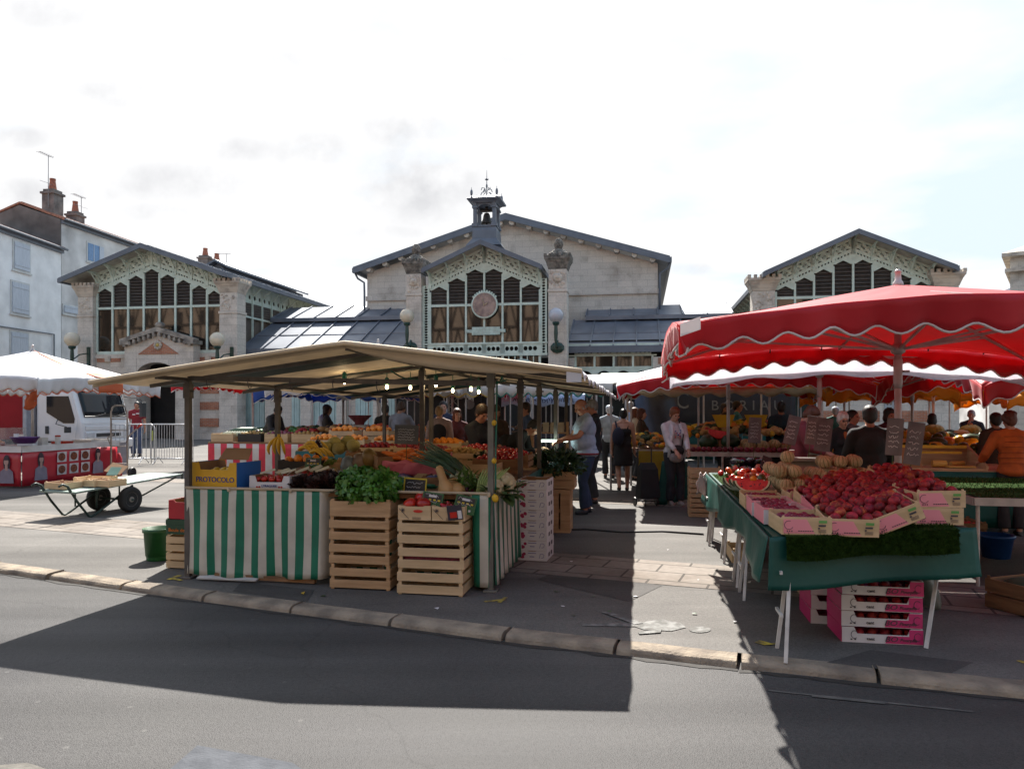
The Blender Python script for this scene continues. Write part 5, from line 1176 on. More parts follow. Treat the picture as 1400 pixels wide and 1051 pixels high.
# ---- right foreground: peach table
TFL=V((1.70,4.74,0)); TY=math.radians(-10)+math.radians(20); 
tb=E('trestle_table',(1.70,4.74,0),YAW,'long trestle table covered with dark green tarpaulin and heaped with peaches','table')
def TL(a,b,z): return V((1.70,4.74,0))+E1*a+E2*b+V((0,0,z))
def loc_of(w): q=w-V((1.70,4.74,0)); return V((q.dot(E1),q.dot(E2),q.z))
fr=loc_of(P(1321,712,5.25)); fl=loc_of(P(1044,772,4.72)); flt=loc_of(P(1071,735,4.78)); 
TZ=lambda a,b: .775+.03*a+.005*b
TW=1.32
mb=MB(); mb.poly([(.0,.05,TZ(0,0)-.03),(TW,.42,TZ(TW,0)-.03),(TW-.15,4.7,TZ(TW,4.7)-.03),(.0,4.7,TZ(0,4.7)-.03)],(0,0,.025)); mb.build('table_top',m_green,tb)
mb=MB()      # front drape
def fd(u,v):
    a=-.03+1.39*u; b=.03+.40*u; z=TZ(a,0)-.002
    return V((a+.03*(u-.5)*v,b-.03-.05*v+.016*math.sin(7*u+2*v)*v,z-(.335-.02*u+.012*math.sin(9*u))*v))
mb.grid(fd,40,10); mb.build('front_cloth',m_green,tb,smooth=True,sol=.004)
mb=MB()
def sd_(u,v):
    b=.02+4.7*u; z=TZ(0,b)-.002
    return V((-.035-.03*v-.03*math.sin(14*u+1)*v-.012*math.sin(47*u)*v,b,z-(.30-.06*math.sin(5*u)+.03*math.sin(17*u))*v))
mb.grid(sd_,90,8); mb.build('side_cloth',m_green,tb,smooth=True,sol=.004)
def trestle(b,a0,a1,z,pr=True):
    mb=MB()
    for a,sg in ((a0,-1),(a1,1)):
        if a is None: continue
        mb.cut()
        for y in (-.04,.26):
            mb.bar((a+.05*sg*-1,b+.11,z),(a+.02*sg,b+y-.05,0),.022,.022)
        mb.bar((a+.012*sg-.02,b-.035,.28),(a+.012*sg-.02,b+.16,.28),.016,.02)
        mb.bar((a+.012*sg-.02,b-.01,.55),(a+.012*sg-.02,b+.14,.55),.016,.02)
    mb.build('trestle_leg',m_white,tb)
trestle(-.02,.07,None,.75); trestle(1.5,.02,1.35,.75); trestle(1.95,.02,1.35,.75); trestle(3.0,.02,1.35,.75); trestle(4.3,.02,1.35,.75); trestle(4.0,-.04,1.35,.75)
mb=MB(); mb.bar(loc_of(P(1283,775,5.08)),loc_of(G(1266,886)),.022,.022); mb.build('trestle_leg',m_white,tb)
# artificial grass mats
def grassmat(name,label,fn,nu,nv,n,hgt,par=None,seed=1,hang=False):
    rr=random.Random(seed); mb=MB(); mb.grid(fn,nu,nv)
    for i in range(n):
        u,v=rr.random(),rr.random(); p=fn(u,v); e=1e-3; n_=(fn(min(1,u+e),v)-fn(max(0,u-e),v)).cross(fn(u,min(1,v+e))-fn(u,max(0,v-e))).normalized()
        if n_.z<-.2 or (abs(n_.z)<.3 and n_.y>0): n_=-n_
        d=V((rr.uniform(-1,1),rr.uniform(-1,1),rr.uniform(-1,1)))*.75; q=p+(n_+d).normalized()*hgt*rr.uniform(.6,1.2); s=V((rr.uniform(-1,1),rr.uniform(-1,1),rr.uniform(-.5,.5))).normalized()*.0028
        mb.add([p-s,p+s,q],[(0,1,2)])
    return mb.build(name,m_astro,par,label=label,cat='grass mat',group='artificial grass mats')
def gm1(u,v):
    a=.07+1.13*u; b=.05+.28*u
    if v<.35: return TL(a,b+.25*(1-v/.35)-.02,TZ(a,0)+.012)
    w_=(v-.35)/.65; return TL(a,b-.07-.012*math.sin(12*u)-.02*w_,TZ(a,0)+.012-.155*w_-.01*math.sin(9*u)*w_)
grassmat('grass_mat','strip of artificial grass hanging over the front of the peach table',gm1,24,8,9000,.028)
grassmat('grass_mat','artificial grass mat under the tomatoes and melon slices on the long table',lambda u,v: TL(.02+1.3*u,1.6+3.0*v,TZ(1.3*u,2)+.008),10,10,7000,.02,seed=2)
# ================================================================ produce
def meshof(mb,name,mats,smooth=True):
    o=mb.build(name,mats,smooth=smooth); me=o.data; bpy.data.objects.remove(o); return me
def fruit(name,mats,prof=None,r=1.0,ribs=0,rib=.06,dent=.18,n=16,k=10,sq=1.0,stem=None,cleft=0,groove=None):
    mb=MB(); vs=[];fs=[]
    vs.append(V((0,0,-sq*(1-dent*.6)*r)))
    for i in range(1,k):
        a=-PI/2+PI*i/k
        for j in range(n):
            t=2*PI*j/n; q=1-(rib*(1-abs(math.cos(t*ribs/2))) if ribs else 0); 
            if cleft: q*=1-cleft*math.exp(-((t-PI)/.28)**2)
            rr=math.cos(a)*q; z=math.sin(a)*sq
            z-=math.copysign(dent*math.exp(-(math.cos(a)/.35)**2),math.sin(a))*sq
            vs.append(V((rr*math.cos(t)*r,rr*math.sin(t)*r,z*r)))
    vs.append(V((0,0,sq*(1-dent*.9)*r))); L=len(vs)-1
    for j in range(n):
        fs.append((0,1+(j+1)%n,1+j)); fs.append((L,1+(k-2)*n+j,1+(k-2)*n+(j+1)%n))
    for i in range(k-2):
        for j in range(n): fs.append((1+i*n+j,1+i*n+(j+1)%n,1+(i+1)*n+(j+1)%n,1+(i+1)*n+j))
    mb.add(vs,fs)
    if groove is not None:
        seg=n//ribs
        for q,fc in enumerate(mb.f):
            js=[(i_-1)%n for i_ in fc if 0<i_<L]
            if js and min((min(js)-seg//2)%seg,(seg//2-1-min(js))%seg)==0 and max(js)-min(js)<n-2: mb.m[q]=groove
    if stem: mb.tube((0,0,sq*r*.8),(0.05*r,0,sq*r*(.8+stem)),.07*r,.05*r,6,m=1)
    return meshof(mb,name,mats)
m_peach=M('peach skin',(.33,.017,.026),(.095,.006,.014),1.6,.6,rand=.35,det=5,lo=.3,hi=.62,spec=.35)
m_peach2=M('flushed peach skin',(.48,.13,.03),(.26,.014,.02),1.4,.6,rand=.25,det=4,lo=.42,hi=.7,spec=.35)
m_plum=M('plum skin',(.25,.02,.05),(.12,.008,.03),9,.4,rand=.3)
m_tom=M('tomato skin',(.46,.018,.012),(.33,.01,.009),1.5,.28,rand=.2)
m_tomo=M('orange tomato skin',(.52,.11,.014),(.42,.04,.012),1.5,.28,rand=.25)
m_tomg=M('green tomato skin',(.08,.12,.015),(.028,.055,.01),2,.25,rand=.25)
m_orange_f=M('orange peel',(.75,.24,.01),(.65,.18,.008),6,.45,.2,80,rand=.1)
m_lemon=M('lemon peel',(.62,.40,.02),(.52,.3,.01),6,.45,rand=.1)
m_melon=M('netted melon rind',(.54,.40,.23),(.40,.30,.15),5,.75,.4,60,rand=.12,det=7)
m_melong=M('green brown melon rind',(.34,.27,.09),(.22,.2,.06),18,.7,.3,60,rand=.15,det=6)
m_stem=M('green stem',(.05,.09,.02)); m_leaf=M('basil leaf',(.075,.20,.022),(.035,.12,.012),7,.4,rand=.1,spec=.5)
m_dkleaf=M('dark leafy greens',(.022,.06,.014),(.01,.03,.008),8,.5); m_redleaf=M('dark red lettuce',(.055,.018,.015),(.022,.012,.01),9,.5,lo=.4,hi=.6)
m_leek=M('leek leaf',(.045,.10,.05),(.02,.055,.03),6,.5,stretch=(1,1,.2)); m_whiteroot=M('leek white',(.5,.5,.36),(.4,.42,.25),5,.5)
m_carrot=M('carrot',(.66,.17,.012),(.55,.11,.008),12,.5,rand=.15); m_ban=M('banana peel',(.62,.38,.02),(.5,.3,.02),5,.5,det=5)
m_squash=M('butternut skin',(.50,.30,.12),(.4,.23,.085),4,.5); m_aub=M('aubergine skin',(.022,.008,.022),(.012,.005,.014),4,.18)
m_pepper=M('red pepper skin',(.42,.012,.016),(.28,.008,.012),4,.2,rand=.2); m_pot=M('potato skin',(.40,.25,.08),(.28,.16,.05),9,.8,rand=.15)
m_cauli=M('cauliflower curd',(.60,.53,.34),(.48,.41,.24),30,.9,.5); m_onion=M('red onion',(.20,.03,.06),(.12,.015,.04),5,.35,rand=.2)
m_wmrind=M('watermelon rind',(.02,.06,.02),(.01,.03,.012),6,.4); m_wmflesh=M('watermelon flesh',(.70,.07,.07),(.55,.04,.05),20,.35); m_wmpale=M('pale rind',(.6,.62,.42))
PEACH=fruit('peach',[m_peach],sq=.92,dent=.14,cleft=.07,n=18,k=11); PEACH2=fruit('peach',[m_peach2],sq=.92,dent=.14,cleft=.07,n=18,k=11); PLUM=fruit('plum',[m_plum],sq=1.02,dent=.1,cleft=.06,n=12,k=8)
TOM=fruit('tomato',[m_tom,m_stem],sq=.84,dent=.2,ribs=5,rib=.05,stem=.12,n=20); TOMO=fruit('tomato',[m_tomo,m_stem],sq=.8,dent=.2,ribs=7,rib=.07,stem=.1,n=21); TOMG=fruit('tomato',[m_tomg,m_stem],sq=.82,dent=.2,ribs=8,rib=.1,stem=.1,n=24)
ORA=fruit('orange',[m_orange_f],sq=.96,dent=.05,n=14,k=9); LEM=fruit('lemon',[m_lemon],sq=1.25,dent=-.1,n=14,k=9); MEL=fruit('melon',[m_melon,m_stem,M('melon groove',(.27,.23,.10),(.20,.18,.075),6,.8)],sq=.94,dent=.06,ribs=10,rib=.11,n=80,k=14,stem=.08,groove=2); MELG=fruit('melon',[m_melong,m_stem],sq=.9,dent=.06,ribs=9,rib=.04,n=27,k=10,stem=.1)
PEP=fruit('pepper',[m_pepper,m_stem],sq=1.15,dent=.25,ribs=4,rib=.14,n=16,stem=.3); ONI=fruit('onion',[m_onion,m_stem],sq=.9,dent=-.12,n=12,k=8,stem=.3); POT=fruit('potato',[m_pot],sq=.72,dent=.02,n=10,k=7)
NPUT={}
def put(me,loc,r,label,cat,group,tilt=.5,rz=None,sz=None):
    o=bpy.data.objects.new(me.name.split('.')[0],me); COL.objects.link(o); o.location=loc
    o.rotation_euler=(R.uniform(-tilt,tilt),R.uniform(-tilt,tilt),R.uniform(0,6.28) if rz is None else rz); o.scale=(r,r,r) if sz is None else sz
    tag(o,label,cat,group); return o
def layer(fr,L,W,r,z,jit=.15,rows=None,skip=0,dome=0):
    # positions in a rectangle L x W about the origin of frame fr(a,b,z)
    out=[]; nx=max(1,int(L/(2*r))); ny=max(1,int(W/(1.8*r)))
    for j in range(ny):
        for i in range(nx-(j%2)):
            if R.random()<skip: continue
            x=-L/2+L*(i+.5+.5*(j%2))/nx; y=-W/2+W*(j+.5)/ny
            zz=z+dome*(1-(2*x/L)**2)*(1-(2*y/W)**2)
            out.append(fr(x+R.uniform(-jit,jit)*r,y+R.uniform(-jit,jit)*r,zz+R.uniform(-jit,jit)*r))
    return out
# ---- peach table
def pcrate(label,a,b,z,rz=0,tilt=(0,0),kind=0,L=.315,W=.385,H=.115):
    w_=TL(a,b,z)
    if kind==0:
        mb=MB(); t=.008
        mb.box((-L/2,-W/2,0),(L/2,-W/2+t,H)); mb.box((-L/2,W/2-t,0),(L/2,W/2,H)); mb.box((-L/2,-W/2+t,0),(-L/2+t,W/2-t,H-.012)); mb.box((L/2-t,-W/2+t,0),(L/2,W/2-t,H-.012)); mb.box((-L/2+t,-W/2+t,.003),(L/2-t,W/2-t,.012))
        for i in (-1,1):
            for j in (-1,1): mb.box((i*(L/2-t)-.012*(i>0),j*(W/2-t)-.012*(j>0),.012),(i*(L/2-t)+.012*(i<0),j*(W/2-t)+.012*(j<0),H+.008))
        o=mb.build('fruit_crate',m_wood2,None,w_,(tilt[0],tilt[1],YAW+rz),label=label,cat='crate',group='shallow fruit crates',bevel=.0015)
        mb=MB(); y=-W/2-.0025; mb.poly([(-L/2+.012,y,.01),(.05,y,.01),(.0,y,H-.014),(-L/2+.012,y,H-.014)],(0,.0015,0)); mb.build('pink_label',m_pinkp,o)
        mb=MB(); y=-W/2-.0045
        mb.path([(-L/2+.045+.028*math.cos(t_),y,H*.55+.028*math.sin(t_)) for t_ in [1.2+i*.33 for i in range(15)]],.0016,4)
        for i in range(7): mb.obox((-.05+.018*i*.8,y,.026),(.010,.001,.006))
        for i in range(3): mb.obox((-L/2+.035+.014*i,y,.024),(.007,.001,.008))
        mb.obox((.095,y,.062),(.045,.001,.012)); mb.obox((.075,y,.045),(.012,.001,.01))
        for i in range(4): mb.obox((.095,y,.036-.006*i),(.05,.001,.002))
        mb.build('printing',m_ink,o)
        mb=MB(); mb.obox((.1,-W/2-.0035,H-.028),(.05,.001,.018)); mb.build('green_logo',M('green print',(.12,.32,.08)),o)
    else:
        o=carton(label,w_,YAW+rz,L,W,H,m_wcard,m_pinkp,dip=.5,dipw=.6,tilt=tilt,mi=M('pink card lining',(.6,.3,.3)),group='pink and white plum cartons',name='fruit_carton')
        mb=MB(); mb.box((-L/2-.004,-W/2-.003,H-.012),(-L*.3,-W/2+.003,H+.003)); mb.box((L*.3,-W/2-.003,H-.012),(L/2+.004,-W/2+.003,H+.003)); mb.build('pink_rim',m_pinkp,o)
    return o
def crframe(o):
    M4=o.matrix_basis.copy()
    return lambda x,y,z: M4@V((x,y,z))
pl='dark red peach heaped in the crates on the green table'; pl2='orange-flushed peach lying among the dark red ones'
crates=[]
specs=[('front left peach crate with pink label, plums half filling it',.20,.24,TZ(0,0)+.012,.05,(0,0),0,'plum'),
 ('second front crate with pink label, heaped with peaches',.50,.26,TZ(.4,0)+.012,-.02,(.1,.0),0,'peach'),
 ('front peach crate tipped up sideways to the right',.80,.32,TZ(.9,0)+.06,.0,(.12,-.42),0,'peach'),
 ('lower crate with pink label at the right end of the peach table',1.12,.60,TZ(1.1,0)+.014,.08,(0,0),0,None),
 ('top crate with pink label at the right end, peaches rising over its rim',1.13,.60,TZ(1.1,0)+.135,.10,(.03,-.02),0,'peach'),
 ('pink and white carton of plums behind the front left crate',.16,.66,TZ(0,0)+.012,.03,(0,0),1,'plum'),
 ('pink and white carton of plums, second behind the front left crate',.15,1.07,TZ(0,0)+.012,-.03,(0,0),1,'plum'),
 ('plum crate at the back of the left column, next to the melon slices',.15,1.47,TZ(0,0)+.012,0,(0,0),0,'plum'),
 ('plum crate behind the heap, left of the melons',.50,1.47,TZ(.4,0)+.03,0,(0,0),0,'plum'),
 ('pink carton in the middle of the peach heap, left side',.50,.68,TZ(.4,0)+.03,.02,(.12,0),1,'peach'),
 ('crate in the middle of the peach heap',.83,.74,TZ(.8,0)+.08,-.03,(.14,-.03),0,'peach'),
 ('raised crate in the second row of the heap, left',.52,1.08,TZ(.4,0)+.045,.03,(.12,.05),0,'peach'),
 ('raised crate in the second row of the heap, middle',.86,1.15,TZ(.8,0)+.12,.02,(.12,0),0,'peach'),
 ('raised crate in the second row of the heap, right',1.2,1.06,TZ(1.2,0)+.16,-.05,(.1,-.03),0,'peach'),
 ('back crate of flushed peaches beside the melons',.86,1.54,TZ(.8,0)+.13,.0,(.1,0),0,'flush'),
 ('back right crate of peaches near the parasol pole',1.2,1.48,TZ(1.2,0)+.18,.03,(.1,0),0,'peach')]
for (lab,a,b,z,rz,tl,kd,fill) in specs:
    o=pcrate(lab,a,b,z,rz,tl,kd); fr=crframe(o)
    if fill=='plum':
        for p in layer(fr,.285,.355,.029,.075,dome=.01): put(PLUM,p,.027,'small dark plum in the crates at the left of the peach table','plum','plums in the flat crates')
    elif fill:
        for p in layer(fr,.29,.36,.0375,.098,dome=.05): 
            q=R.random()<(.65 if fill=='flush' else .15); put(PEACH2 if q else PEACH,p,R.uniform(.0345,.039),pl2 if q else pl,'peach','flushed peaches on the green table' if q else 'dark red peaches on the green table',tilt=1.2)
for p in layer(lambda x,y,z: TL(.82+x,.92+y,TZ(.6,0)+.215+z+y*.10+x*.12),.72,.95,.039,.0,jit=.4,dome=.03): put(PEACH,p,R.uniform(.035,.039),pl,'peach','dark red peaches on the green table',tilt=1.2)
# support stand under the raised crates
mb=MB(); mb.box((.70,.9,TZ(0,0)-.0),(1.3,1.62,TZ(0,0)+.085)); mb.box((.7,.95,TZ(0,0)+.085),(1.3,1.68,TZ(0,0)+.15)); st=mb.build('display_riser',m_woodd,tb)
# melons
ml='ribbed netted melon in the pile on the peach table'
for k,(a,b,z) in enumerate([(.40+.125*i,1.80+.115*j,0) for i in range(3) for j in range(6)]+[(.36+.125*i,1.86+.12*j,.1) for i in range(2) for j in range(5)]+[(.72+.13*i,1.95+.13*j,.06) for i in range(4) for j in range(4)]+[(.78+.13*i,2.02+.13*j,.155) for i in range(3) for j in range(2)]+[(.46,1.98,.2)]):
    put(MEL,TL(a+R.uniform(-.01,.01),b+R.uniform(-.01,.01),TZ(a,0)+.145+z*1.2),R.uniform(.058,.066),ml,'melon','netted melons on the peach table',tilt=.35)
crate('pale crate behind the melons, beside the orange-flushed peaches',TL(1.12,2.0,TZ(1,0)),YAW,.34,.3,.2,2,mt=m_wood2)
mb=MB(); mb.box((.22,1.72,TZ(0,0)),(1.28,2.6,TZ(0,0)+.075)); mb.build('display_riser',m_woodd,tb)
# watermelon slices
def wslice(label,a,b,rz):
    mb=MB(); r=.165; n=14
    for r0,r1,m in ((0,r*.84,0),(r*.84,r*.93,1),(r*.93,r,2)):
        A=[(r1*math.cos(PI*i/n),r1*math.sin(PI*i/n)*.72) for i in range(n+1)]; B=[(r0*math.cos(PI*i/n),r0*math.sin(PI*i/n)*.72) for i in range(n+1)]
        pts=[(x,0,-z) for x,z in A]+[(x,0,-z) for x,z in B[::-1]] if r0 else [(x,0,-z) for x,z in A]
        if r0:
            for i in range(n): mb.poly([(A[i][0],0,-A[i][1]),(A[i+1][0],0,-A[i+1][1]),(B[i+1][0],0,-B[i+1][1]),(B[i][0],0,-B[i][1])],(0,.05,0),m)
        else: mb.poly(pts,(0,.05,0),m)
    for i in range(9): x=R.uniform(-.1,.1); mb.ell((x,-.001,-R.uniform(.02,.06)),(.005,.003,.008),6,4,m=3)
    return mb.build('melon_slice',[m_wmflesh,m_wmpale,m_wmrind,m_ink],None,TL(a-.05,b+.06,TZ(a,0)+.185),(-.45,0,YAW+rz),label=label,cat='melon slice',group='watermelon slices')
wslice('front wedge of watermelon on the grass mat',.18,1.80,.05); wslice('middle wedge of watermelon on the grass mat, half hidden',.16,1.94,.02); wslice('rear wedge of watermelon nearest the tomatoes',.12,2.08,0)
put(ORA,TL(.15,1.93,TZ(0,0)+.20),.03,'single orange fruit lying on the melon wedges','orange','loose fruit')
# tomatoes
for j in range(26):
    b=2.15+j*.085
    for i in range(11):
        a=.08+i*.088+.04*(j%2)
        if b<2.6 and a>.3: continue
        if a<.30-.045*max(0,b-2.2)*2.2 or b<2.4: continue
        if R.random()<.06: continue
        for lv in range(1 if (i+j)%3 else 2):
            q=R.random(); me,lab,g=(TOMO,'orange ribbed tomato in the mixed heap','orange tomatoes in the mixed heap') if q<.38 else ((TOM,'red tomato in the mixed heap','red tomatoes in the mixed heap') if q<.8 else (TOMG,'dark green ribbed tomato in the mixed heap','green tomatoes in the mixed heap'))
            put(me,TL(a+R.uniform(-.02,.02),b+R.uniform(-.02,.02),TZ(a,0)+.042+lv*.06+R.uniform(0,.01)),R.uniform(.034,.048),lab,'tomato',g,tilt=1)
mb=MB(); mb.lathe([(.02,-.13),(.05,-.1),(.065,-.03),(.055,.05),(.03,.1),(.012,.12)],n=14); mb.tube((0,0,.11),(0,.01,.16),.012,.01,6,m=1); AUB=meshof(mb,'aubergine',[m_aub,m_stem])
for k in range(13): put(AUB,TL(.32+.07*(k%7)+R.uniform(-.02,.02),4.35+.1*(k//7),TZ(.4,0)+.07+.09*(k//7)),1,'glossy aubergine at the back of the tomato heap','aubergine','aubergines behind the tomatoes',tilt=0,sz=(1,1,1)).rotation_euler=(1.3+R.uniform(-.2,.2),0,R.uniform(-.7,.7))
# scale, slates
sl=E('market_scale',TL(1.0,3.35,TZ(1,0)),YAW-.12,'beige market scale with sloping top behind the melons','scale')
m_beige=M('beige enamel',(.34,.30,.23),(.27,.235,.18),3,.5); mb=MB(); mb.poly([(-.26,-.16,0),(-.26,.16,0),(-.26,.16,.2),(-.26,.0,.24),(-.26,-.16,.13)],(.52,0,0)); mb.build('body',m_beige,sl,bevel=.01)
mb=MB(); mb.box((-.3,-.1,.245),(.28,.2,.27)); mb.poly([(-.33,-.1,.1),(-.28,-.1,.1),(-.2,.1,.35),(-.25,.1,.35)],(0,.12,0)); mb.build('tray',M('steel tray',(.35,.33,.3),rough=.3,metal=.6),sl)
mb=MB(); mb.obox((-.02,-.155,.155),(.2,.01,.045),eul(-.6,0,0)); mb.build('display',M('tan display',(.6,.5,.35),rough=.3),sl)  # display face is a plain tan colour without emission
def scribble(mb,cx,cz,y,w_,h,n,rr,r=.0022):
    for i in range(n):
        z=cz+h/2-h*(i+.5)/n; x=cx-w_/2; pts=[]
        for q in range(int(5+w_/h*n*2.5)): pts.append((x,y,z+rr.uniform(-.4,.4)*h/n*.7)); x+=w_/(5+w_/h*n*2.5)*rr.uniform(.7,1.3)
        mb.path(pts,r,4)
def sign(label,loc,rot,w_,h,mt,n=3,border=None,stick=0,name='price_sign',cat='price sign',group='price signs',extra=None,r=.0022):
    rr=random.Random(hash(label)%999 if False else len(label)*7+int(abs(loc[0])*100)); mb=MB(); mb.obox((0,0,0),(w_,.008,h)); o=mb.build(name,mt,None,loc,rot,label=label,cat=cat,group=group,bevel=.003)
    mb=MB(); scribble(mb,0,0 if not extra else h*.1,-.006,w_*.72,h*.66,n,rr,r); mb.build('chalk_writing',m_chalk,o)
    if border:
        mb=MB(); e=.012
        mb.box((-w_/2,-.007,h/2-e),(w_/2,-.0045,h/2)); mb.box((-w_/2,-.007,-h/2),(w_/2,-.0045,-h/2+e)); mb.box((-w_/2,-.007,-h/2+e),(-w_/2+e,-.0045,h/2-e)); mb.box((w_/2-e,-.007,-h/2+e),(w_/2,-.0045,h/2-e)); mb.build('border',border,o)
    if stick: mb=MB(); mb.tube((0,.008,-h/2+.03),(0,.008,-h/2-stick),.004,n=6); mb.build('stick',m_stem if stick>.15 else m_ink,o)
    return o
for (px,py,d,w_,h,roll,lab) in ((1223,597,5.9,.13,.30,.07,'dark slate price sign fixed to the big parasol pole'),(1250,606,6.0,.135,.35,.13,'dark slate price sign just right of the big parasol pole'),(1126,594,7.9,.17,.36,.12,'dark slate price sign above the beige scale, in front of the woman'),(1110,588,8.4,.13,.33,.12,'slate price sign half behind the one over the scale'),(1083,588,9.0,.15,.36,.22,'tilted slate price sign left of the scale'),(1032,588,12.0,.2,.42,.05,'slate price sign standing in the rear stall near the tomatoes')):
    sign(lab,P(px,py,d),(0,roll,YAW*.5),w_,h,m_slate,5,stick=.25 if d<8.5 else .35,group='slate price signs',r=.003)
sign('small black price tag propped at the back of the tomatoes',TL(.6,4.1,TZ(1,0)+.14),(-.4,.35,YAW),.11,.22,m_black,2,stick=.05,r=.002)
# under the table: magenta cartons of fruit
def magenta(px,py,n,lab,L=.52,W=.38,H=.105,sel=True,rz=0,back=.2):
    c=G(px,py)+E2*back; Z=0
    for i in range(n):
        k=carton(lab[i],(c.x+R.uniform(-.006,.006),c.y+R.uniform(-.006,.006),Z),YAW+rz+R.uniform(-.012,.012),L,W,H,m_wcard,m_wcard,dip=.42,dipw=.62,group='magenta and white fruit cartons',mi=m_hot)
        mb=MB(); y=-W/2-.003; d=H*.56
        mb.poly([(.02,y,.004),(L/2,y,.004),(L/2,y,H-.003),(L*.33,y,H-.003),(L*.33,y,d-.004),(.035,y,d-.004)],(0,.0015,0)); mb.cut().box((-L/2-.003,-W/2,.0),(-L/2-.0015,W/2,H)); mb.build('magenta_print',m_hot,k)
        if sel:
            text('BO',.05,m_ink,k,(.055,y-.002,.032),TX,shear=.25,sx=1.2); text('Pourpfle',.032,m_ink,k,(.165,y-.002,.03),TX,shear=.3); text('cant',.03,m_ink,k,(-.075,y-.002,.03),TX)
            mb=MB()
            for cx,cz,q in ((-.18,.055,.022),(.225,.055,.022)): mb.path([(cx+q*math.cos(t),y-.002,cz+q*1.2*math.sin(t)) for t in [.6+j*.4 for j in range(13)]],.0018,4)
            mb.obox((-.2,y-.0015,.022),(.012,.001,.008)); mb.obox((-.175,y-.0015,.022),(.012,.001,.008)); mb.build('printing',m_ink,k)
        Z+=H+.004
        fr=crframe(k)
        if i==n-1 or sel:
            for p in layer(fr,L-.03,.12,.036,.05): put(PEACH,p+V((0,0,0))-E2*.1,.034,'peach in the magenta cartons stored under the table','peach','peaches stored under the table')
magenta(1207,880,4,['lowest magenta and white carton under the peach table','second magenta and white carton under the peach table','third magenta and white carton under the peach table','top magenta and white carton under the peach table, peaches showing'])
magenta(1140,856,3,['lowest carton of the rear magenta stack under the table','middle carton of the rear magenta stack under the table','top carton of the rear magenta stack under the table'],.3,.4,.105,False,0,.25)
crate('wooden crate end behind the rear magenta stack under the table',(G(1126,832)+E2*.3),YAW,.2,.4,.22,2,mt=m_wood2)
crate('low wooden crate between the trestle legs under the long table',(G(1022,772)+E2*.3),YAW,.3,.5,.14,1,mt=m_wood2)
mb=MB(); mb.grid(lambda u,v: V((.22*(u-.5)+.02*math.sin(9*v),.10*math.sin(5*u+3*v),.55*(v)-.02)),8,8); mb.build('plastic_bag',M('crumpled clear bag',(.30,.32,.28),(.2,.22,.18),9,.3,trans=.4),None,G(1275,840)+E2*.25,YAW,smooth=True,sol=.004,label='crumpled plastic bag hanging beside the magenta cartons',cat='bag')
o=E('plastic_bag',TL(-.1,4.35,.55),YAW,'pale crumpled bag tied to the far corner of the long table','bag'); mb=MB(); mb.grid(lambda u,v: V((.16*(u-.5)*(1-.5*v)+.015*math.sin(9*v+4*u),.06*math.sin(6*u+2*v),.26*v+.02*math.sin(7*u))),8,8); mb.build('sheet',M('pinkish plastic',(.5,.42,.4),(.4,.33,.32),8,.35,trans=.3),o,smooth=True,sol=.01)
# right edge: second grass topped table, bucket, crates
rt=E('trestle_table',P(1333,680,6.6)*1,YAW,'metal edged table with grass mat at the right edge','table'); rt.location.z=0; tz=P(1333,680,6.6).z
mb=MB(); mb.box((0,0,tz-.05),(2.2,2.2,tz-.03)); mb.build('table_top',m_pole,rt); mb=MB()
for a,b in ((.04,.04),(2.1,.04),(.04,2.1),(.6,.3)): mb.cut().tube((a,b,0),(a,b,tz-.05),.017,n=8)
mb.build('leg',m_white,rt); mb=MB(); mb.box((-.01,-.02,tz-.07),(2.22,0,tz)); mb.box((-.02,0,tz-.07),(0,2.2,tz)); mb.build('metal_edge',m_pole,rt)
w0=rt.location.copy(); grassmat('grass_mat','artificial grass mat on the metal edged table at the right',lambda u,v: w0+E1*(.1+2.0*u)+E2*(.05+1.9*v)+V((0,0,tz-.015+.03*v)),6,6,6000,.03,seed=4)
mb=MB(); mb.lathe([(.13,0),(.165,.22),(.18,.22),(.18,.25),(.165,.25),(.12,.03),(0,.02)],n=28); mb.build('bucket',M('blue plastic',(.01,.06,.22),(.008,.045,.17),4,.4),None,G(1368,764)+E2*.1,0,smooth=True,label='blue plastic tub on the ground under the right-hand table',cat='bucket')
mb=MB(); mb.lathe([(.1,0),(.2,.1),(.22,.1),(.22,.12),(.18,.1),(.0,.02)],n=24); mb.build('bowl',M('olive plastic',(.16,.16,.02),(.12,.12,.015),4,.4),None,(G(1322,722)+E2*.15)+V((0,0,.12)),0,smooth=True,label='olive plastic bowl behind the right-hand crate',cat='bowl')
crate('brown slatted crate of tomatoes beside the blue tub',(G(1330,745)+E2*.3),YAW,.36,.5,.26,3,mt=m_woodd); cc=G(1330,745)+E2*.3
for p in layer(lambda x,y,z: cc+E1*x+E2*y+V((0,0,z)),.32,.45,.04,.2): put(TOM,p,.038,'tomato in the slatted crate beside the blue tub','tomato','tomatoes in the slatted crate')
crate('large wooden crate at the right edge of the pavement',G(1398,842)+E2*.2+E1*.14,YAW+.5,.5,.36,.25,2,mt=m_woodd,gap=.3)
mb=MB(); mb.ell((0,0,0),(.2,.14,.06),14,8); mb.build('pumpkin',M('dark green gourd',(.02,.05,.02)),None,G(1398,842)+E2*.2+E1*.14+V((0,0,.2)),0,smooth=True,label='dark green gourd inside the crate at the right edge',cat='gourd')
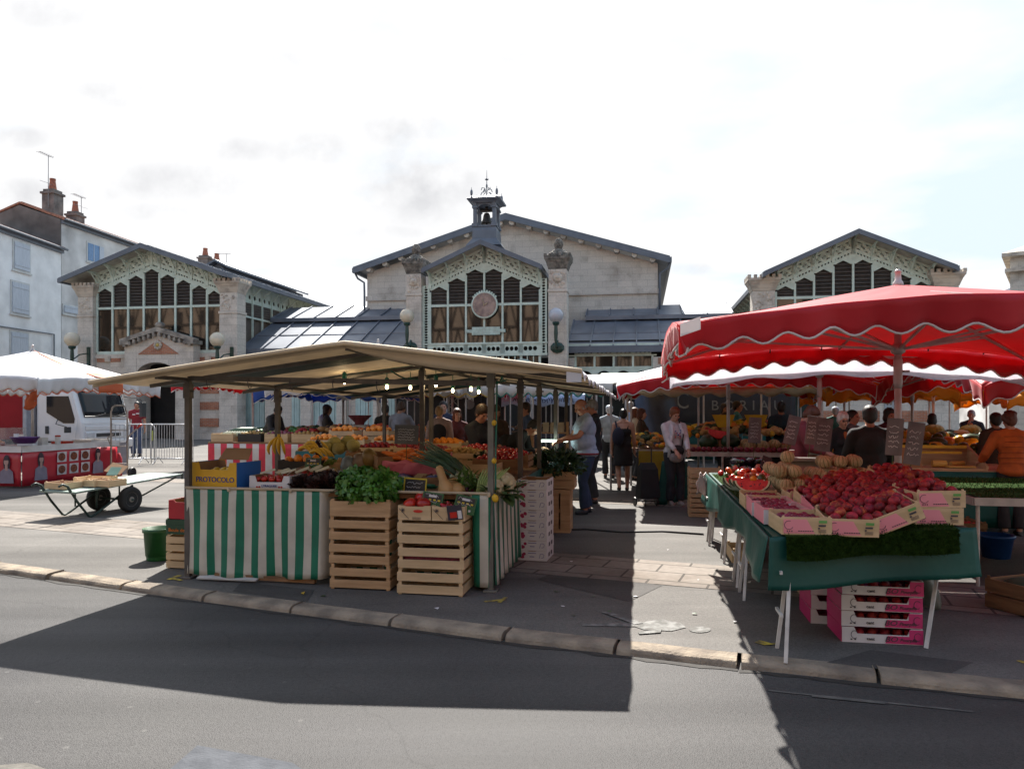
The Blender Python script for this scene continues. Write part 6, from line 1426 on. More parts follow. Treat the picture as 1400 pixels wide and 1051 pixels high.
# ---- main stall produce
def S(a,b,z): return LS(a,b,z)
TT=.845
fr=crframe(yb and [o for o in COL.objects if o.get('label','').startswith('yellow and blue carton')][0])
for p in layer(fr,.44,.3,.043,.12,dome=.03): put(LEM,p,.04,'yellow fruit inside the lettered yellow carton','lemon','yellow fruit in the lettered carton',tilt=1.5)
def tomcarton(lab,a,b,rz,tilt=(0,0)):
    k=carton(lab,S(a,b,TT+.004),YAW+rz,.40,.30,.13,m_wcard,m_wcard,dip=.45,dipw=.62,tilt=tilt,group='white tomato cartons'); fr=crframe(k)
    for p in layer(fr,.36,.27,.034,.085,dome=.02): put(TOM,p,.033,'shiny red tomato in the white cartons','tomato','tomatoes in the white cartons',tilt=.6)
    y=-.1535
    mb=MB()
    for x in (-.11,.11):
        for q in (-.012,.012): mb.ell((x+q,y,.025),(.011,.002,.01),8,4)
    mb.build('tomato_print',m_tom,k); text('LYRAQUISE',.03,M('navy print',(.03,.04,.12)),k,(0,y,.035),TX)
    for i,(x,yy,r_) in enumerate(((-.06,-.06,.5),(.05,.02,.8),(.13,-.02,.4))):
        mb=MB(); mb.obox((x,yy,.165),(.14,.05,.003),eul(.25,-.25,r_)); mb.build('price_card',M('cream card',(.6,.56,.4)),k)
    return k
tomcarton('white carton of red tomatoes beside the blue side of the yellow carton',.80,.20,.03); tomcarton('second white carton of tomatoes, behind the first one',.98,.56,.12,(.16,0)); 
crate('small tilted wooden crate between the tomato cartons',S(.80,.62,TT+.08),YAW+.5,.3,.2,.06,1,mt=m_woodd,tilt=(.1,-.3))
# leaf helper
def leafshape(mb,p,d,up,L,W,m=0,curl=.25):
    d=d.normalized(); s=d.cross(up); s=s.normalized() if s.length>1e-5 else V((1,0,0)); n=s.cross(d)
    q=[p, p+d*L*.3+s*W*.5+n*L*curl*.35, p+d*L*.3-s*W*.5+n*L*curl*.35, p+d*L*.68+s*W*.42+n*L*curl*.3, p+d*L*.68-s*W*.42+n*L*curl*.3, p+d*L-n*L*curl*.2, p+d*L*.3+n*L*curl*.15, p+d*L*.68+n*L*curl*.1]
    mb.add(q,[(0,1,6),(0,6,2),(1,3,7,6),(6,7,4,2),(3,5,7),(7,5,4)],m)
def rv(rr,z=0): return V((rr.uniform(-1,1),rr.uniform(-1,1),rr.uniform(-1,1)+z))
def basil(label,c,rx,ry,rz_,n,seed):
    rr=random.Random(seed); o=E('basil_plant',c,YAW,label,'herb',group='pots of basil')
    mb=MB(); mb.lathe([(.07,0),(.09,.1),(.098,.1),(.098,.125),(.085,.125),(.08,.1),(0,.1)],n=24); mb.build('pot',m_terra,o,smooth=True)
    mb=MB()
    for i in range(26): t=rr.uniform(0,6.28); q=rr.random(); mb.tube((.05*q*math.cos(t),.05*q*math.sin(t),.1),(rx*.7*q*math.cos(t),ry*.7*q*math.sin(t),.1+rz_*1.2),.004,.003,5)
    mb.build('stem',m_stem,o)
    mb=MB(); c0=V((0,0,.13+rz_*.95))
    for i in range(n):
        d=rv(rr,.25); 
        if d.length>1.3: continue
        d.normalize(); q=rr.uniform(.72,1.03)*(1+.12*math.sin(5*d.x+seed)*math.sin(6*d.y)); p=c0+V((d.x*rx*q,d.y*ry*q,d.z*rz_*q)); dd=(d*.5+rv(rr,-.35)*.7); leafshape(mb,p,dd,d,rr.uniform(.042,.07),rr.uniform(.03,.048),0,rr.uniform(.15,.5))
    mb.build('foliage',m_leaf,o,smooth=True); return o
bc=V((BASC.x,BASC.y,BASZ-.165))
basil('bushy basil in a clay pot on the slatted crates, left one',bc+E1*-.075-E2*.02,.185,.19,.15,1700,1); basil('bushy basil in a clay pot on the slatted crates, right one',bc+E1*.15-E2*.06,.165,.18,.145,1400,2)
def lettuce(label,c,r,n,mt,seed,name='lettuce',cat='lettuce',group='dark red lettuces',zs=.7):
    rr=random.Random(seed); mb=MB()
    for i in range(n):
        d=rv(rr,.7).normalized(); 
        if d.z<-.1: d.z*=-1
        L=r*rr.uniform(.3,.5); p=V((d.x*r*.85,d.y*r*.85,d.z*r*zs*.9))*rr.uniform(.5,1); s=d.cross(V((0,0,1))+rv(rr)*.4).normalized(); u=(d+rv(rr)*.5).normalized(); K=5; W=L*rr.uniform(.8,1.2)
        vs=[]
        for a in range(3):
            for b in range(K+1):
                x=(b/K-.5)*W*(.5+.5*a/2*1.2); vs.append(p+u*(L*a/2)+s*x+d.cross(s)*(.16*L*math.sin(b*2.4+i)*(a/2)))
        mb.add(vs,[(a*(K+1)+b,a*(K+1)+b+1,(a+1)*(K+1)+b+1,(a+1)*(K+1)+b) for a in range(2) for b in range(K)])
    return mb.build(name,mt,None,c,rr.uniform(0,6),label=label,cat=cat,group=group)
for i,(a,b,r,l) in enumerate(((1.10,.16,.15,'front dark red lettuce hanging over the skirt, left'),(1.30,.14,.15,'front dark red lettuce next to the basil'),(1.22,.36,.17,'dark red lettuce behind the front pair'),(1.40,.42,.14,'dark red lettuce half behind the basil'))): lettuce(l,S(a,b,TT+.0),r,190,m_redleaf,30+i)
# oranges tray, bananas, boxes
k=carton('black tray of oranges on the left of the stall',S(.62,1.22,TT+.11),YAW,.5,.36,.1,m_black,m_black,dip=.12,mi=m_black,name='fruit_tray',group='trays'); fr=crframe(k)
for p in layer(fr,.44,.3,.045,.085,dome=.03): put(ORA,p,.044,'orange in the black tray behind the tomatoes','orange','oranges in the black tray')
crate('wooden crate propping up the black tray of oranges',S(.62,1.22,TT+.002),YAW,.5,.36,.105,1,mt=m_wood2)
put(AUB,S(.66,1.42,TT+.33),.8,'upright aubergine behind the oranges','aubergine','loose aubergine',tilt=.15)
def banana(mb,base,dirn,up,L,r,m=0):
    pts=[];d=dirn.normalized();u=up
    for i in range(8): t=i/7; pts.append(base+d*L*t*1.0+u*(-L*.28*math.sin(PI*t)*.9+ .0))
    mb.path(pts,[r*.4,r*.75,r,r*1.05,r*1.02,r*.9,r*.65,r*.3],7,m)
def bunch(label,c,n,hang,seed):
    rr=random.Random(seed); mb=MB()
    for i in range(n):
        t=(i/(n-1)-.5)
        if hang: d=V((t*.7,-.15+rr.uniform(-.1,.1),-1)); up=V((t*1.2,-1,0)).normalized()*-1
        else: d=V((1,.0+t*.5,-.25+rr.uniform(-.1,.1))); up=V((0,0,-1))
        base=V((t*.04,0,0)) if hang else V((0,t*.16,0)); banana(mb,base,d,up,rr.uniform(.19,.22),.02)
    mb.tube((0,0,.03),(0,0,-.02),.018,n=6) if hang else mb.ell((-.01,0,.0),(.03,.05,.02),8,5)
    return mb.build('banana_bunch',m_ban,None,c,YAW,smooth=True,label=label,cat='bananas',group='bunches of bananas')
bunch('bunch of bananas hung on the left pole of the stall',P(381,597,8.3),4,True,1)
for i,(px,py,d,l) in enumerate(((424,618,8.1,'bunch of bananas lying beside the oranges'),(432,612,8.3,'bunch of bananas lying behind the lower one'),(440,622,7.95,'short bunch of bananas above the price sign'))): bunch(l,P(px-12,py-4,d),4,False,5+i)
crate('wooden crate under the bananas',S(1.12,1.3,TT+.002),YAW,.5,.4,.2,2)
for i,(px,py) in enumerate(((445,612),(457,605),(470,608),(483,609),(451,616),(476,603),(463,613))): put(MELG,P(px,py,8.9+.1*(i%3)),.085,'green-brown melon in the row on the striped stall','melon','green-brown melons on the striped stall',tilt=.4)
for i in range(3): crate(f'{["left","middle","right"][i]} crate under the row of green-brown melons',S(1.0+.42*i,2.05,TT),YAW,.4,.4,.26,2,mt=m_woodd)
def box(label,c,rz,d,mt,name,cat,group=None,tilt=0):
    mb=MB(); x,y,z=d; t=.004
    mb.box((-x/2,-y/2,0),(x/2,-y/2+t,z)); mb.box((-x/2,y/2-t,0),(x/2,y/2,z)); mb.box((-x/2,-y/2+t,0),(-x/2+t,y/2-t,z)); mb.box((x/2-t,-y/2+t,0),(x/2,y/2-t,z)); mb.box((-x/2+t,-y/2+t,0),(x/2-t,y/2-t,t)); mb.box((-x/2-.006,-y/2-.006,z-.012),(-x/2,y/2+.006,z)); mb.box((x/2,-y/2-.006,z-.012),(x/2+.006,y/2+.006,z))
    return mb.build(name,mt,None,c,(tilt,0,rz),label=label,cat=cat,group=group,bevel=.002)
box('clear grey plastic box between the price sign and the basil',S(1.38,.66,TT),YAW+.1,(.24,.2,.15),M('clear plastic',(.36,.38,.40),(.3,.32,.34),3,.2,trans=.5),'plastic_box','box')
crate('open wooden crate behind the clear plastic box',S(1.25,.9,TT),YAW,.45,.3,.12,1,mt=m_wood2)
lettuce('pale green cabbage beside the bananas',P(452,632,7.9)-V((0,0,.05)),.09,60,M('pale green cabbage',(.22,.30,.06),(.14,.2,.04),5,.5),50,'cabbage','cabbage','loose vegetables')
for i,(px,py,c,l) in enumerate(((476,634,(.16,.2,.22),'grey plastic bag of salad on the stall'),(492,630,(.22,.15,.1),'brown paper bag standing on the stall'),(505,624,(.24,.15,.04),'ochre net bag behind the brown paper bag'))):
    mb=MB(); mb.ell((0,0,0),(.085,.06,.11),12,8); 
    for q in range(len(mb.v)): mb.v[q]=mb.v[q]+V((noise.noise(mb.v[q]*14+V((i*7,0,0))),noise.noise(mb.v[q]*14+V((0,i*7,3))),0))*.025
    mb.build('produce_bag',M('bag '+l,c,tuple(x*.6 for x in c),12,.4),None,P(px,py,7.75)-V((0,0,.02)),0,smooth=True,label=l,cat='bag',group='bags on the stall')
# carrots in pink paper
cb_=S(1.93,1.15,TT+.12); k=carton('carrot crate lined with pink paper',cb_,YAW,.62,.42,.14,M('pink paper',(.62,.16,.2),(.5,.1,.14),6,.5),M('pink paper',(.62,.16,.2)),dip=.1,tilt=(.2,0),group='lined crates')
mb=MB(); mb.grid(lambda u,v: V((.66*(u-.5),-.215-.02*math.sin(13*u+v*3),.15-.15*v+.012*math.sin(21*u))),16,4); mb.build('paper',M('pink paper',(.62,.16,.2)),k,smooth=True,sol=.003); 
mb=MB(); mb.path([(0,0,0),(0,.05,0),(0,.12,.002),(0,.17,0),(0,.185,0)],[.012,.019,.016,.008,.003],8); CAR=meshof(mb,'carrot',[m_carrot]); fr=crframe(k)
for i in range(46):
    o=put(CAR,fr(R.uniform(-.27,.2),R.uniform(-.14,.1),.12+.07*R.random()*(1-abs(i/46-.5))),1,'carrot in the crate lined with pink paper','carrot','carrots in the pink-lined crate'); o.rotation_euler=(R.uniform(-.3,.3),R.uniform(-.3,.3),R.choice((-1.57,1.57))+R.uniform(-.6,.6))
crate('wooden crate carrying the carrots',S(1.93,1.15,TT),YAW,.6,.42,.12,1,mt=m_wood2)
box('narrow open cardboard box standing on the carrots',P(521,636,7.75),YAW+.65,(.17,.3,.12),m_card,'cardboard_box','box',tilt=.12)
sign('grey chalkboard price list standing above the carrots',P(556,594,7.6),(0,.03,YAW),.26,.20,m_chalkb,5,stick=.5,r=.0025)
sign('black price board with yellow frame next to the basil',P(567.5,666,6.75),(-.15,.05,YAW),.22,.17,m_black,3,border=M('yellow plastic',(.6,.45,.03)),r=.0022)
m_gsign=M('green plastic',(.03,.30,.09),(.02,.23,.07),4,.4)
def gsign(lab,px,py,d,roll,s=1):
    o=sign(lab,P(px,py,d),(-.2,roll,YAW),.19*s,.155*s,m_gsign,2,stick=.06,r=.0018,extra=1)
    mb=MB(); mb.obox((0,-.0055,.032*s),(.160*s,.002,.066*s)); mb.build('black_field',m_black,o); 
    for ch in o.children:
        if ch.name.startswith('chalk'): ch.location=(0,-.0035,.01)
    mb=MB()
    for x in (-.06,-.02,.02,.06): mb.obox((x*s,-.008,.012*s),(.022*s,.002,.014*s))
    mb.build('yellow_tab',M('yellow plastic',(.6,.45,.03)),o)
    mb=MB(); mb.obox((0,-.008,.045*s),(.07*s,.002,.02*s))
    for i,x in enumerate((-.065,-.03,.01,.05)): mb.obox((x*s,-.008,-.045*s),(.018*s,.002,.018*s))
    mb.build('printing',m_chalk,o)
gsign('green price tag with black field above the tomato box, left one',591,685,6.42,.13); gsign('green price tag with black field above the pepper box, right one',636,690,6.36,.2); gsign('green and black price tag behind the tomato cartons',428,635,7.5,.02,.9)
# tomato / pepper boxes on the right stack
for i,(x,w_,lab) in enumerate(((-.145,.295,'pale printed box of big red tomatoes on the right crate stack'),(.155,.29,'pale printed box of peppers and packets on the right crate stack'))):
    c=TOMC+E1*x; k=carton(lab,(c.x,c.y,TOMZ),YAW+.02*i,w_,.38,.125,m_wood2,m_wood2,dip=.06,mi=m_wood2,name='fruit_box',group='printed wooden boxes'); y=-.1935
    mb=MB(); mb.bar((-w_/2+.01,y,.1),(-w_/2+.1,y,.01),.002,.003)
    for q in range(4): t=q*PI/4; mb.bar((-w_/2+.045-.02*math.cos(t),y,.085-.02*math.sin(t)),(-w_/2+.045+.02*math.cos(t),y,.085+.02*math.sin(t)),.002,.004)
    for q in range(4): mb.obox((.02+.0*q,y,.025-.006*q),(.08,.001,.002))
    mb.build('printing',m_ink,k); mb=MB(); mb.ell((.035,y,.078),(.045,.0015,.014),14,4); mb.build('red_logo',m_tom,k)
    fr=crframe(k)
    if i==0:
        for p in layer(fr,.27,.34,.062,.10,dome=.06): put(TOM,p,R.uniform(.055,.066),'large red tomato heaped on the right crate stack','tomato','large tomatoes in the printed box',tilt=.5)
    else:
        for q in range(14): o=put(PEP,fr(R.uniform(-.1,.1),R.uniform(-.13,.13),.09+R.random()*.03),.03,'small pepper in the printed box','pepper','peppers in the printed box',tilt=1.4); o.scale=(.02,.02,.05)
        mb=MB(); mb.obox((.06,-.2,.075),(.13,.008,.13),eul(.1,-.12,0)); pk=mb.build('packet',M('black packet',(.04,.035,.05),(.025,.02,.03),4,.35),k); mb=MB(); mb.obox((.05,-.207,.055),(.06,.003,.05),eul(.1,-.12,0)); mb.build('packet_label',m_tom,k); mb=MB(); mb.obox((.105,-.207,.06),(.035,.003,.07),eul(.1,-.12,0)); mb.build('barcode',m_chalk,k)
# leeks, squash, onions, cauliflower
lk=S(2.45,.62,TT+.06)
for i in range(13):
    rr=random.Random(i); mb=MB(); root=V((.24,-.05,-.02)); tip=V((-.35-.1*rr.random(),.12+.02*i,.22+.03*(i%5)))
    mb.path([root,root.lerp(tip,.35)],[.017,.018],8,1); 
    for q in range(4):
        e=tip+rv(rr)*.05; pts=[root.lerp(tip,.33),root.lerp(e,.6)+V((0,0,.03)),e]; mb.path(pts,[.016,.013,.004],5,0)
    mb.build('leek',[m_leek,m_whiteroot],None,lk+E1*(.0+.02*(i%4))+E2*(-.18+.03*i),YAW,smooth=True,label='leek in the sheaf above the squashes',cat='leek',group='leeks on the striped stall')
crate('crate under the leeks',S(2.40,.78,TT),YAW,.55,.4,.1,1,mt=m_woodd)
def butternut(lab,px,py,d,rot,s=1,neck=True):
    mb=MB(); pr=[(.0,-.1),(.05,-.095),(.075,-.06),(.078,-.02),(.06,.03)]+([(.04,.07),(.037,.13),(.036,.19),(.02,.21),(0,.21)] if neck else [(.03,.055),(0,.06)])
    mb.lathe([(max(r,.001),z) for r,z in pr],n=20); return mb.build('squash',m_squash,None,P(px,py,d),rot,smooth=True,label=lab,cat='squash',group='butternut squashes')
butternut('butternut squash leaning back with its neck up',609,666,6.75,(-.25,-.35,0)); butternut('round-bodied squash behind the other two',621,661,6.95,(0.1,.2,.3),.9,False); butternut('round-bodied squash in front beside the onions',626,669,6.75,(.3,-.1,.6),1,False)
for i in range(26): 
    put(ONI,P(636+30*R.random(),668+10*R.random(),6.75+.2*R.random()),.026,'small red onion in the bunch in front of the stall pole','onion','red onions on the striped stall',tilt=1.4)
mb=MB(); rr=random.Random(3)
for i in range(60): leafshape(mb,V((rr.uniform(-.1,.1),rr.uniform(-.06,.06),rr.uniform(-.02,.05))),rv(rr,.2),V((0,0,1)),.12,.03)
mb.build('onion_greens',M('bright leaf green',(.10,.19,.03),(.06,.12,.02),6,.5),None,P(655,668,6.8),0,label='bright green celery and onion leaves beside the squash',cat='leaves',group='loose vegetables')
mb=MB(); 
for i in range(60): leafshape(mb,V((rr.uniform(-.1,.1),rr.uniform(-.06,.06),rr.uniform(-.02,.05))),rv(rr,.2),V((0,0,1)),.11,.03)
mb.build('lettuce',M('bright leaf green',(.10,.19,.03)),None,P(636,655,6.95),0,label='bright frilly lettuce under the leeks',cat='lettuce',group='loose vegetables')
def cauli(lab,px,py,d,s):
    rr=random.Random(px); o=E('cauliflower',P(px,py,d),0,lab,'cauliflower',group='cauliflowers'); mb=MB()
    for i in range(70):
        v_=rv(rr,.6).normalized(); mb.ell(v_*.075*s,(.026*s,.026*s,.026*s),7,5)
    mb.build('curd',m_cauli,o,smooth=True); mb=MB()
    for i in range(34):
        t=rr.uniform(0,6.28); v_=V((math.cos(t),math.sin(t),rr.uniform(-.5,.3))); leafshape(mb,v_*.055*s+V((0,0,-.05*s)),v_+V((0,0,rr.uniform(-.3,.8))),V((0,0,1)),rr.uniform(.1,.18)*s,.075*s)
    mb.build('leaves',M('cauliflower leaf',(.10,.16,.05),(.05,.10,.03),6,.5),o); return o
cauli('large cauliflower in its leaves at the corner of the stall',688,663,6.75,1.25); cauli('smaller cauliflower half behind the corner pole',676,668,6.6,.9); cauli('cauliflower lying back over the side skirt',684,656,7.1,.9)
mb=MB()
for i in range(9): mb.path([V((-.02+.012*i,0,-.1)),V((.0+.02*i,.02,.02)),V((.04+.03*i,.03,.12+.01*(i%3)))],[.012,.012,.004],6)
mb.build('celery',M('pale celery',(.30,.38,.14),(.2,.3,.08),5,.45),None,P(655,660,6.65),0,smooth=True,label='pale celery sticks left of the corner pole',cat='celery',group='loose vegetables')
# crates on the inner tables
for (a,b,z,lab,fill,n) in ((2.45,1.62,TT+.01,'crate with white printed front behind the leeks',None,0),(2.15,2.15,TT+.1,'crate of potatoes in the middle of the stall',POT,.036),(2.62,1.95,TT+.04,'long crate of red peppers on the right arm of the stall',PEP,.042),(2.66,2.5,TT+.06,'second crate of red peppers on the right arm',PEP,.042),(2.2,2.7,TT+.1,'crate of red peppers behind the potatoes',PEP,.042),(1.35,2.9,TT+.12,'crate of peaches behind the melons',PEACH,.036),(1.72,2.3,TT+.12,'crate of peaches behind the chalkboard',PEACH,.036),(1.1,3.6,TT+.14,'pale crate of oranges in the rear of the stall, left',ORA,.045),(1.55,3.7,TT+.14,'pale crate of oranges in the rear of the stall, right',ORA,.045),(.72,3.2,TT+.1,'crate of red apples left of the orange crates',PEACH,.037),(2.3,3.5,TT+.05,'crate of dark plums beside the bending vendor',PLUM,.03)):
    o=crate(lab,S(a,b,z),YAW+R.uniform(-.06,.06),.52,.42,.16,1 if b<2 else 2,mt=m_woodd if fill is PEP else m_wood2); fr=crframe(o)
    if fill:
        nm={POT:'potato',PEP:'pepper',PEACH:'peach',ORA:'orange',PLUM:'plum'}[fill]
        for p in layer(fr,.47,.37,n,.14,dome=.05): put(fill,p,n*R.uniform(.92,1.05),f'{nm} in the inner crates of the striped stall',nm,f'{nm} heaps on the striped stall',tilt=1.3)
lettuce('heap of dark spinach between the peppers',S(2.42,2.0,TT+.12),.16,120,m_dkleaf,77,'spinach','spinach','loose vegetables')
mb=MB(); mb.grid(lambda u,v: V((.5*(u-.5),.3*(v-.5),.06*math.sin(5*u)*math.sin(4*v))),8,8); mb.build('green_sheet',M('green crumpled film',(.02,.16,.09),(.01,.1,.06),6,.35),None,S(2.06,.55,TT+.04),YAW,smooth=True,sol=.02,label='crumpled green film under the price boards',cat='film')
mb=MB(); mb.grid(lambda u,v: V((.55*(u-.5),.25*(v-.5),.03*math.sin(9*u)+.02*math.sin(7*v))),10,6); mb.build('blue_sheet',M('blue crumpled film',(.12,.17,.42),(.08,.12,.3),6,.35),None,S(2.0,.8,TT+.05),YAW,smooth=True,sol=.02,label='crumpled blue film in front of the carrot crate',cat='film')
for i,(px,py,l) in enumerate(((676,611,'upper yellow lemon tied to the corner pole'),(676,630,'lower yellow lemon tied to the corner pole'))): put(LEM,P(px-.5,py if i else 578,6.38),.022,l,'lemon','lemons tied to the pole')
put(LEM,P(677,681,6.38),.03,'yellow lemon resting on the corner of the skirt','lemon','loose fruit')
# leafy greens on the crate to the right
rr=random.Random(9); mb=MB()
for i in range(900):
    d=rv(rr,.4).normalized(); p=V((d.x*.34,d.y*.26,.02+d.z*.18))*rr.uniform(.6,1.05); 
    if p.z<-.06: continue
    leafshape(mb,p,d+rv(rr)*.7,d,rr.uniform(.06,.12),rr.uniform(.03,.05))
mb.build('leafy_greens',m_dkleaf,None,GRN+V((0,0,.03)),YAW,label='heap of dark leafy greens on the crates right of the stall',cat='greens')
# heap helper for far stalls: uncountable mixed produce
def heap(label,c,L,W,H,mats,n,seed,r=(.03,.06),rz=YAW,name='produce_heap'):
    rr=random.Random(seed); mb=MB()
    for i in range(n):
        x,y=rr.uniform(-.5,.5),rr.uniform(-.5,.5); z=H*(1-(2*x)**2*.8)*(1-(2*y)**2*.5)*rr.uniform(.75,1.0)+ (y+.5)*H*.6; q=rr.uniform(*r); mb.ell((x*L,y*W,z),(q*rr.uniform(.8,1.4),q,q*rr.uniform(.7,1)),7,5,m=int((math.sin(x*9+seed)+math.sin(y*7+seed*2)+2)/4.01*len(mats)) if rr.random()<.75 else rr.randrange(len(mats)))
    return mb.build(name,mats,None,c,rz,smooth=True,label=label,cat='produce',kind='stuff')
# ---- red striped stall, left rear
m_rs=Mstripe('red and white striped skirt',(.60,.035,.055),(.6,.56,.5),'x',.31,duty=.5,dirt=.2)
q=P(285.5,604,16.5); rs=E('market_stall',(q.x,q.y,0),YAW,'rear stall with red and white striped skirt','stall')
def RL(a,b,z): return V((q.x,q.y,0))+E1*a+E2*b+V((0,0,z))
mb=MB(); mb.box((0,.02,.82),(4.6,2.4,.86)); mb.build('table_board',m_woodd,rs); mb=MB(); mb.box((0,-.03,.84),(4.6,.02,.88)); mb.build('edge_board',m_woodd,rs)
mb=MB(); mb.grid(lambda u,v: V((4.6*u,-.03+.025*math.sin(41*u)*v,.84-.76*v)),80,6); mb.build('front_skirt',m_rs,rs,smooth=True,sol=.004); mb=MB(); mb.grid(lambda u,v: V((0,2.4*u,.84-.76*v)),8,2); mb.build('side_skirt',m_redw,rs,sol=.004)
for i,(a,mt,l,f) in enumerate(((.3,m_wood2,'crate of leeks at the left end of the red striped stall',None),(.95,m_black,'black crate on the red striped stall',POT),(1.6,m_wood2,'crate of pink potatoes on the red striped stall',ONI),(2.25,m_wood2,'crate beside the banana pole on the red striped stall',POT),(2.85,m_wood2,'slatted crate with dark gap on the red striped stall',None),(3.4,m_hot,'magenta crate of radishes on the red striped stall',PEP),(4.1,m_black,'dark crate at the right end of the red striped stall',ORA))):
    o=crate(l,RL(a,.25,.865),YAW+R.uniform(-.05,.05),.55,.4,.2,2 if i==4 else 1,mt=mt); fr=crframe(o)
    if f:
        nm={POT:'potato',ONI:'onion',PEP:'radish',ORA:'orange'}[f]
        for p in layer(fr,.5,.36,.045,.18,dome=.05): put(f,p,.044,f'{nm} in a crate of the red striped stall',nm,f'{nm} crates on the red striped stall',tilt=1.2)
for i in range(9):
    mb=MB(); mb.path([(0,0,0),(.25,.02,.1)],[.02,.02],6,1); mb.path([(.25,.02,.1),(.4,.05,.16),(.6+.03*(i%3),.1,.2)],[.02,.02,.006],5,0); mb.build('leek',[m_leek,m_whiteroot],None,RL(.1+.06*i,.15,1.0),YAW+.3,smooth=True,label='leek sticking out of the crate on the red striped stall',cat='leek',group='leeks on the red striped stall')
heap('mixed vegetables heaped along the back of the red striped stall',RL(2.3,1.3,.9),4.4,1.5,.22,[m_pot,m_dkleaf,m_squash,m_tom,m_leaf,m_aub,m_melong],260,5,(.04,.1))
sc2=E('market_scale',RL(3.05,1.35,1.1),YAW,'grey hanging-pan scale behind the red striped stall','scale'); mb=MB(); mb.box((-.2,-.15,0),(.2,.15,.14)); mb.build('body',m_pole,sc2,bevel=.01); mb=MB(); mb.lathe([(.1,.14),(.12,.2),(.28,.36),(.29,.37)],n=16); mb.build('pan',M('red check pan',(.25,.06,.07),(.15,.04,.05),9),sc2); 
# ---- centre rear stall of oranges
cs_=P(500,600,13.6); oc=E('trestle_table',(cs_.x-1.3,cs_.y,0),YAW,'table of orange crates in the middle of the rear stalls','table'); mb=MB(); mb.box((0,0,.8),(2.6,2.2,.84)); mb.build('table_top',m_woodd,oc); mb=MB(); mb.grid(lambda u,v: V((2.6*u,-.02+.02*math.sin(30*u)*v,.83-.7*v)),30,4); mb.build('cloth',m_green,oc,smooth=True,sol=.004)
for i,(a,b,z,l) in enumerate(((.45,.3,.85,'front left crate of the orange table'),(1.05,.3,.85,'front middle crate of the orange table'),(1.7,.3,.85,'front right crate of the orange table'),(.6,.9,1.0,'rear left crate of the orange table'),(1.3,.9,1.0,'rear right crate of the orange table'))):
    o=crate(l,V((cs_.x-1.3,cs_.y,z))+E1*a+E2*b,YAW,.52,.42,.2,2,mt=m_wood2); fr=crframe(o)
    for p in layer(fr,.48,.38,.05,.19,dome=.06): put(ORA,p,.05,'orange in the crates of the orange table','orange','oranges on the orange table')
heap('mixed fruit at the back of the orange table',V((cs_.x,cs_.y,.95))+E2*1.7,2.4,.8,.25,[m_orange_f,m_tomo,m_peach,m_aub],90,8,(.04,.07))
# ---- ham and pastry table further back
hp=P(620,607,13.2); o=E('trestle_table',(hp.x-.9,hp.y,0),YAW,'dark green clothed table with pots, right of the chalkboard','table'); mb=MB(); mb.box((0,0,.8),(2.3,1,.84)); mb.build('table_top',m_green,o); mb=MB(); mb.grid(lambda u,v: V((2.3*u,-.02+.03*math.sin(20*u)*v,.83-.6*v)),30,4); mb.build('cloth',m_green,o,smooth=True,sol=.004)
heap('apricots and jars spread along the green clothed table',V((hp.x+.1,hp.y,.86))+E2*.3,2.0,.5,.07,[m_tomo,m_orange_f,m_wcard,m_tom],120,9,(.03,.045))
gl=E('jar_shelf',P(752,586,12.6)-V((0,0,.38)),YAW,'wooden shelf with small paper bags right of the stall poles','shelf'); mb=MB(); mb.box((-.3,-.1,.0),(.3,.1,.02)); mb.box((-.3,-.1,.3),(.3,.1,.32)); mb.box((-.32,-.1,-.3),(-.29,.1,.5)); mb.box((.29,-.1,-.3),(.32,.1,.5)); mb.build('frame',m_wood,gl)
for i in range(4):
    mb=MB(); mb.poly([(-.05,-.05,0),(.05,-.05,0),(.05,.05,0),(-.05,.05,0)],(0,0,.12)); mb.poly([(-.05,-.01,.12),(.05,-.01,.12),(.05,.01,.17),(-.05,.01,.17)],(0,.01,0)); mb.build('paper_bag',M('cream paper bag',(.5,.44,.33)),None,P(752,586,12.6)+E1*(-.2+.13*i)-V((0,0,.06)),YAW,label='small cream paper bag on the wooden shelf',cat='paper bag',group='paper bags on the wooden shelf')
mb=MB(); mb.box((0,0,0),(.42,.12,.03)); mb.build('lamp_tube',Memit('fluorescent tube',(.75,1,.85),3),None,P(738,604,11.2),YAW,label='lit white strip lamp over the counter right of the stall',cat='strip lamp')
# ---- greengrocer stall, right of the aisle
gq=P(926,618,13.4); gt=E('trestle_table',(gq.x,gq.y,0),YAW,'white edged greengrocer table facing the woman in the white cardigan','table'); gz=gq.z
def GL(a,b,z): return V((gq.x,gq.y,0))+E1*a+E2*b+V((0,0,z))
mb=MB(); mb.box((0,0,gz-.04),(3.4,3.6,gz-.02)); mb.build('table_top',m_woodd,gt); mb=MB(); mb.box((0,-.03,gz-.07),(3.4,0,gz+.01)); mb.build('white_edge',m_white,gt); mb=MB(); mb.grid(lambda u,v: V((.75+2.65*u,.04+.02*math.sin(31*u)*v,gz-.1-.55*v)),40,4); mb.build('dark_cloth',M('near-black cloth',(.014,.018,.018)),gt,smooth=True,sol=.004); mb=MB()
for a in (.8,2.0,3.2): mb.cut().tube((a,.0,0),(a,.0,gz-.06),.02,n=6)
mb.build('leg',m_white,gt)
for i in range(34): put(PLUM,GL(.1+.095*i,.10+.04*(i%2),gz+.05),.05,'plum in the front row of the greengrocer table','plum','front row of plums at the greengrocer')
def oblong(name,mt,r,L): mb=MB(); mb.ell((0,0,0),(L,r,r),20,12); return meshof(mb,name,[mt])
WM=oblong('watermelon',m_wmrind,.15,.19)
for a,b,z,l in ((.62,.75,.15,'whole watermelon on the left of the greengrocer table'),(1.02,.7,.17,'whole watermelon beside the pale melons')): put(WM,GL(a,b,gz+z),1,l,'watermelon','whole watermelons',tilt=0,rz=.3)
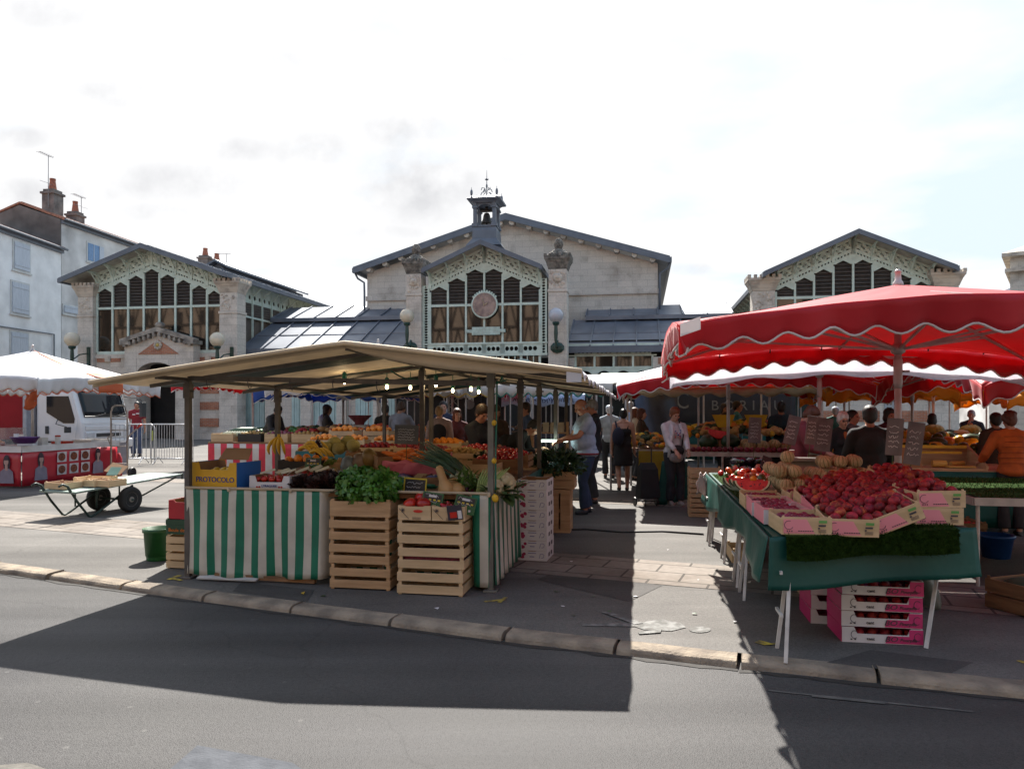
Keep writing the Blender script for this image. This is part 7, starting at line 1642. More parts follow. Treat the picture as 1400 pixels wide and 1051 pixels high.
for a,b,z in ((1.35,.5,.1),(1.58,.5,.1),(1.46,.62,.27),(1.8,.62,.12),(1.3,.7,.12)): put(MEL,GL(a,b,gz+z),.115,'pale netted melon on the greengrocer table','melon','netted melons on the greengrocer table',tilt=.3)
mb=MB(); mb.poly([(.2*math.cos(PI+PI*i/10),0,.2*math.sin(PI+PI*i/10)*.8) for i in range(11)],(0,.08,0)); mb.build('melon_slice',m_wmflesh,None,GL(.82,.72,gz+.38),(-.4,.15,YAW),label='big red watermelon half on top of the whole ones',cat='melon slice')
o=crate('orange-brown tray of red fruit on the greengrocer table',GL(2.2,.55,gz),YAW,.55,.5,.14,1,mt=m_wood); fr=crframe(o)
for p in layer(fr,.5,.45,.045,.13): put(TOM,p,.045,'red tomato in the greengrocer tray','tomato','tomatoes in the greengrocer tray')
heap('chillies and green beans heaped on the right of the greengrocer table',GL(2.9,.7,gz+.02),.95,1.0,.14,[m_pepper,m_dkleaf,m_tom,m_tomg],120,12,(.03,.05)); heap('mixed fruit and vegetables rising at the back of the greengrocer table',GL(1.6,1.9,gz+.2),3.2,1.5,.25,[m_pot,m_dkleaf,m_orange_f,m_squash,m_lemon,m_dkleaf,m_tom],320,13,(.04,.09)); heap('citrus piled at the left end of the greengrocer stall',GL(-.55,1.6,gz+.0),.9,1.6,.22,[m_lemon,m_orange_f,m_pot,m_dkleaf],120,14,(.04,.07))
lt=E('trestle_table',GL(-1.0,.9,0),YAW,'narrow citrus table with yellow cloth beside the aisle','table'); mb=MB(); mb.box((0,0,gz-.06),(.95,1.7,gz-.02)); mb.build('table_top',m_woodd,lt); mb=MB(); mb.grid(lambda u,v: V((.3+.6*u,-.03+.04*math.sin(9*u)*v,gz-.03-(.62)*v)),10,6); mb.build('yellow_cloth',M('mustard cloth',(.42,.30,.02),(.3,.21,.015),3,.7),lt,smooth=True,sol=.004); mb=MB(); mb.box((0,-.02,gz-.06),(.95,0,gz)); mb.build('edge',m_white,lt)
for i,(a,b) in enumerate(((.95,1.25),(1.55,1.15))):
    mb=MB(); mb.add([(-.22,0,.12),(.22,0,.12),(.13,-.02,-.12),(-.10,-.02,-.13)],[(0,1,2,3)]); mb.build('yellow_card',M('yellow card',(.6,.36,.01)),None,GL(a,b,gz+.56),(.2,0,YAW),sol=.01,label=['left yellow card sign in the greengrocer display','right yellow card sign in the greengrocer display'][i],cat='card sign')
cs=P(960,700,11.5); 
for i in range(5): crate(['lowest','second','third','fourth','topmost'][i]+' crate of the slatted stack under the greengrocer table',(G(966,708)+E2*.25+V((0,0,.145*i))),YAW+R.uniform(-.03,.03),.5,.4,.14,2,mt=m_wood)
mb=MB(); mb.grid(lambda u,v: V((.42*u-.1*v*(1-u),.02*math.sin(8*u)*v,-.78*v+.15*u*v)),10,8); mb.build('tarpaulin',m_green,None,P(905,630,12.3),YAW,smooth=True,sol=.005,label='green sheet hanging from the table end by the woman in the white cardigan',cat='tarpaulin')
# ---- rear right stall: gourds, display crate, green skirt
rq=P(1216,642,9.6); gt2=E('trestle_table',(rq.x,rq.y,0),YAW,'dark green skirted table with gourds in front of the woman in orange','table'); rz2=rq.z
def HL(a,b,z): return V((rq.x,rq.y,0))+E1*a+E2*b+V((0,0,z))
mb=MB(); mb.box((0,0,rz2-.03),(2.6,1.4,rz2)); mb.build('table_top',m_wood,gt2); mb=MB(); mb.grid(lambda u,v: V((2.6*u,-.02+.03*math.sin(17*u)*v,rz2-.01-.72*v)),40,5); mb.build('front_skirt',m_green,gt2,smooth=True,sol=.004)
dc=E('display_crate',HL(.65,.35,rz2+.002),YAW,'tilted wooden display crate with yellow rails and pale parcels','crate'); mb=MB(); m_or=M('orange lit wood',(.55,.30,.06),(.42,.2,.04),3,.6)  # orange light from the amber parasols is put into this wood colour
mb.box((-.55,-.3,0),(.55,.3,.02)); mb.box((-.55,.28,.02),(.55,.3,.26)); mb.poly([(.53,-.3,.02),(.53,.3,.02),(.53,.3,.3),(.53,-.3,.06)],(.03,0,0)); mb.build('tray',m_wood,dc); mb=MB(); mb.box((-.55,.2,.26),(.5,.24,.3)); mb.box((-.45,.1,.19),(.4,.13,.22)); mb.build('rail',M('yellow rail',(.75,.42,.03)),dc); mb=MB(); mb.poly([(-.56,-.3,.0),(-.2,-.3,.0),(-.3,-.1,.27),(-.56,.0,.29)],(0,.01,0)); mb.build('leather_flap',M('tan leather',(.28,.12,.04)),dc); mb=MB(); mb.cut().tube((-.05,-.12,.07),(.12,-.12,.07),.045,n=12); mb.cut().tube((.2,-.05,.07),(.4,.05,.07),.03,n=10); mb.cut().box((.1,-.28,.03),(.42,-.1,.05)); mb.build('parcel',m_or,dc)
heap('gourds and leaves massed behind the display crate',HL(1.5,2.6,rz2-.05),3.6,1.8,.34,[m_dkleaf,m_squash,m_dkleaf,m_lemon,m_orange_f,m_tomg,m_dkleaf],280,21,(.05,.12))
ft=E('trestle_table',HL(-.4,1.8,0),YAW,'long table carrying the gourds at the rear right','table'); mb=MB(); mb.box((0,0,.74),(3.9,1.7,.8)); mb.build('table_top',m_woodd,ft); mb=MB(); mb.box((0,.05,.1),(3.9,.08,.74)); mb.build('skirt',m_dark,ft)
PUM=fruit('pumpkin',[M('striped gourd skin',(.42,.28,.03),(.2,.2,.03),5,.5),m_stem],sq=.75,ribs=12,rib=.14,dent=.15,n=36,k=10,stem=.25)
for px,py,l in ((1326,590,'yellow ribbed pumpkin in front of the grey-haired man'),(1276,590,'flat yellow pumpkin left of the amber pole')): put(PUM,P(px,py,12.2),.17,l,'pumpkin','yellow pumpkins',tilt=.2)
# white crate bags and litter
mb=MB(); mb.add([G(411,810,.004),G(417,808,.004),G(415,812,.02)],[(0,1,2)]); mb.build('leaf_litter',m_lemon,None,label='tiny yellow leaf on the pavement in front of the skirt',cat='leaf')
# ================================================================ people
def vox(mb,size,it=3,fac=.5):
    me=bpy.data.meshes.new('v'); me.from_pydata([tuple(p) for p in mb.v],[],mb.f); o=bpy.data.objects.new('v',me)
    r=o.modifiers.new('r','REMESH'); r.mode='VOXEL'; r.voxel_size=size; r.use_smooth_shade=True
    if it: s=o.modifiers.new('s','SMOOTH'); s.factor=fac; s.iterations=it
    out=evalmesh(o)
    bpy.data.objects.remove(o); bpy.data.meshes.remove(me); out.materials.clear(); return out
m_skin=M('fair skin',(.46,.25,.17),(.40,.20,.13),8,.55); m_skin2=M('ruddy skin',(.42,.20,.13),(.36,.155,.10),8,.55); m_skin3=M('tanned skin',(.33,.17,.10),(.28,.135,.08),8,.55)
m_eye=M('dark eye',(.02,.016,.014),rough=.2); m_lip=M('lips',(.30,.09,.08),rough=.5)
HAIR={k:M(k+' hair',c,tuple(x*.55 for x in c),26,.55,.4,70,stretch=(1,1,.3)) for k,c in {'black':(.016,.013,.012),'brown':(.05,.026,.014),'auburn':(.20,.065,.022),'red brown':(.11,.032,.014),'grey':(.30,.30,.31),'white':(.72,.72,.74),'blonde':(.38,.22,.09)}.items()}
def ik(a,b,l1,l2,pole):
    d=b-a; L=min(d.length,(l1+l2)*.995); d=d.normalized(); x=(l1*l1-l2*l2+L*L)/(2*L); h=math.sqrt(max(l1*l1-x*x,1e-6)); p=(pole-d*pole.dot(d)).normalized()
    return a+d*x+p*h, a+d*L
CL=[0]
def cloth_m(name,c,c2=None): return M('cloth '+name,c,c2 or tuple(x*.68 for x in c),7,.85,.25,30,det=4)
def person(label,px,d,yaw,H=1.7,skin=None,hair=('short','brown'),top=('grey',(.2,.2,.2),'long'),bot=('dark trousers',(.02,.022,.03),'trousers'),shoe=(.02,.018,.016),lean=0,head=(0,0),wr=(None,None),ank=None,fat=0,fem=False,vs=.0155,roll=0,x=None,extra=None):
    skin=skin or m_skin; k=H/1.72; S=Matrix.Scale(k,4)
    pos=V(((px-700)/FOC*d,d,0)); yw=math.radians(yaw)
    def rx(a): return Matrix.Rotation(a,3,'X')
    piv=V((0,0,.95)); U=rx(lean); Uh=rx(lean*.5)       # positive lean tips forward (towards -Y)
    up=lambda p: piv+U@(V(p)-piv)
    mid=lambda p: piv+Uh@(V(p)-piv)
    hp,hy=head; nb=up((0,.012,1.455)); HM=U@rotz(hy)@rx(hp); HC_=nb+U@V((0,-.01,.05))+HM@V((0,-.012,.105)); hpnt=lambda p: HC_+HM@V(p)
    sh=[up((s*.178,.0,1.405)) for s in (-1,1)]
    arms=[]
    for i,s in enumerate((-1,1)):
        w_=wr[i]; w_=V(w_) if w_ else up((s*.25,-.03,.86))
        el,w2=ik(sh[i],w_,.285,.255,V((s*.55,.6,-.6))); arms.append((sh[i],el,w2))
    ank=ank or ((-.09,0,.085),(.09,0,.085)); legs=[]
    for i,s in enumerate((-1,1)):
        h=V((s*.09,0,.90)); kn,a2=ik(h,V(ank[i]),.425,.405,V((s*.08,-1,0))); legs.append((h,kn,a2))
    def torso(mb,i=0.0):
        mb.ell(V((0,.012,.95)),(.158+i+(.012 if fem else 0),.118+i,.125+i),16,10); 
        mb.ell(mid((0,-.0-fat*.35,1.085)),(.138+i+fat*.3,.105+i+fat*.42,.165+i),16,10,rot=Uh)
        mb.ell(up((0,.0-fat*.1,1.27)),(.155+i+fat*.15,.112+i+fat*.25,.175+i),16,10,rot=U); mb.ell(up((0,.012,1.375)),(.172+i,.078+i,.065+i),16,8,rot=U)
        for s in (-1,1): mb.path([up((s*.03,.015,1.475)),up((s*.10,.01,1.43)),sh[0 if s<0 else 1]],[.045+i*.6,.05+i*.7,.048+i*.8],10)
        if fem:
            for s in (-1,1): mb.ell(up((s*.068,-.085,1.27)),(.062+i,.06+i,.062+i),10,7,rot=U)
    def arm(mb,i,inf,t=2.0):
        a,e,w_=arms[i]; mb.ell(a,.053+inf*.8,10,7)
        if t<=1: q=a.lerp(e,t); mb.path([a,a.lerp(q,.5),q],[.056+inf,.052+inf*1.1,.047+inf*1.4],12); return
        mb.path([a,a.lerp(e,.5),e],[.054+inf,.049+inf,.041+inf],12); mb.ell(e,.041+inf,10,7)
        f=min(1,t-1); q=e.lerp(w_,f); mb.path([e,e.lerp(q,.35),q],[.041+inf,.041+inf,(.041+(.026-.041)*f)+inf],12)
    def leg(mb,i,inf,t=2.0,flare=0):
        h,kn,a=legs[i]; mb.ell(h,.085+inf,12,8); mb.path([h,h.lerp(kn,.4),kn],[.086+inf,.078+inf,.055+inf],14); mb.ell(kn,.055+inf,10,8)
        if t>1: q=kn.lerp(a,t-1); mb.path([kn,kn.lerp(a,.3)+V((0,.012,0)),kn.lerp(a,.65),q],[.055+inf,.056+inf,.046+inf+flare,.036+inf+flare*1.5],14)
    # body
    mb=MB(); torso(mb); mb.path([nb-U@V((0,0,.05)),nb+U@V((0,-.012,.09))],[.06,.052],12)
    mb.ell(hpnt((0,.012,.03)),(.074,.094,.092),18,12,rot=HM); mb.ell(hpnt((0,-.022,-.045)),(.056,.066,.072),14,10,rot=HM); mb.ell(hpnt((0,-.062,-.088)),(.026,.022,.022),8,6,rot=HM)
    mb.path([hpnt((0,-.085,.02)),hpnt((0,-.112,-.022)),hpnt((0,-.088,-.03))],[.010,.014,.010],8); mb.ell(hpnt((0,-.079,.034)),(.052,.014,.012),10,6,rot=HM); mb.ell(hpnt((0,-.084,-.058)),(.024,.012,.011),8,6,rot=HM)
    for s in (-1,1): mb.ell(hpnt((s*.076,.016,-.008)),(.012,.02,.032),8,6,rot=HM); mb.ell(hpnt((s*.042,-.062,-.02)),(.024,.02,.02),8,6,rot=HM)
    for i,s in enumerate((-1,1)):
        arm(mb,i,0); a,e,w_=arms[i]; f=(w_-e).normalized(); side=f.cross(V((0,0,1))); side=side.normalized() if side.length>.1 else V((1,0,0)); 
        if abs(f.z)>.7: side=V((0,-1,0))
        n=side.cross(f).normalized(); pm=w_+f*.05; mb.path([w_-f*.01,w_+f*.03,w_+f*.085],[.026,.031,.03],10)
        for q in range(4):
            o_=(q-1.5)*.019; b=w_+f*.082+side*o_; L=(.068,.078,.074,.058)[q]; cv=n*-.018; mb.path([b,b+f*L*.45+cv*.4,b+f*L*.8+cv*1.5,b+f*L+cv*2.6],[.0105,.0105,.0095,.008],7)
        ts=side*(-.028 if s>0 else .028); b=w_+f*.03+ts; mb.path([b,b+f*.03+ts*.8-n*.01,b+f*.062+ts*.9-n*.02],[.013,.012,.009],7)
        leg(mb,i,0); h,kn,an=legs[i]; mb.ell(an+V((0,.0,-.01)),(.04,.045,.045),10,7); mb.path([an+V((0,.035,-.045)),an+V((0,-.06,-.05)),an+V((0,-.14,-.06))],[.034,.036,.024],10)
    mb.v=[p*k for p in mb.v]; me=vox(mb,vs,2,.4); me.materials.append(skin); me.name='person'
    o=link('person',me,None,pos,yw,label=label,cat='person',group='market visitors and sellers')
    def part(mb,name,mt,size=.014,it=4):
        size=size if vs<.0125 else size*1.25
        mb.v=[p*k for p in mb.v]; m_=vox(mb,size,it); m_.materials.append(mt); m_.name=name; return link(name,m_,o)
    eb=MB()
    for s in (-1,1): eb.cut().ell(hpnt((s*.031,-.083,.008)),(.0125,.008,.007),8,6,rot=HM)
    eb.v=[p*k for p in eb.v]; eb.build('eye',m_eye,o,smooth=True)
    eb=MB(); eb.ell(hpnt((0,-.094,-.057)),(.022,.006,.005),8,6,rot=HM); eb.v=[p*k for p in eb.v]; eb.build('mouth',m_lip,o,smooth=True)
    # hair
    st,hc=hair; mt=HAIR[hc] if hc else None
    if st:
        mb=MB(); E_=lambda c,r: mb.ell(hpnt(c),r,16,10,rot=HM)
        if st=='fringe':
            for t in range(9): a=PI*(t/8)*1.1-.15; E_((.074*math.cos(a),.016+.088*math.sin(a),-.012),(.014,.016,.034))
        else:
            E_((0,.022,.045),(.083,.102,.092)); E_((0,.055,.0),(.076,.06,.085))
            for s in (-1,1): E_((s*.068,.028,.01),(.018,.05,.05))
            if st=='crop': pass
            if st in('full','bob','long'): E_((0,-.03,.088),(.07,.06,.04)); E_((0,.02,.06),(.09,.106,.092))
            if st in('bob','long'):
                for s in (-1,1): E_((s*.078,.02,-.035),(.026,.06,.075))
                E_((0,.075,-.04),(.08,.045,.09))
            if st=='long': E_((0,.08,-.12),(.085,.035,.11))
            if st=='bun': E_((0,.10,.075),(.045,.045,.045)); E_((0,-.02,.085),(.066,.06,.035))
            if st=='curly':
                rr=random.Random(int(px)); 
                for q in range(34): a,b=rr.uniform(0,6.28),rr.uniform(-.35,1.4); E_((.088*math.cos(a)*math.cos(b),.02+.1*abs(math.sin(a))*math.cos(b)*(1 if math.sin(a)>-.2 else -.55),.045+.09*math.sin(b)),(.026,.026,.026))
        part(mb,'hair',mt,.011,3)
    # clothes
    nm,c,sl=top; mt=cloth_m(nm,c); mb=MB(); torso(mb,.016); i_=.014
    if sl=='tank':
        mb=MB(); mb.ell(V((0,.012,.95)),(.18,.14,.13),16,10); mb.ell(mid((0,-fat*.45,1.09)),(.155+fat*.35,.122+fat*.5,.18),16,10,rot=Uh); mb.ell(up((0,0,1.25)),(.168+fat*.15,.126+fat*.25,.13),16,10,rot=U)
        for s in (-1,1): mb.path([up((s*.10,-.08,1.33)),up((s*.11,-.03,1.44)),up((s*.10,.07,1.38)),up((s*.07,.1,1.3))],.013,6)
    else:
        mb.path([nb-U@V((0,0,.045)),nb+U@V((0,-.006,.028))],[.078,.066],12)
        for i in (0,1): arm(mb,i,i_ if sl!='loose' else .024,{'short':.72,'half':1.15,'long':1.9,'loose':1.9}.get(sl,1.9))
        mb.ell(V((0,.01-fat*.1,.91)),(.178+fat*.2+(.012 if sl=='loose' else 0),.136+fat*.25+(.012 if sl=='loose' else 0),.10),16,8)
    part(mb,'shirt' if sl in('short','half') else ('vest_top' if sl=='tank' else 'jumper'),mt,.013,4)
    nm,c,kd=bot; mt=cloth_m(nm,c); mb=MB()
    if kd=='trousers':
        mb.ell(V((0,.012,.94)),(.166+fat*.1,.124+fat*.1,.10),16,10); mb.ell(V((0,.01,.88)),(.162,.12,.09),14,8)
        for i in (0,1): leg(mb,i,.017,1.97,.016)
        part(mb,'trousers',mt,.014,4)
    elif kd=='skirt':
        mb.lathe([(.001,1.0),(.15,.99),(.185,.9),(.195,.75),(.205,.55),(.19,.545),(.001,.6)],n=24); part(mb,'skirt',mt,.014,4)
    mb=MB()
    for i in (0,1):
        an=legs[i][2]; mb.path([an+V((0,.04,-.042)),an+V((0,-.06,-.046)),an+V((0,-.15,-.058))],[.042,.045,.032],10); mb.ell(an+V((0,-.05,-.07)),(.046,.12,.016),12,6)
        mb.v=[p for p in mb.v]
    mb.v=[V((p.x,p.y,max(p.z,.0))) if ank[0][2]<.1 and ank[1][2]<.1 else p for p in mb.v]
    part(mb,'shoes',M('shoe %s'%(shoe,),shoe,rough=.5),.012,2)
    if extra: extra(o,k,up,hpnt,HM,arms,legs,sh)
    return o
def belt(mt):
    def f(o,k,up,hpnt,HM,arms,legs,sh):
        mb=MB(); mb.path([(.20*math.cos(t)*k,(-.02+.178*math.sin(t))*k,.90*k) for t in [2*PI*i/28 for i in range(28)]],.017*k,6,closed=True); mb.build('belt',mt,o,smooth=True)
        mb=MB(); mb.box((.035*k,-.155*k,1.2*k),(.11*k,-.135*k,1.3*k)); 
    return f
def bags(o,k,up,hpnt,HM,arms,legs,sh):
    mb=MB(); mb.ell(V((.12,.17,1.16)),(.13,.085,.2),14,10); mb.v=[p*k for p in mb.v]; b=link('backpack',vox(mb,.014,3),o); b.data.materials.append(cloth_m('navy backpack',(.018,.022,.045)))
    mb=MB(); mb.path([V((.14,.12,1.34))*k,V((.16,.02,1.47))*k,V((.16,-.1,1.35))*k],.018,6); mb.build('strap',cloth_m('navy backpack',(.018,.022,.045)),b)
def cardigan(o,k,up,hpnt,HM,arms,legs,sh):
    mb=MB()
    for q in range(14): mb.ell((R.uniform(-.06,.06)*k,-.178*k,(1.2+R.random()*.16)*k),(.009,.004,.014),6,4,m=q%2)
    mb.build('printed_motif',[M('coral print',(.5,.12,.14)),M('navy print',(.03,.04,.12))],o)
    mb=MB(); mb.path([V(p)*k for p in ((.09,-.03,1.49),(.09,-.15,1.38),(.095,-.19,1.25),(.08,-.17,1.05))],.014*k,6); mb.ell(V((-.02,-.2,.98))*k,(.13*k,.05*k,.10*k),12,8); mb.build('handbag',cloth_m('black handbag',(.02,.017,.018)),o,smooth=True)
    mb=MB(); mb.ell(V((-.05,-.22,.86))*k,(.14*k,.035*k,.09*k),12,8); mb.build('pouch',cloth_m('grey pouch',(.30,.27,.26)),o,smooth=True)
    for s in (-1,1): 
        mb=MB(); mb.path([V((s*.075,-.10,1.45))*k,V((s*.10,-.165,1.3))*k,V((s*.125,-.15,1.1))*k,V((s*.15,-.13,.86))*k],[.03*k,.034*k,.03*k,.03*k],8); mb.build('cardigan_edge',cloth_m('white knit',(.66,.62,.63)),o,smooth=True)
def openjacket(c):
    def f(o,k,up,hpnt,HM,arms,legs,sh):
        mb=MB(); mb.ell(V((0,-.075,1.2))*k,(.06*k,.075*k,.24*k),12,10); mb.build('undershirt',cloth_m('orange top',c),o,smooth=True)
    return f
def glasses(o,k,up,hpnt,HM,arms,legs,sh):
    mb=MB()
    for s in (-1,1): mb.path([(hpnt((s*.032+.02*math.cos(t),-.098,.008+.015*math.sin(t))))*k for t in [PI*i/6 for i in range(12)]],.003,5,closed=True)
    mb.tube(hpnt((-.012,-.1,.01))*k,hpnt((.012,-.1,.01))*k,.003,n=5); mb.build('glasses',m_ink,o)
def quilt(o,k,up,hpnt,HM,arms,legs,sh):
    mb=MB()
    for i in range(7):
        z=.93+.075*i; w_=.185-.012*abs(i-2); mb.path([up((w_*math.cos(t),(.0+.143*math.sin(t)),z))*k for t in [2*PI*j/26 for j in range(26)]],.0035*k,5,closed=True)
    mb.build('quilt_seam',cloth_m('dark orange seam',(.20,.045,.008)),o)
def cap(c):
    def f(o,k,up,hpnt,HM,arms,legs,sh):
        mb=MB(); mb.ell(hpnt((0,.012,.06))*k,(.088*k,.104*k,.075*k),16,8,rot=HM); mb.ell(hpnt((0,-.11,.05))*k,(.06*k,.05*k,.012*k),12,6,rot=HM); mb.build('cap',cloth_m('cap',c),o,smooth=True)
    return f
def apron(o,k,up,hpnt,HM,arms,legs,sh):
    mb=MB(); mb.ell(V((0,.09,1.22))*k,(.15*k,.06*k,.17*k),14,10); mb.build('apron_back',cloth_m('black apron',(.016,.015,.018)),o,smooth=True)
person('bald heavy man in a pale blue short-sleeved shirt standing at the corner of the stall',803,11.3,-78,1.77,m_skin2,('fringe','grey'),('pale blue shirt',(.36,.42,.54),'short'),('navy trousers',(.03,.05,.10),'trousers'),(.02,.022,.03),lean=.07,head=(.42,0),wr=((-.10,-.40,1.10),(.10,-.42,1.10)),ank=((-.11,.05,.085),(.10,-.07,.085)),fat=.17,vs=.009,extra=belt(cloth_m('red belt',(.22,.02,.03))))
person('grey-haired person in dark clothes half hidden behind the bald man',812,12.6,-85,1.76,m_skin2,('crop','grey'),('dark navy coat',(.018,.02,.028),'long'),head=(.3,0),wr=((-.1,-.35,1.1),(.1,-.35,1.1)))
person('woman in a black strappy dress with a navy backpack walking up the aisle',852,14.3,177,1.6,m_skin,('bun','black'),('black dress',(.014,.013,.015),'tank'),('black dress',(.014,.013,.015),'skirt'),(.02,.015,.014),wr=((-.24,-.06,.86),(.24,-.04,.84)),ank=((-.10,-.16,.085),(.10,.20,.13)),fat=.07,fem=True,vs=.009,extra=bags)
person('person in a pale shirt and pale hat ahead of the woman with the backpack',833,17.2,178,1.69,m_skin2,('crop','white'),('pale grey blue shirt',(.36,.42,.48),'short'),extra=cap((.45,.52,.6)))
person('grey-haired man in a light blue shirt walking away down the aisle',862,17.8,175,1.78,m_skin2,('crop','grey'),('light blue shirt',(.30,.38,.55),'short'))
person('auburn-haired woman in a brown coat and beige trousers beside the citrus',877,15.6,70,1.6,m_skin,('bob','red brown'),('dark brown coat',(.05,.032,.02),'long'),('beige trousers',(.34,.28,.17),'trousers'),(.05,.03,.02),fem=True,wr=((-.2,-.12,.9),(.2,-.2,.95)))
person('small woman in a cream top just behind the brown coat',868,16.6,100,1.62,m_skin,('bob','red brown'),('cream top',(.42,.36,.28),'long'),fem=True)
person('red-haired woman in a white cardigan looking into her black handbag',921,12.3,12,1.62,m_skin,('full','auburn'),('white knit',(.66,.62,.63),'long'),('charcoal trousers',(.028,.028,.033),'trousers'),(.35,.3,.27),head=(.28,.12),wr=((-.10,-.30,.98),(.13,-.33,.96)),ank=((-.07,0,.085),(.09,-.06,.085)),fem=True,fat=.02,vs=.009,extra=cardigan)
person('dark-haired vendor in black seen from behind the peach table',1190,8.4,165,1.62,m_skin3,('full','black'),('black jumper',(.012,.012,.013),'loose'),fat=.12,lean=.06,wr=((-.2,-.3,1.0),(.2,-.3,1.0)),vs=.011)
person('white-haired woman with glasses, black jacket open over an orange top',1152,10.6,5,1.54,m_skin,('full','white'),('black jacket',(.015,.014,.015),'long'),fem=True,head=(.1,-.1),vs=.011,extra=lambda *a:(glasses(*a),openjacket((.50,.13,.03))(*a)))
person('red-brown-haired woman in a quilted orange jacket at the right edge',1384,9.3,168,1.56,m_skin,('curly','red brown'),('orange quilted jacket',(.50,.10,.012),'loose'),('dark brown trousers',(.025,.018,.016),'trousers'),fem=True,fat=.05,lean=.12,wr=((-.25,-.32,1.0),(.28,-.3,1.02)),vs=.011,extra=quilt)
person('man in a grey T-shirt with an apron string bending over the fruit, seen from behind',545,14.6,158,1.76,m_skin3,('crop','brown'),('grey t-shirt',(.20,.21,.24),'short'),lean=.12,head=(.3,.1),wr=((-.25,-.40,1.0),(.2,-.35,1.0)),fat=.03)
person('dark-haired man in black standing left of the grey T-shirt',527,15.6,170,1.7,m_skin3,('short','black'),('black jumper',(.012,.012,.013),'long'))
person('brown-haired vendor in a dark jumper working behind the potatoes',653,10.0,38,1.66,m_skin2,('full','brown'),('dark navy jumper',(.016,.017,.026),'half'),head=(.35,.1),lean=.08,fem=True,wr=((-.05,-.36,1.02),(.22,-.36,1.04)),vs=.01)
person('vendor in black bending low over the counter inside the stall',684,11.4,75,1.7,m_skin,('short','black'),('black jumper',(.012,.012,.013),'long'),lean=.95,head=(-.1,0),wr=((-.15,-.62,1.0),(.15,-.62,1.0)))
person('brown-haired customer behind the corner pole of the stall',677,12.6,20,1.66,m_skin2,('bob','brown'),('brown jacket',(.08,.045,.03),'long'),fem=True,head=(.25,.1))
person('man in a blue shirt facing left behind the stall poles',719,13.2,-70,1.72,m_skin2,('short','brown'),('blue shirt',(.06,.10,.20),'short'),head=(.1,0))
person('man in a dark hooded jacket leaning over the red striped stall',366,17.6,70,1.76,m_skin3,('short','black'),('charcoal hooded jacket',(.045,.042,.04),'loose'),lean=.42,head=(.2,0),wr=((-.12,-.48,1.05),(.14,-.45,1.05)),fat=.05)
person('dark-haired person in a white shirt stooping behind the scale',436,19.0,75,1.74,m_skin3,('short','black'),('white shirt',(.62,.66,.74),'long'),lean=.35,head=(.3,0),wr=((-.12,-.45,1.1),(.12,-.45,1.1)))
person('long-haired person in grey beside the white shirt',447,18.2,100,1.7,m_skin,('long','brown'),('dark grey coat',(.07,.068,.066),'long'),fem=True)
person('woman with a blonde bun and black apron seen from behind at the preserves',601,13.8,176,1.66,m_skin,('bun','blonde'),('pale pink blouse',(.36,.26,.24),'long'),('pale pink skirt',(.34,.25,.24),'skirt'),fem=True,extra=apron)
person('dark-haired man in navy facing the woman with the blonde bun',606,14.9,5,1.76,m_skin,('short','black'),('navy sweater',(.03,.04,.08),'long'))
person('seller in a burgundy jumper behind the preserves counter',625,14.0,15,1.6,m_skin,('bob','red brown'),('burgundy jumper',(.13,.03,.035),'long'),fem=True)
person('man in a dark red T-shirt with white print standing by the lorry',187,25.0,12,1.86,m_skin3,('short','black'),('dark red t-shirt',(.20,.012,.022),'short'),('blue jeans',(.05,.075,.14),'trousers'),roll=.1,extra=lambda o,k,*a:(lambda mb:(mb.obox((-.05*k,-.135*k,1.33*k),(.09,.02,.035)),mb.obox((.06*k,-.13*k,1.36*k),(.10,.02,.035)),mb.build('shirt_print',m_chalk,o)))(MB()))
person('woman in a mustard top bent over the greengrocer display',982,15.4,80,1.55,m_skin,('short','brown'),('mustard top',(.34,.24,.08),'short'),lean=.25,fem=True)
person('dark-haired woman in grey beside the teal shirt',990,17.5,20,1.72,m_skin3,('bob','black'),('grey brown top',(.18,.15,.13),'long'),fem=True)
person('man in a teal shirt behind the greengrocer display',1008,16.6,70,1.78,m_skin3,('short','black'),('teal shirt',(.02,.16,.22),'short'))
person('grey-haired man in a dark blazer and pale shirt holding a phone',1328,15.6,-30,1.58,m_skin2,('crop','grey'),('dark navy blazer',(.018,.022,.035),'long'),wr=((-.06,-.2,1.42),(.2,-.1,.95)),head=(.1,-.1),extra=openjacket((.45,.52,.66)))
person('dark-haired person behind the flat yellow pumpkin',1274,14.6,180,1.5,m_skin3,('bob','black'),('black jumper',(.012,.012,.013),'long'),fem=True)
person('dark-haired shopper just left of the orange jacket',1361,10.8,175,1.53,m_skin3,('full','black'),('dark brown coat',(.03,.02,.016),'long'))
person('vendor in a dark red top bowing her head behind the slate signs',1092,10.0,60,1.66,m_skin2,('full','red brown'),('dark red top',(.20,.03,.04),'long'),head=(.55,.2),lean=.15,fem=True,wr=((-.1,-.38,1.05),(.15,-.36,1.05)))
person('man in a green jumper and grey cap far down the right-hand aisle',1142,17.5,160,1.66,m_skin2,('crop','grey'),('green jumper',(.02,.11,.09),'long'),extra=cap((.3,.32,.36)))
person('tall dark figure in a teal black jacket under the yellow awning',1068,14.6,170,1.74,m_skin3,('short','black'),('teal black jacket',(.008,.03,.045),'long'))
person('man with a pale collar just behind the vendor in black',1166,11.6,40,1.58,m_skin2,('short','black'),('grey patterned shirt',(.14,.15,.17),'long'))
person('seller with dark red hair at the far side of the vendor in black',1216,11.8,10,1.6,m_skin2,('bob','black'),('wine coloured jumper',(.09,.015,.03),'long'),fem=True)
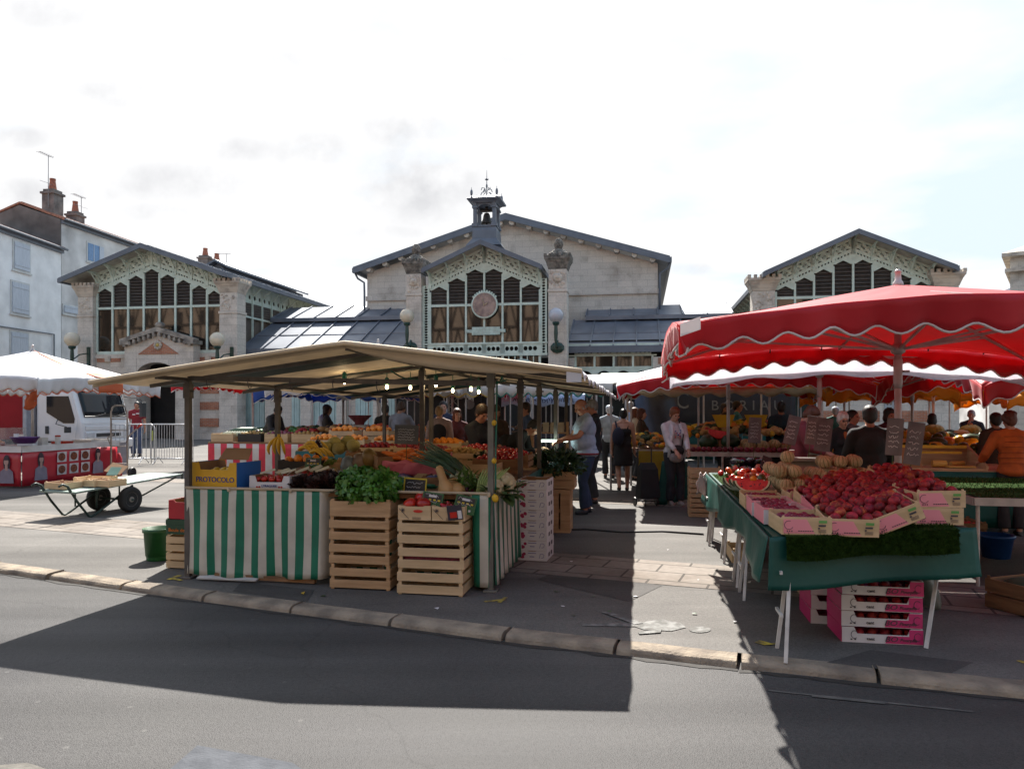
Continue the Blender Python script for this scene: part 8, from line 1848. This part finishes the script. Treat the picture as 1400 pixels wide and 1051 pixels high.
# shopping trolley standing by the white cardigan
t0=G(886,692); st=E('shopping_trolley',t0,math.radians(12),'black two-wheeled shopping trolley left of the woman in the white cardigan','shopping trolley')
m_tb=cloth_m('black trolley bag',(.014,.014,.015)); mb=MB(); mb.poly([(-.17,-.10,.14),(.17,-.10,.14),(.17,.12,.14),(-.17,.12,.14)],(0,0,.02)); mb.add([(-.18,-.11,.16),(.18,-.11,.16),(.18,.12,.16),(-.18,.12,.16),(-.145,-.08,.62),(.145,-.08,.62),(.145,.11,.62),(-.145,.11,.62),(-.10,-.02,.72),(.12,-.0,.72),(.12,.1,.72),(-.1,.1,.72)],[(0,1,5,4),(1,2,6,5),(2,3,7,6),(3,0,4,7),(4,5,9,8),(5,6,10,9),(6,7,11,10),(7,4,8,11),(8,9,10,11)]); mb.build('bag',m_tb,st,bevel=.015)
for s in (-1,1):
    mb=MB(); mb.lathe([(.03,-.014),(.07,-.014),(.075,0),(.07,.014),(.03,.014)],n=20); mb.build('wheel',m_black,st,loc=(s*.19,.1,.075),rz=(0,PI/2,0))
mb=MB(); mb.path([(-.12,.14,.1),(-.12,.15,.95),(-.06,.2,1.02),(.06,.2,1.02),(.12,.15,.95),(.12,.14,.1)],.011,6); mb.tube((-.19,.1,.075),(.19,.1,.075),.01,n=6); mb.path([(-.1,-.12,.02),(-.1,-.12,.14),(.1,-.12,.14),(.1,-.12,.02)],.01,6); mb.build('frame',m_black,st,smooth=True)
# ================================================================ lorry
def lorry():
    Kp=V((-12.05,20.5,0)); o=E('lorry',Kp,YAW,'white cab-over lorry with a red box body behind the food counter','lorry')
    # local: x = forward (to the right), y = across (away); near side at y=0
    m_wp=M('white lorry paint',(.62,.63,.65),(.56,.57,.59),1.5,.28,coat=.4); m_rb=M('red box body',(.26,.008,.014),(.2,.006,.01),1.5,.65,spec=.2); m_gl=Mglass('lorry glass',(.012,.014,.018),.03,1.33); m_tr=M('dark grey trim',(.03,.03,.033),rough=.6)
    W=2.0; CL_=1.5
    # cab as a lofted shell: profile in x-z, swept across y with rounded edges
    prof=[(-CL_,.62),(-CL_,2.22),(-.95,2.27),(-.42,2.24),(-.30,2.18),(-.05,1.38),(.0,1.22),(.02,.62)]
    mb=MB(); st=[(0,.08),(.05,.02),(.13,0),(W-.13,0),(W-.05,.02),(W,.08)]; n=len(prof)
    def insp(ins): 
        cx,cz=-.75,1.4; return [(cx+(x-cx)*(1-ins*.9),cz+(z-cz)*(1-ins*.9)) for x,z in prof]
    vs=[];fs=[]
    for y,ins in st: vs+=[(x,y,z) for x,z in insp(ins)]
    for s in range(len(st)-1):
        for i in range(n): fs.append((s*n+i,s*n+(i+1)%n,(s+1)*n+(i+1)%n,(s+1)*n+i))
    fs+=[tuple(range(n))[::-1],tuple((len(st)-1)*n+i for i in range(n))]
    mb.add(vs,fs); cab=mb.build('cab',m_wp,o,bevel=.03)
    mb=MB(); L=lambda t,y: V((-.30+.25*t+.012,y,2.18-.80*t))
    mb.grid(lambda u,v: L(.07+.86*v,.16+(W-.32)*u)+V((.03*math.sin(PI*u),0,0)),12,6); mb.build('windscreen',m_gl,cab,smooth=True,sol=.01)
    mb=MB(); a=[L(.04,.13),L(.04,W-.13),L(.97,W-.13),L(.97,.13)]; mb.path([p+V((.012,0,0)) for p in a],.02,6,closed=True); mb.build('windscreen_seal',m_tr,cab)
    mb=MB()
    for y in (.5,1.3): mb.bar(L(.98,y)+V((.03,0,0)),L(.86,y+.45)+V((.05,0,0)),.015,.02)
    mb.build('wiper',m_tr,cab)
    mb=MB(); mb.box((-.03,.12,1.02),(.025,W-.12,1.14)); mb.box((-.01,.1,.78),(.04,W-.1,.98)); mb.build('front_panel',m_wp,cab,bevel=.015)
    mb=MB(); mb.box((.03,.5,.82),(.05,W-.5,.92)); mb.build('grille',m_tr,cab)
    for y in (.12,W-.42): mb=MB(); mb.obox((.03,y+.15,.88),(.06,.3,.15)); mb.build('headlight',M('headlamp glass',(.5,.52,.55),rough=.15),cab,bevel=.02)
    mb=MB(); mb.box((-.1,.02,.48),(.10,W-.02,.74)); mb.build('bumper',m_wp,o,bevel=.04)
    mb=MB(); mb.box((.101,.75,.54),(.106,1.25,.64)); mb.build('number_plate',M('plate white',(.55,.55,.5)),o)
    # door on the near side with window
    mb=MB(); y=-.012
    mb.poly([(-1.22,y,.74),(-.22,y,.74),(-.13,y,1.28),(-.36,y,2.06),(-1.22,y,2.06)],(0,.03,0)); d=mb.build('door',m_wp,o,bevel=.012)
    mb=MB(); mb.poly([(-1.12,y-.012,1.52),(-.58,y-.012,1.22),(-.24,y-.012,1.22),(-.22,y-.012,1.34),(-.42,y-.012,1.98),(-1.12,y-.012,1.98)],(0,.01,0)); mb.build('door_window',m_gl,d)
    mb=MB(); mb.obox((-1.1,y-.02,1.03),(.10,.03,.22)); mb.build('handle',m_tr,d,bevel=.01)
    mb=MB(); mb.path([(-.75,y-.02,1.32),(-.75,-.10,1.2),(-.3,-.22,1.12)],.012,6); mb.obox((-.25,-.24,1.04),(.05,.2,.16)); mb.build('mirror',m_tr,o)
    mb=MB(); mb.path([(-.25,W,2.0),(.15,W+.15,1.95),(.2,W+.25,1.85)],.016,6); mb.obox((.2,W+.27,1.6),(.1,.2,.45)); mb.build('mirror',m_tr,o,bevel=.02)
    # chassis, wheels
    mb=MB(); mb.box((-5.2,.5,.5),(-.1,1.5,.68)); mb.box((-1.35,.0,.55),(-.25,W,.72)); mb.build('chassis',m_tr,o)
    for x in (-.80,-4.1):
        for yy in (.16,W-.16):
            mb=MB(); mb.lathe([(.16,-.1),(.36,-.12),(.40,-.08),(.40,.08),(.36,.12),(.16,.1)],n=28); wv=mb.build('wheel',M('tyre rubber',(.018,.018,.018),rough=.85),o,loc=(x,yy,.40),rz=(PI/2,0,0))
            mb=MB(); mb.lathe([(.0,.06),(.08,.10),(.16,.06),(.22,.09),(.225,.11)],n=20); mb.lathe([(.0,-.11),(.08,-.10),(.16,-.06),(.22,-.09)],n=20); mb.build('rim',m_pole,wv)
    mb=MB(); mb.box((-5.4,-.12,.75),(-1.72,W+.12,3.0)); b=mb.build('box_body',m_rb,o,bevel=.02)
    mb=MB(); mb.box((-1.78,-.14,.72),(-1.66,W+.14,3.03)); mb.box((-1.66,.05,.9),(-1.6,W-.05,2.95)); mb.build('front_frame',M('light grey frame',(.36,.37,.40)),b)
    mb=MB(); mb.poly([(-1.62,.1,2.3),(-.5,.1,2.3),(-1.62,.1,2.9)],(0,W-.2,0)); mb.build('wind_deflector',m_wp,o,bevel=.03)
    return o
lorry()
# ================================================================ cooked food counter
cq=V((-9.98,14.9,0)); fc=E('food_counter',cq,YAW,'cooked-food counter wrapped in a red printed banner under the white parasol','counter')
def K(a,b,z): return cq+E1*a+E2*b+V((0,0,z))
m_ban2=M('red printed banner',(.42,.015,.03),(.34,.01,.022),1.2,.4)
mb=MB(); mb.box((-3.2,.02,.78),(0,1.0,.84)); mb.box((-.95,1.0,.78),(0,2.7,.84)); mb.build('worktop',M('steel worktop',(.42,.42,.43),(.3,.3,.31),4,.3,metal=.4),fc)
mb=MB(); mb.grid(lambda u,v: V((-3.2+3.2*u,-.03+.01*math.sin(22*u),.74-.70*v)),40,4); mb.build('front_banner',m_ban2,fc,smooth=True,sol=.006)
mb=MB(); mb.grid(lambda u,v: V((.03+.012*math.sin(17*u),-.03+2.75*u,.74-.70*v)),40,4); sb=mb.build('side_banner',m_ban2,fc,smooth=True,sol=.006)
mb=MB(); mb.grid(lambda u,v: V((-3.2+3.235*u,-.05,.86-.13*v)),10,2); mb.grid(lambda u,v: V((.05,-.05+2.8*u,.86-.13*v)),10,2); mb.build('white_fringe',M('white oilcloth',(.62,.6,.6),(.5,.48,.48),3,.4),fc,sol=.008)
m_dish=M('printed dish',(.22,.05,.02),(.07,.02,.01),22,.5); m_pw=M('print white',(.55,.5,.5)); m_ph=M('print dark',(.05,.03,.04)); m_ps=M('print skin',(.42,.26,.22)); m_pg=M('print grey',(.22,.19,.24))
def pic(x,y0,z,kind,axis):
    # flat printed motifs: a dish on a white tray, or a woman's bust
    def Q(a,c,dd): return (x+a,-.045-dd,z+c) if axis=='x' else (.052+dd,x+a,z+c)
    def pg(pts,m,dd): mb.add([Q(a,c,dd) for a,c in pts],[tuple(range(len(pts)))],m)
    mb=MB(); circ=lambda r,s=1,cx=0,cz=0: [(cx+r*math.cos(2*PI*i/16),cz+r*s*math.sin(2*PI*i/16)) for i in range(16)]
    if kind=='dish': pg([(-.13,-.11),(.13,-.11),(.14,.11),(-.12,.11)],0,0); pg(circ(.10,.9),1,.004); nm='dish_print'
    else:
        pg(circ(.085,1.9,0,.10),2,0); pg([(-.17,-.32),(.17,-.32),(.15,-.08),(.06,-.02),(-.06,-.02),(-.15,-.08)],4,.004); pg([(-.03,-.06),(.03,-.06),(.03,.06),(-.03,.06)],3,.008); pg(circ(.055,1.35,0,.12),3,.012); nm='woman_print'
        pg([(-.06,.15),(.06,.15),(.05,.21),(-.05,.21)],2,.016)
    mb.build(nm,[m_pw,m_dish,m_ph,m_ps,m_pg],fc if axis=='x' else sb)
pic(-.32,0,.42,'bust','x'); pic(-1.1,0,.42,'bust','x')
pic(.42,0,.45,'bust','y'); pic(2.05,0,.46,'bust','y')
for r in range(2):
    for c in range(3): pic(.98+.34*c,0,.58-.27*r,'dish','y')
mb=MB(); mb.lathe([(.17,0),(.24,.13),(.25,.13),(.25,.15),(.22,.14),(.16,.02),(0,.015)],n=28); mb.build('basin',M('purple plastic',(.09,.035,.17),(.07,.025,.13),4,.35),None,P(34,606,14.9),0,smooth=True,label='purple plastic basin on the red counter',cat='basin').scale=(1.15,.8,.9)
def small(name,label,cat,prof,mt,loc,n=16): mb=MB(); mb.lathe(prof,n=n); return mb.build(name,mt,None,loc,0,smooth=True,label=label,cat=cat)
JR=small('jar','tall white plastic jar with red lid on the red counter','jar',[(.05,0),(.055,.02),(.055,.15),(.05,.16)],M('white plastic',(.6,.58,.56)),K(-.2,1.15,.845)); mb=MB(); mb.lathe([(.056,.16),(.056,.195),(.03,.2)],n=16); mb.build('lid',m_tom,JR)
small('cup','white paper cup at the left of the counter','cup',[(.035,0),(.045,.12),(.04,.115),(.03,.01)],m_wcard,P(22,601,14.9)); 
box('white food box with open lid behind the purple basin',K(-.3,.45,.845),YAW+.3,(.3,.2,.12),m_wcard,'food_box','box'); box('white card standing behind the basin',K(-.55,.5,.90),YAW,(.2,.02,.18),m_wcard,'card','card'); 
box('stack of pale takeaway trays on the counter',K(-.25,.75,.845),YAW,(.2,.16,.16),M('pale tray',(.5,.47,.44)),'tray_stack','trays'); box('low red tray on the counter behind the jar',K(-.35,1.45,.845),YAW,(.3,.3,.05),m_tom,'tray','tray'); box('pale crumpled film along the end of the counter',K(-.3,2.3,.845),YAW,(.5,.7,.06),M('pale film',(.5,.48,.46)),'film','film')
mb=MB(); mb.box((-2.6,.35,.86),(-.75,.36,1.22)); mb.box((-.76,.36,.86),(-.75,.9,1.22)); mb.build('sneeze_guard',Mglass('clear screen',(.5,.5,.5),.05,1.45,.25),fc)
heap('cooked food in trays on the left counter',K(-1.6,.5,.85),1.5,.4,.06,[m_dish,m_orange_f,m_tom],50,61,(.03,.05))
# ================================================================ crowd barriers
def barrier(L,x0):
    o=E('crowd_barrier',(0,0,0),0); mb=MB(); z0,z1=.16,1.17; r=.019
    c=.12; mb.path([(0,0,.02),(0,0,z1-c),(c*.3,0,z1-c*.3),(c,0,z1),(L-c,0,z1),(L-c*.3,0,z1-c*.3),(L,0,z1-c),(L,0,.02)],r,8); mb.tube((0,0,z0),(L,0,z0),r,n=8); mb.build('frame',m_galv,o,smooth=True)
    mb=MB(); n=int(L/.125)
    for i in range(1,n): mb.tube((L*i/n,0,z0),(L*i/n,0,z1),.0125,n=6)
    mb.build('bars',m_galv,o)
    for x in (.22*L/2+.1,L-.22*L/2-.1): mb=MB(); mb.path([(x,-.32,.01),(x,-.03,.2),(x,.03,.2),(x,.32,.01)],.016,6); mb.build('foot',m_galv,o)
    return o
m_galv=M('galvanised barrier',(.55,.56,.57),(.42,.43,.44),8,.38,metal=.3)
b1=barrier(2.05,0); p0=G(116,634); b1.location=p0; b1.rotation_euler=(0,0,.02); tag(b1,'grey crowd barrier partly hidden by the lorry and the sack truck','barrier','crowd barriers')
b2=dup(b1,(G(208,634).x,G(208,634).y-.05,0),.0,'grey crowd barrier between its neighbour and the stall pole, with a yellow tag',scale=(.6,1,1))
mb=MB(); mb.obox((.08,-.03,.84),(.05,.02,.3)); mb.build('yellow_tag',M('yellow green tag',(.45,.5,.12)),b2)
# ================================================================ sack truck
sp_=G(163,654); ht=E('sack_truck',sp_,YAW*.5,'tall aluminium sack truck standing behind the cart','sack truck'); m_alu=M('worn aluminium',(.40,.36,.33),(.28,.25,.23),8,.4,metal=.5)
mb=MB(); w_=.2
mb.path([(-w_,0,.1),(-w_,0,1.55),(-w_*.8,0,1.66),(-w_*.45,0,1.7),(w_*.45,0,1.7),(w_*.8,0,1.66),(w_,0,1.55),(w_,0,.1)],.02,8)
for z in (.35,.75,1.12,1.38): mb.tube((-w_,0,z),(w_,0,z),.014,n=6)
mb.build('frame',m_alu,ht,smooth=True); mb=MB(); mb.obox((0,-.12,.03),(.42,.24,.012)); mb.build('toe_plate',m_alu,ht)
mb=MB(); mb.path([(w_*.9,.0,.85),(w_+.12,-.12,1.0),(w_+.42,-.2,1.22)],.018,6); mb.tube((w_+.36,-.19,1.18),(w_+.47,-.21,1.26),.024,n=8,m=1); mb.path([(-w_,0,.75),(-w_-.02,-.1,.95),(-w_+.14,-.12,1.04)],.014,6); mb.build('handle',[m_alu,m_tom],ht,smooth=True)
for s in (-1,1): mb=MB(); mb.lathe([(.04,-.03),(.12,-.035),(.13,0),(.12,.035),(.04,.03)],n=20); mb.build('wheel',m_black,ht,loc=(s*.25,.1,.13),rz=(0,PI/2,0))
small('fire_extinguisher','red and white fire extinguisher between the counter and the sack truck','extinguisher',[(.07,0),(.075,.02),(.075,.42),(.04,.5),(.03,.55)],M('extinguisher red',(.45,.02,.03)),G(153,652)+V((0,.3,.0)))
box('grey speaker-like machine stacked behind the sack truck',P(161,646,18.2).xy.to_3d(),YAW,(.36,.3,.8),M('grey machine casing',(.3,.31,.33)),'machine','machine')
mch=[o for o in COL.objects if o.name=='machine'][0]; mb=MB()
for z in (.3,.62,.82):
    for x in (-.11,.11): mb.ell((x*.7,-.152,z*.85),(.055,.015,.05),14,8)
mb.build('round_port',M('navy port',(.04,.06,.16)),mch,smooth=True)
# ================================================================ flatbed cart
u_=V((.35,.937,0)).normalized(); yaw=math.atan2(-u_.x,u_.y); Hh=V((-6.56,10.72,0)); ct=E('hand_cart',Hh,yaw,'flat green two-wheeled market cart carrying four fruit crates','cart')
m_gpaint=M('grey green cart paint',(.22,.29,.25),(.14,.19,.165),4,.6,.1,det=8); m_dgp=M('dark green cart steel',(.02,.045,.035),(.012,.028,.022),8,.5)
mb=MB(); zb=lambda y: .42+.055*y
mb.poly([(-.36,-.12,zb(0)-.03),(.36,-.12,zb(0)-.03),(.36,1.85,zb(1.85)-.03),(-.36,1.85,zb(1.85)-.03)],(0,0,.03)); mb.build('bed',m_gpaint,ct,bevel=.006)
mb=MB()
for x in (-.27,.27):
    mb.cut().path([(x,-.30,zb(0)+.09),(x,-.24,zb(0)+.115),(x,-.16,zb(0)+.08),(x,.0,.25),(x,.18,.03),(x,.22,.02),(x,.3,.05),(x,.95,zb(.9)-.06)],.017,8)
    mb.path([(x,.18,.03),(x+.0,-.16,zb(0)+.05)],.012,6)
mb.build('leg',m_dgp,ct,smooth=True)
mb=MB()
for x in (-.22,.22): mb.tube((x,.35,zb(.35)-.03),(x,.35,.13),.012,n=6); mb.tube((x,.75,zb(.75)-.03),(x,.75,.2),.012,n=6)
mb.tube((-.4,.85,.2),(.4,.85,.2),.016,n=8); mb.path([(-.3,1.85,zb(1.85)-.03),(-.3,1.93,zb(1.9)-.01),(-.3,1.93,zb(1.9)-.1)],.014,6); mb.path([(.3,1.85,zb(1.85)-.03),(.3,1.93,zb(1.9)-.01),(.3,1.93,zb(1.9)-.1)],.014,6); mb.tube((.3,1.8,zb(1.8)-.05),(.2,1.2,.22),.013,n=6); mb.build('frame',m_dgp,ct,smooth=True)
for x in (-.33,.33):
    mb=MB(); mb.lathe([(.10,-.035),(.15,-.055),(.19,-.045),(.205,0),(.19,.045),(.15,.055),(.10,.035)],n=28); wv=mb.build('wheel',M('tyre rubber',(.018,.018,.018),rough=.85),ct,loc=(x,.85,.205),rz=(0,PI/2,0),smooth=True)
    mb=MB(); mb.lathe([(.0,-.04),(.04,-.045),(.05,-.02),(.09,-.02),(.11,-.04),(.11,.04),(.09,.02),(.05,.02),(.04,.045),(0,.04)],n=20); mb.build('rim',M('grey rim',(.25,.23,.2),rough=.6),wv)
def CT(x,y,z): return Hh+rotz(yaw)@V((x,y,z))
for (x,y,rz,L,W,lab,f) in ((-.14,.1,-.25,.40,.30,'cherry-printed crate at the handle end of the cart',PLUM),(.08,.42,-.35,.42,.30,'brown crate lying tilted behind the first on the cart',None),(-.12,.62,-.1,.5,.34,'long low crate at the back of the cart bed',None),(.30,.46,-.28,.44,.32,'front crate of red fruit with a card on the cart',PLUM)):
    o=crate(lab,CT(x,y,zb(y)+.005),yaw+rz+.3,L,W,.1,1,mt=m_wood2,group='crates on the cart'); fr=crframe(o)
    if f:
        for p in layer(fr,L-.05,W-.05,.02,.05,skip=.3): put(f,p,.02,'small dark red fruit left in the crates on the cart','cherry','fruit in the crates on the cart')
mb=MB(); mb.obox((0,0,0),(.2,.004,.15),eul(-.7,0,.1)); mb.build('card',M('green price card',(.25,.42,.32)),None,CT(.26,.62,.66),yaw,label='pale green card stuck in the front crate on the cart',cat='card')
mb=MB(); mb.obox((0,0,0),(.3,.006,.2),eul(-.9,.2,.1)); mb.build('carton_flap',m_card,None,CT(.10,.80,.68),yaw,label='brown cardboard sheet standing up behind the card on the cart',cat='cardboard')
# ================================================================ rear stalls closing the view
def backstall(label,px,d,L,dep,zf,zb_,mt,mtv,cloth,heapm,seed,val=.25,back=None):
    a=V(((px-700)/FOC*d,d,0)); o,_=awning(label,(a.x,a.y),(a.x+E1.x*L,a.y+E1.y*L),zf,zb_,dep,val,mt,mtv,6)
    mb=MB(); mb.box((.1,.3,.78),(L-.1,1.5,.82)); mb.build('table_top',m_woodd,o); mb=MB(); mb.grid(lambda u,v: V((.1+(L-.2)*u,.28+.02*math.sin(23*u)*v,.8-.74*v)),40,3); mb.build('cloth',cloth,o,smooth=True,sol=.004)
    if back: mb=MB(); mb.grid(lambda u,v: V((L*u,dep-.12+.05*math.sin(9*u+2*v),.05+(zb_-.1)*v)),20,4); mb.build('back_sheet',back,o,smooth=True,sol=.006)
    heap('goods laid out on the table of the '+label,a+E1*(L/2)+E2*.85+V((0,0,.82)),L-.4,.9,.2,heapm,int(40*L),seed,(.04,.08)); return o
m_dkblue=M('dark blue awning',(.03,.045,.10),(.02,.03,.07),2,.6,trans=.15); m_gsheet=M('dark grey sheet',(.035,.037,.04),(.022,.023,.026),2,.6); m_bur=M('burgundy awning',(.16,.012,.022),(.11,.008,.016),2,.6,trans=.2)
backstall('dark red awned stall deep in the middle of the market',500,24.5,4.2,3.0,2.3,2.6,m_bur,m_bur,m_gsheet,[m_aub,m_redleaf,m_tomo,m_woodd],71,back=m_gsheet)
backstall('dark blue awned stall in front of the clock pavilion doors',668,25.5,3.6,3.0,2.25,2.55,m_dkblue,m_dkblue,m_gsheet,[m_woodd,m_card,m_aub,m_wcard],72,back=m_gsheet)
backstall('grey sheeted stall behind the red striped one',372,24.0,4.0,3.0,2.3,2.6,m_gsheet,m_bur,m_green,[m_dkleaf,m_tomo,m_orange_f,m_aub],73)
backstall('dark awned stall at the end of the aisle',800,27.0,4.5,3.5,2.5,2.8,m_gsheet,m_gsheet,m_gsheet,[m_woodd,m_lemon,m_aub],74,back=m_gsheet)
backstall('green sheeted stall beyond the black banner',930,22.5,4.6,3.0,2.25,2.6,m_gsheet,m_green,m_green,[m_dkleaf,m_tomo,m_pot],75,back=M('teal back sheet',(.035,.075,.075),(.02,.05,.05),2,.6))
backstall('burgundy stall behind the rear gourds',1118,19.5,4.2,2.5,2.1,2.4,m_bur,m_amber,m_gsheet,[m_dkleaf,m_orange_f,m_tom,m_dkleaf],76)
sg=E('round_sign_board',P(642,547,18.6)-V((0,0,1.3)),YAW,'dark board with two round white emblems behind the ham stall','sign'); mb=MB(); mb.box((-.3,0,.5),(.3,.03,1.75)); mb.build('board',m_gsheet,sg); mb=MB()
for z in (1.5,1.2): mb.cut().lathe([(.13,0),(.13,.01)],n=20); mb.v=[V((p.x,-.01-p.z,p.y+z)) if p.z<.011 and abs(p.y)<.14 and p.z>=0 else p for p in mb.v]
mb.build('emblem',M('grey white emblem',(.34,.35,.37)),sg)
mb=MB(); o=E('lattice_mast',P(620,575,17.6)*1,0,'pale lattice post at the preserves stall','post'); o.location.z=0
for x in (-.11,.11): mb.tube((x,0,0),(x,0,2.2),.014,n=6)
for i in range(11): z=.1+.2*i; mb.bar((-.11,0,z),(.11,0,z+.2),.012,.012); mb.bar((.11,0,z),(-.11,0,z+.2),.012,.012)
mb.build('lattice',m_white,o)

mb=MB(); mb.path([G(x,y,.012) for x,y in ((775,724),(800,723),(850,727),(905,726),(962,730))],.012,6); mb.build('power_cable',m_black,None,smooth=True,label='black power cable lying across the aisle in front of the bald man',cat='cable')
rk=random.Random(12); SC=[]
for i,(mt,l,gp) in enumerate(((m_wcard,'small pale paper scrap lying on the asphalt','paper scraps on the ground'),(m_dkleaf,'small wilted green leaf lying on the asphalt','fallen leaves on the ground'))):
    for j in range(13):
        x,y=(rk.uniform(720,1010),rk.uniform(735,850)) if j%2 else (rk.uniform(200,1380),rk.uniform(785,900))
        q=G(x,y,.006); 
        if KB[0].y is None or q.y<5.37-.40*q.x+.12: continue
        mb=MB(); r=rk.uniform(.012,.03); k=5; mb.add([(r*rk.uniform(.6,1.2)*math.cos(2*PI*t/k),r*rk.uniform(.5,1)*math.sin(2*PI*t/k),rk.uniform(0,.008)) for t in range(k)]+[(0,0,.006)],[(t,(t+1)%k,k) for t in range(k)]); mb.build('paper_scrap' if i==0 else 'fallen_leaf',mt,None,q,0,label=l,cat='litter',group=gp)
bpy.data.scenes.remove(TS)
